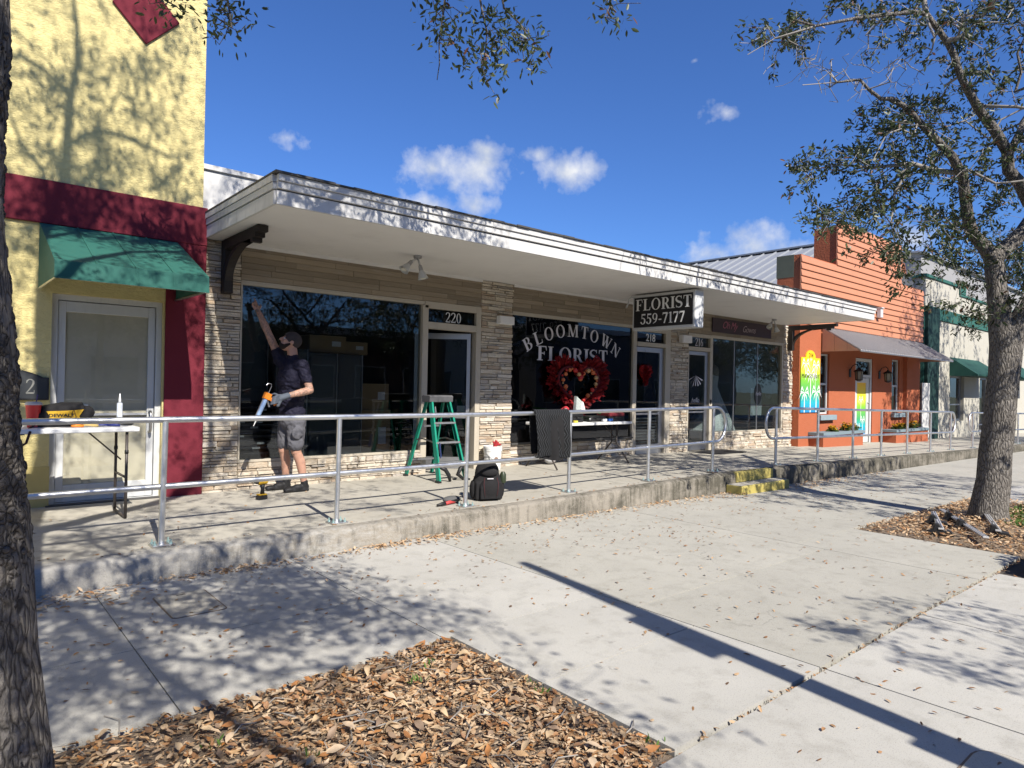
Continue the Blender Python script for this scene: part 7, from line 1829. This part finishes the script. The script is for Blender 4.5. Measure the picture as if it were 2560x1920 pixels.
# on the right table
br = empty('hand_broom', (8.33, -.62, TR_), label='angled white-bristle broom head with green handle on right table', cat='broom')
hd = link('bristles', MB().prism([(-.14, .10), (-.02, .08), (.02, .34), (-.11, .43)], 'y', -.03, .03).mesh('bristles', simple('pale_bristle', (.42, .46, .44), .9, .5, 60, .9, 140, .01)), br)
link('head_block', MB().prism([(-.03, .06), (.10, .20), (.05, .33), (.02, .345), (-.02, .08)], 'y', -.035, .035).mesh('head_block', MT['letter_white'], bevel=.006), br)
link('green_grip', MB().prism([(-.13, .02), (.0, .0), (.05, .10), (-.02, .085), (-.12, .10)], 'y', -.036, .036).mesh('green_grip', simple('broom_green', (.03, .36, .06), .5)), br)
link('handle', MB().tube([(.06, 0, .20), (.55, .02, .135), (.95, .03, .09)], .012, 8).mesh('handle', bpy.data.materials['broom_green'], True), br)
def case(x, w, d, h, mt_, lab, y=-.66, mt2=None):
    c = empty('tool_case', (x, y, TR_), label=lab, cat='tool case', group='tool cases on the right table')
    link('case_base', MB().box(-w/2, w/2, -d/2, d/2, .001, h*.55).mesh('case_base', mt2 or MT['black'], bevel=.012), c)
    link('case_lid', MB().box(-w/2, w/2, -d/2, d/2, h*.56, h).mesh('case_lid', mt_, bevel=.014), c)
    link('case_handle', MB().tube([(-w*.2, -d/2, h*.5), (-w*.18, -d/2-.03, h*.5), (w*.18, -d/2-.03, h*.5), (w*.2, -d/2, h*.5)], .008, 6).mesh('case_handle', MT['black'], True), c)
case(9.08, .42, .3, .15, simple('dark_red_case', (.20, .025, .03), .5), 'dark red lidded tool case at right end of right table')
case(8.12, .26, .26, .15, MT['black'], 'plain black tool case under broom head on right table')
case(8.62, .40, .25, .10, MT['black'], 'low black tool case between red case and broom on right table')
dr2 = empty('cordless_drill', (8.48, -.75, TR_+.001), R(30), label='black and grey drill lying among cases on the right table', cat='drill')
link('motor_body', MB().tube([(-.08, 0, .05), (.06, 0, .05)], [.03, .034], 12).mesh('motor_body', MT['black'], True), dr2)
link('grip', MB().tube([(.03, 0, .05), (.08, .10, .035)], .022, 10).mesh('grip', simple('drill_grey', (.12, .12, .13), .5), True), dr2)
link('chuck', MB().tube([(-.08, 0, .05), (-.14, 0, .05)], [.022, .012], 10).mesh('chuck', MT['steel'], True), dr2)
sp_ = empty('spray_bottle', (7.86, -.70, TR_), label='blue and red topped bottle beside the rail blanket on right table', cat='bottle')
link('bottle_body', MB().lathe([(.04, 0), (.045, .01), (.045, .11), (.02, .15), (.018, .17)], n=18).mesh('bottle_body', simple('bottle_blue', (.03, .12, .45), .35), 'auto'), sp_)
link('spray_head', MB().box(-.045, .02, -.014, .014, .171, .20).mesh('spray_head', simple('spray_red', (.6, .08, .06), .4), bevel=.004), sp_)
yt = empty('tape_roll', (7.98, -.86, TR_), label='small yellow tape roll at front edge of right table', cat='tape')
link('roll', MB().lathe([(.018, .001), (.04, .001), (.04, .035), (.018, .035), (.018, .001)], n=20, caps=False).mesh('roll', simple('yellow_tape', (.62, .5, .06), .5), 'auto'), yt)
link('core', MB().lathe([(.015, .001), (.018, .001), (.018, .034), (.015, .034)], n=16, caps=False).mesh('core', CB, 'auto'), yt)
rgs = empty('rag_pile', (8.06, -.45, TR_), label='crumpled grey and red rags heaped behind the blanket on table', cat='rags')
m = MB()
for _ in range(12): m.sphere((random.gauss(0, .1), random.gauss(0, .05), abs(random.gauss(.10, .08))), random.uniform(.03, .06), 8, 6)
o = remeshed('grey_rag', m, simple('grey_rag', (.22, .19, .19), .95, .4, 14, .8, 60, .01), .012, 1); o.parent = rgs
m = MB()
for _ in range(5): m.sphere((.1+random.gauss(0, .04), random.gauss(0, .04), .2+random.gauss(0, .03)), random.uniform(.03, .05), 8, 6)
o = remeshed('red_rag', m, simple('red_rag', (.42, .03, .04), .9, .3, 14, .6, 60, .01), .012, 1); o.parent = rgs
for x, c, lab in ((8.75, (.55, .55, .55), 'white charger block on low black case'), (8.9, (.03, .12, .4), 'small blue handled tool beside red case on table')):
    q = empty('small_tool', (x, -.80, TR_), label=lab, cat='tool', group='small tools on the right table')
    link('tool_body', MB().box(-.05, .05, -.03, .03, .001, .05).mesh('tool_body', simple('tool_col', c, .5), bevel=.01), q)
    link('lead', MB().tube([(.05, 0, .02), (.10, .03, .012), (.14, .0, .008)], .005, 5).mesh('lead', MT['black'], True), q)
pb = empty('plastic_bag', (7.98, -.28, pz(8)), label='clear bag with red contents standing under the right table', cat='bag')
m = MB()
for _ in range(9): m.sphere((random.gauss(0, .05), random.gauss(0, .03), .12+random.uniform(0, .36)), random.uniform(.07, .1), 10, 8)
m.sphere((0, 0, .08), .11, 12, 8, (1.1, .8, .7))
o = remeshed('bag_film', m, mat_paint('film_plastic', (.40, .40, .40), .3, .25, .8, (.35, .04, .05), False), .014, 2); o.parent = pb
link('tie', MB().tube([(0, 0, .52), (.01, 0, .60)], [.03, .05], 8).mesh('tie', MT['letter_white']), pb)
sb = empty('support_post', (9.0, .30, .22), label='yellow timber upright inside florist window behind the right table', cat='timber')
link('timber', MB().box(-.05, .05, -.03, .03, .0, .80).mesh('timber', simple('yellow_timber', (.42, .30, .06), .7), bevel=.004), sb)
link('end_cap', MB().box(-.052, .052, -.032, .032, .80, .81).mesh('end_cap', YP), sb)

# ------------------------------------------------------------------ moving blanket over the rail
def mat_blanket():
    t = NT('quilted_blanket'); v = t.coords((1, 1, 1))
    sep = t.n.new('ShaderNodeSeparateXYZ'); t.l.new(t.tc.outputs['Object'], sep.inputs[0])
    zig = t.math('MULTIPLY', t.math('PINGPONG', sep.outputs['Z'], .075), 1.0)
    w = t.math('SINE', t.math('MULTIPLY', t.math('ADD', sep.outputs['X'], t.math('MULTIPLY', zig, .6)), 170))
    h = t.math('ADD', t.math('MULTIPLY', w, .5), t.noise(v, 60, 3))
    c = t.mix(t.ramp(w, [(.0, 0.0), (.75, 1.0)]), (.004, .0045, .005), (.028, .030, .033))
    t.pbr(c, .8, 0, t.bump(h, .9, .008), .3); return t.m
blk = empty('moving_blanket', (5.80, -2.5, pz(5.8)+1.045), label='dark quilted moving blanket folded over the handrail', cat='blanket')
def drape(x0, x1, front, back, off, seed):
    m = MB(); nx, path = 28, []
    r_ = .031+off
    for i in range(15): t = i/14; path.append((-r_-.012-.02*math.sin(3*t), -.02-(front-.02)*(1-t)))
    for i in range(9): a = math.pi*i/8; path.append((-r_*math.cos(a), -.025+r_*math.sin(a)+.0))
    for i in range(1, 12): t = i/11; path.append((r_+.01, -.02-(back-.02)*t))
    for j, (y, z) in enumerate(path):
        for i in range(nx+1):
            u = i/nx; dep = max(0, -z)
            wv = .018*math.sin(u*9+seed)*min(1, dep/.15)+.010*math.sin(u*21+j*.2+seed)*min(1, dep/.2)
            xx = x0+(x1-x0)*u+.05*dep*(1-1.4*u)+.01*math.sin(z*9+seed)
            m.v.append((xx, y-(wv if y < 0 else -wv*.5), z+(.02*math.sin(u*5+seed) if j == 0 else 0)))
    for j in range(len(path)-1):
        for i in range(nx): a = j*(nx+1)+i; m.f.append((a, a+1, a+nx+2, a+nx+1))
    return m
BLK = mat_blanket()
o = link('outer_fold', drape(-.29, .31, .57, .50, .012, 0).mesh('outer_fold', BLK, True), blk)
o = link('inner_fold', drape(-.27, .28, .60, .53, .002, 1.4).mesh('inner_fold', MT['black_fabric'], True), blk)

# ------------------------------------------------------------------ bars lying in the right bed
def rack(a, b, lab, feet):
    a, b = Vector(a), Vector(b); L = (b-a).length; an = math.atan2(b.y-a.y, b.x-a.x)
    t = empty('roof_rack_bar', tuple(a), an, label=lab, cat='rack bar', group='aluminium rack bars in the right bed')
    link('bar', MB().box(0, L, -.028, .028, .06, .08).mesh('bar', simple('bar_grey', (.46, .46, .46), .5) if 'bar_grey' not in bpy.data.materials else bpy.data.materials['bar_grey'], bevel=.003), t)
    for yy in (-.012, .012): link('slot', MB().box(.01, L-.01, yy-.006, yy+.006, .0802, .0815).mesh('slot', MT['alu_dark']), t)
    for f_ in feet:
        link('clamp_foot', MB().prism([(-.16, .0), (.14, .0), (.10, .05), (.03, .054), (-.02, .12), (-.06, .12), (-.08, .054)], 'x', f_-.05, f_+.05).mesh('clamp_foot', MT['black'], bevel=.006), t)
        link('clamp_bolt', MB().tube([(f_, -.05, .12), (f_, -.05, .16)], .008, 6).mesh('clamp_bolt', MT['steel']), t)
rack((9.66, -5.55, gz(9.6)+.03), (8.52, -5.98, gz(8.6)+.03), 'short aluminium rack bar nearest the pavement corner in right bed', (.55, 1.16))
rack((9.98, -5.55, gz(10)+.03), (8.44, -6.42, gz(8.6)+.03), 'middle aluminium rack bar lying between two others in right bed', (.5, 1.0))
rack((10.7, -5.8, gz(10)+.03), (8.98, -6.4, gz(9)+.03), 'long aluminium rack bar closest to the right tree trunk', (1.75,))

# ------------------------------------------------------------------ behind the camera: what the glass mirrors and what casts the pole shadow
pole = empty('banner_pole', (3.04, -10.2, gz(3)), label='tall dark banner pole standing at the road kerb', cat='pole')
link('shaft', MB().tube([(0, 0, -.1), (0, 0, 4.6), (0, 0, 5.55)], [.085, .075, .05], 12).mesh('shaft', MT['black'], True), pole)
link('base', MB().lathe([(.16, 0), (.15, .1), (.09, .3)], n=14).mesh('base', MT['black'], True), pole)
link('sign_plate', MB().box(-.20, .05, -.09, -.075, 3.60, 4.28).mesh('sign_plate', MT['steel']), pole)
link('sign_plate', MB().box(-.17, .06, -.09, -.075, 2.30, 2.62).mesh('sign_plate', MT['steel']), pole)
random.seed(5)
def shrub(x, y, r_, lab):  # out-of-view shrubs, added to throw a rounded shadow on the right bed
    s_ = empty('shadow_shrub', (x, y, gz(x)+.04), label=lab, cat='shrub', group='unseen shrubs added to cast a shadow')
    n = 2600; dv = rng.normal(size=(n, 3)); dv /= np.linalg.norm(dv, axis=1, keepdims=True); dv[:, 2] = np.abs(dv[:, 2])*1.0
    pos = dv*np.array([r_, r_, r_*1.05])*rng.uniform(.75, 1.03, (n, 1))+np.array([0, 0, .05]); L = rng.uniform(.05, .09, n)
    link('crown', leaf_mesh('crown', pos, dv+rng.normal(size=(n, 3))*.7, L, L*.5, MT['leaf'], rng.uniform(0, .8, n)), s_)
    m = MB(); m.sphere((0, 0, .2), r_*.78, 16, 10, (1, 1, 1.0)); link('inner_mass', m.mesh('inner_mass', simple('shrub_core', (.02, .028, .012), .95), True), s_)
    link('stem', MB().tube([(0, 0, -.1), (0, 0, .3)], .04, 8).mesh('stem', MT['bark'], True), s_)
shrub(7.75, -8.0, .78, 'unseen round shrub added for its shadow at street end of kerbed island')
shrub(9.4, -7.95, .85, 'unseen round shrub added for its shadow farther along the kerbed island')
for i, (x0, x1, h, c, lab) in enumerate(((-22, -6, 5.5, (.45, .42, .36), 'low beige shop block across the street to the left'), (-5, 9, 4.6, (.55, .53, .50), 'pale flat-roofed shop across the street opposite the florist'), (11, 30, 4.3, (.16, .10, .075), 'brown brick block across the street to the right'), (32, 58, 6.0, (.20, .20, .21), 'grey block far along the other side of street'))):
    o_ = empty('opposite_building', ((x0+x1)/2, -26, gz(x0)), label=lab, cat='building', group='buildings across the street')
    w = (x1-x0)/2; mt_ = simple('opposite_wall', c, .85, .1, 2, .2)
    link('wall', MB().box(-w, w, -8, 0, -1, h).mesh('wall', mt_), o_)
    link('roof', MB().box(-w-.2, w+.2, -8.2, .3, h, h+.35).mesh('roof', MT['soffit']), o_)
    n = int(2*w/3.2)
    for k in range(n):
        x = -w+1.6+k*3.2
        f_ = link('window', MB().box(x-1.0, x+1.0, .001, .05, .7, 2.6).mesh('window', MT['alu_dark']), o_)
        link('pane', MB().box(x-.92, x+.92, .051, .058, .78, 2.52).mesh('pane', simple('dark_pane', (.03, .035, .04), .1) if 'dark_pane' not in bpy.data.materials else bpy.data.materials['dark_pane']), f_)
for x, y, rz, sc, lab in ((-9, -22.5, 1.2, .95, 'oak across the street far to the left'), (-2.5, -22.6, 5.2, 1.0, 'oak across the street just left of the florist'), (3.5, -22.4, 2.6, 1.05, 'oak across the street opposite the florist'), (8.5, -22.8, 3.9, .95, 'oak across the street between florist and gown shop'), (13.5, -22.4, .4, 1.05, 'oak across the street opposite the gown shop'), (19.5, -22.6, 1.9, 1.0, 'oak across the street opposite the orange storefront'), (27, -22.2, 4.0, 1.05, 'oak across the street far to the right'), (46, -21.5, 2.2, 1.0, 'oak across the street beyond the grey block'), (58, -21.5, .9, 1.05, 'last oak across the street at the far end'), (28.2, -6.0, 3.4, 1.1, 'farther oak on the near pavement past the right tree'), (33, -6.1, 5.0, .95, 'most distant oak on the near pavement')):
    c = copy_tree(root_r)
    c.location = (x, y, gz(x)); c.rotation_euler = (0, 0, rz); c.scale = (sc, sc, sc)
    c['label'] = lab
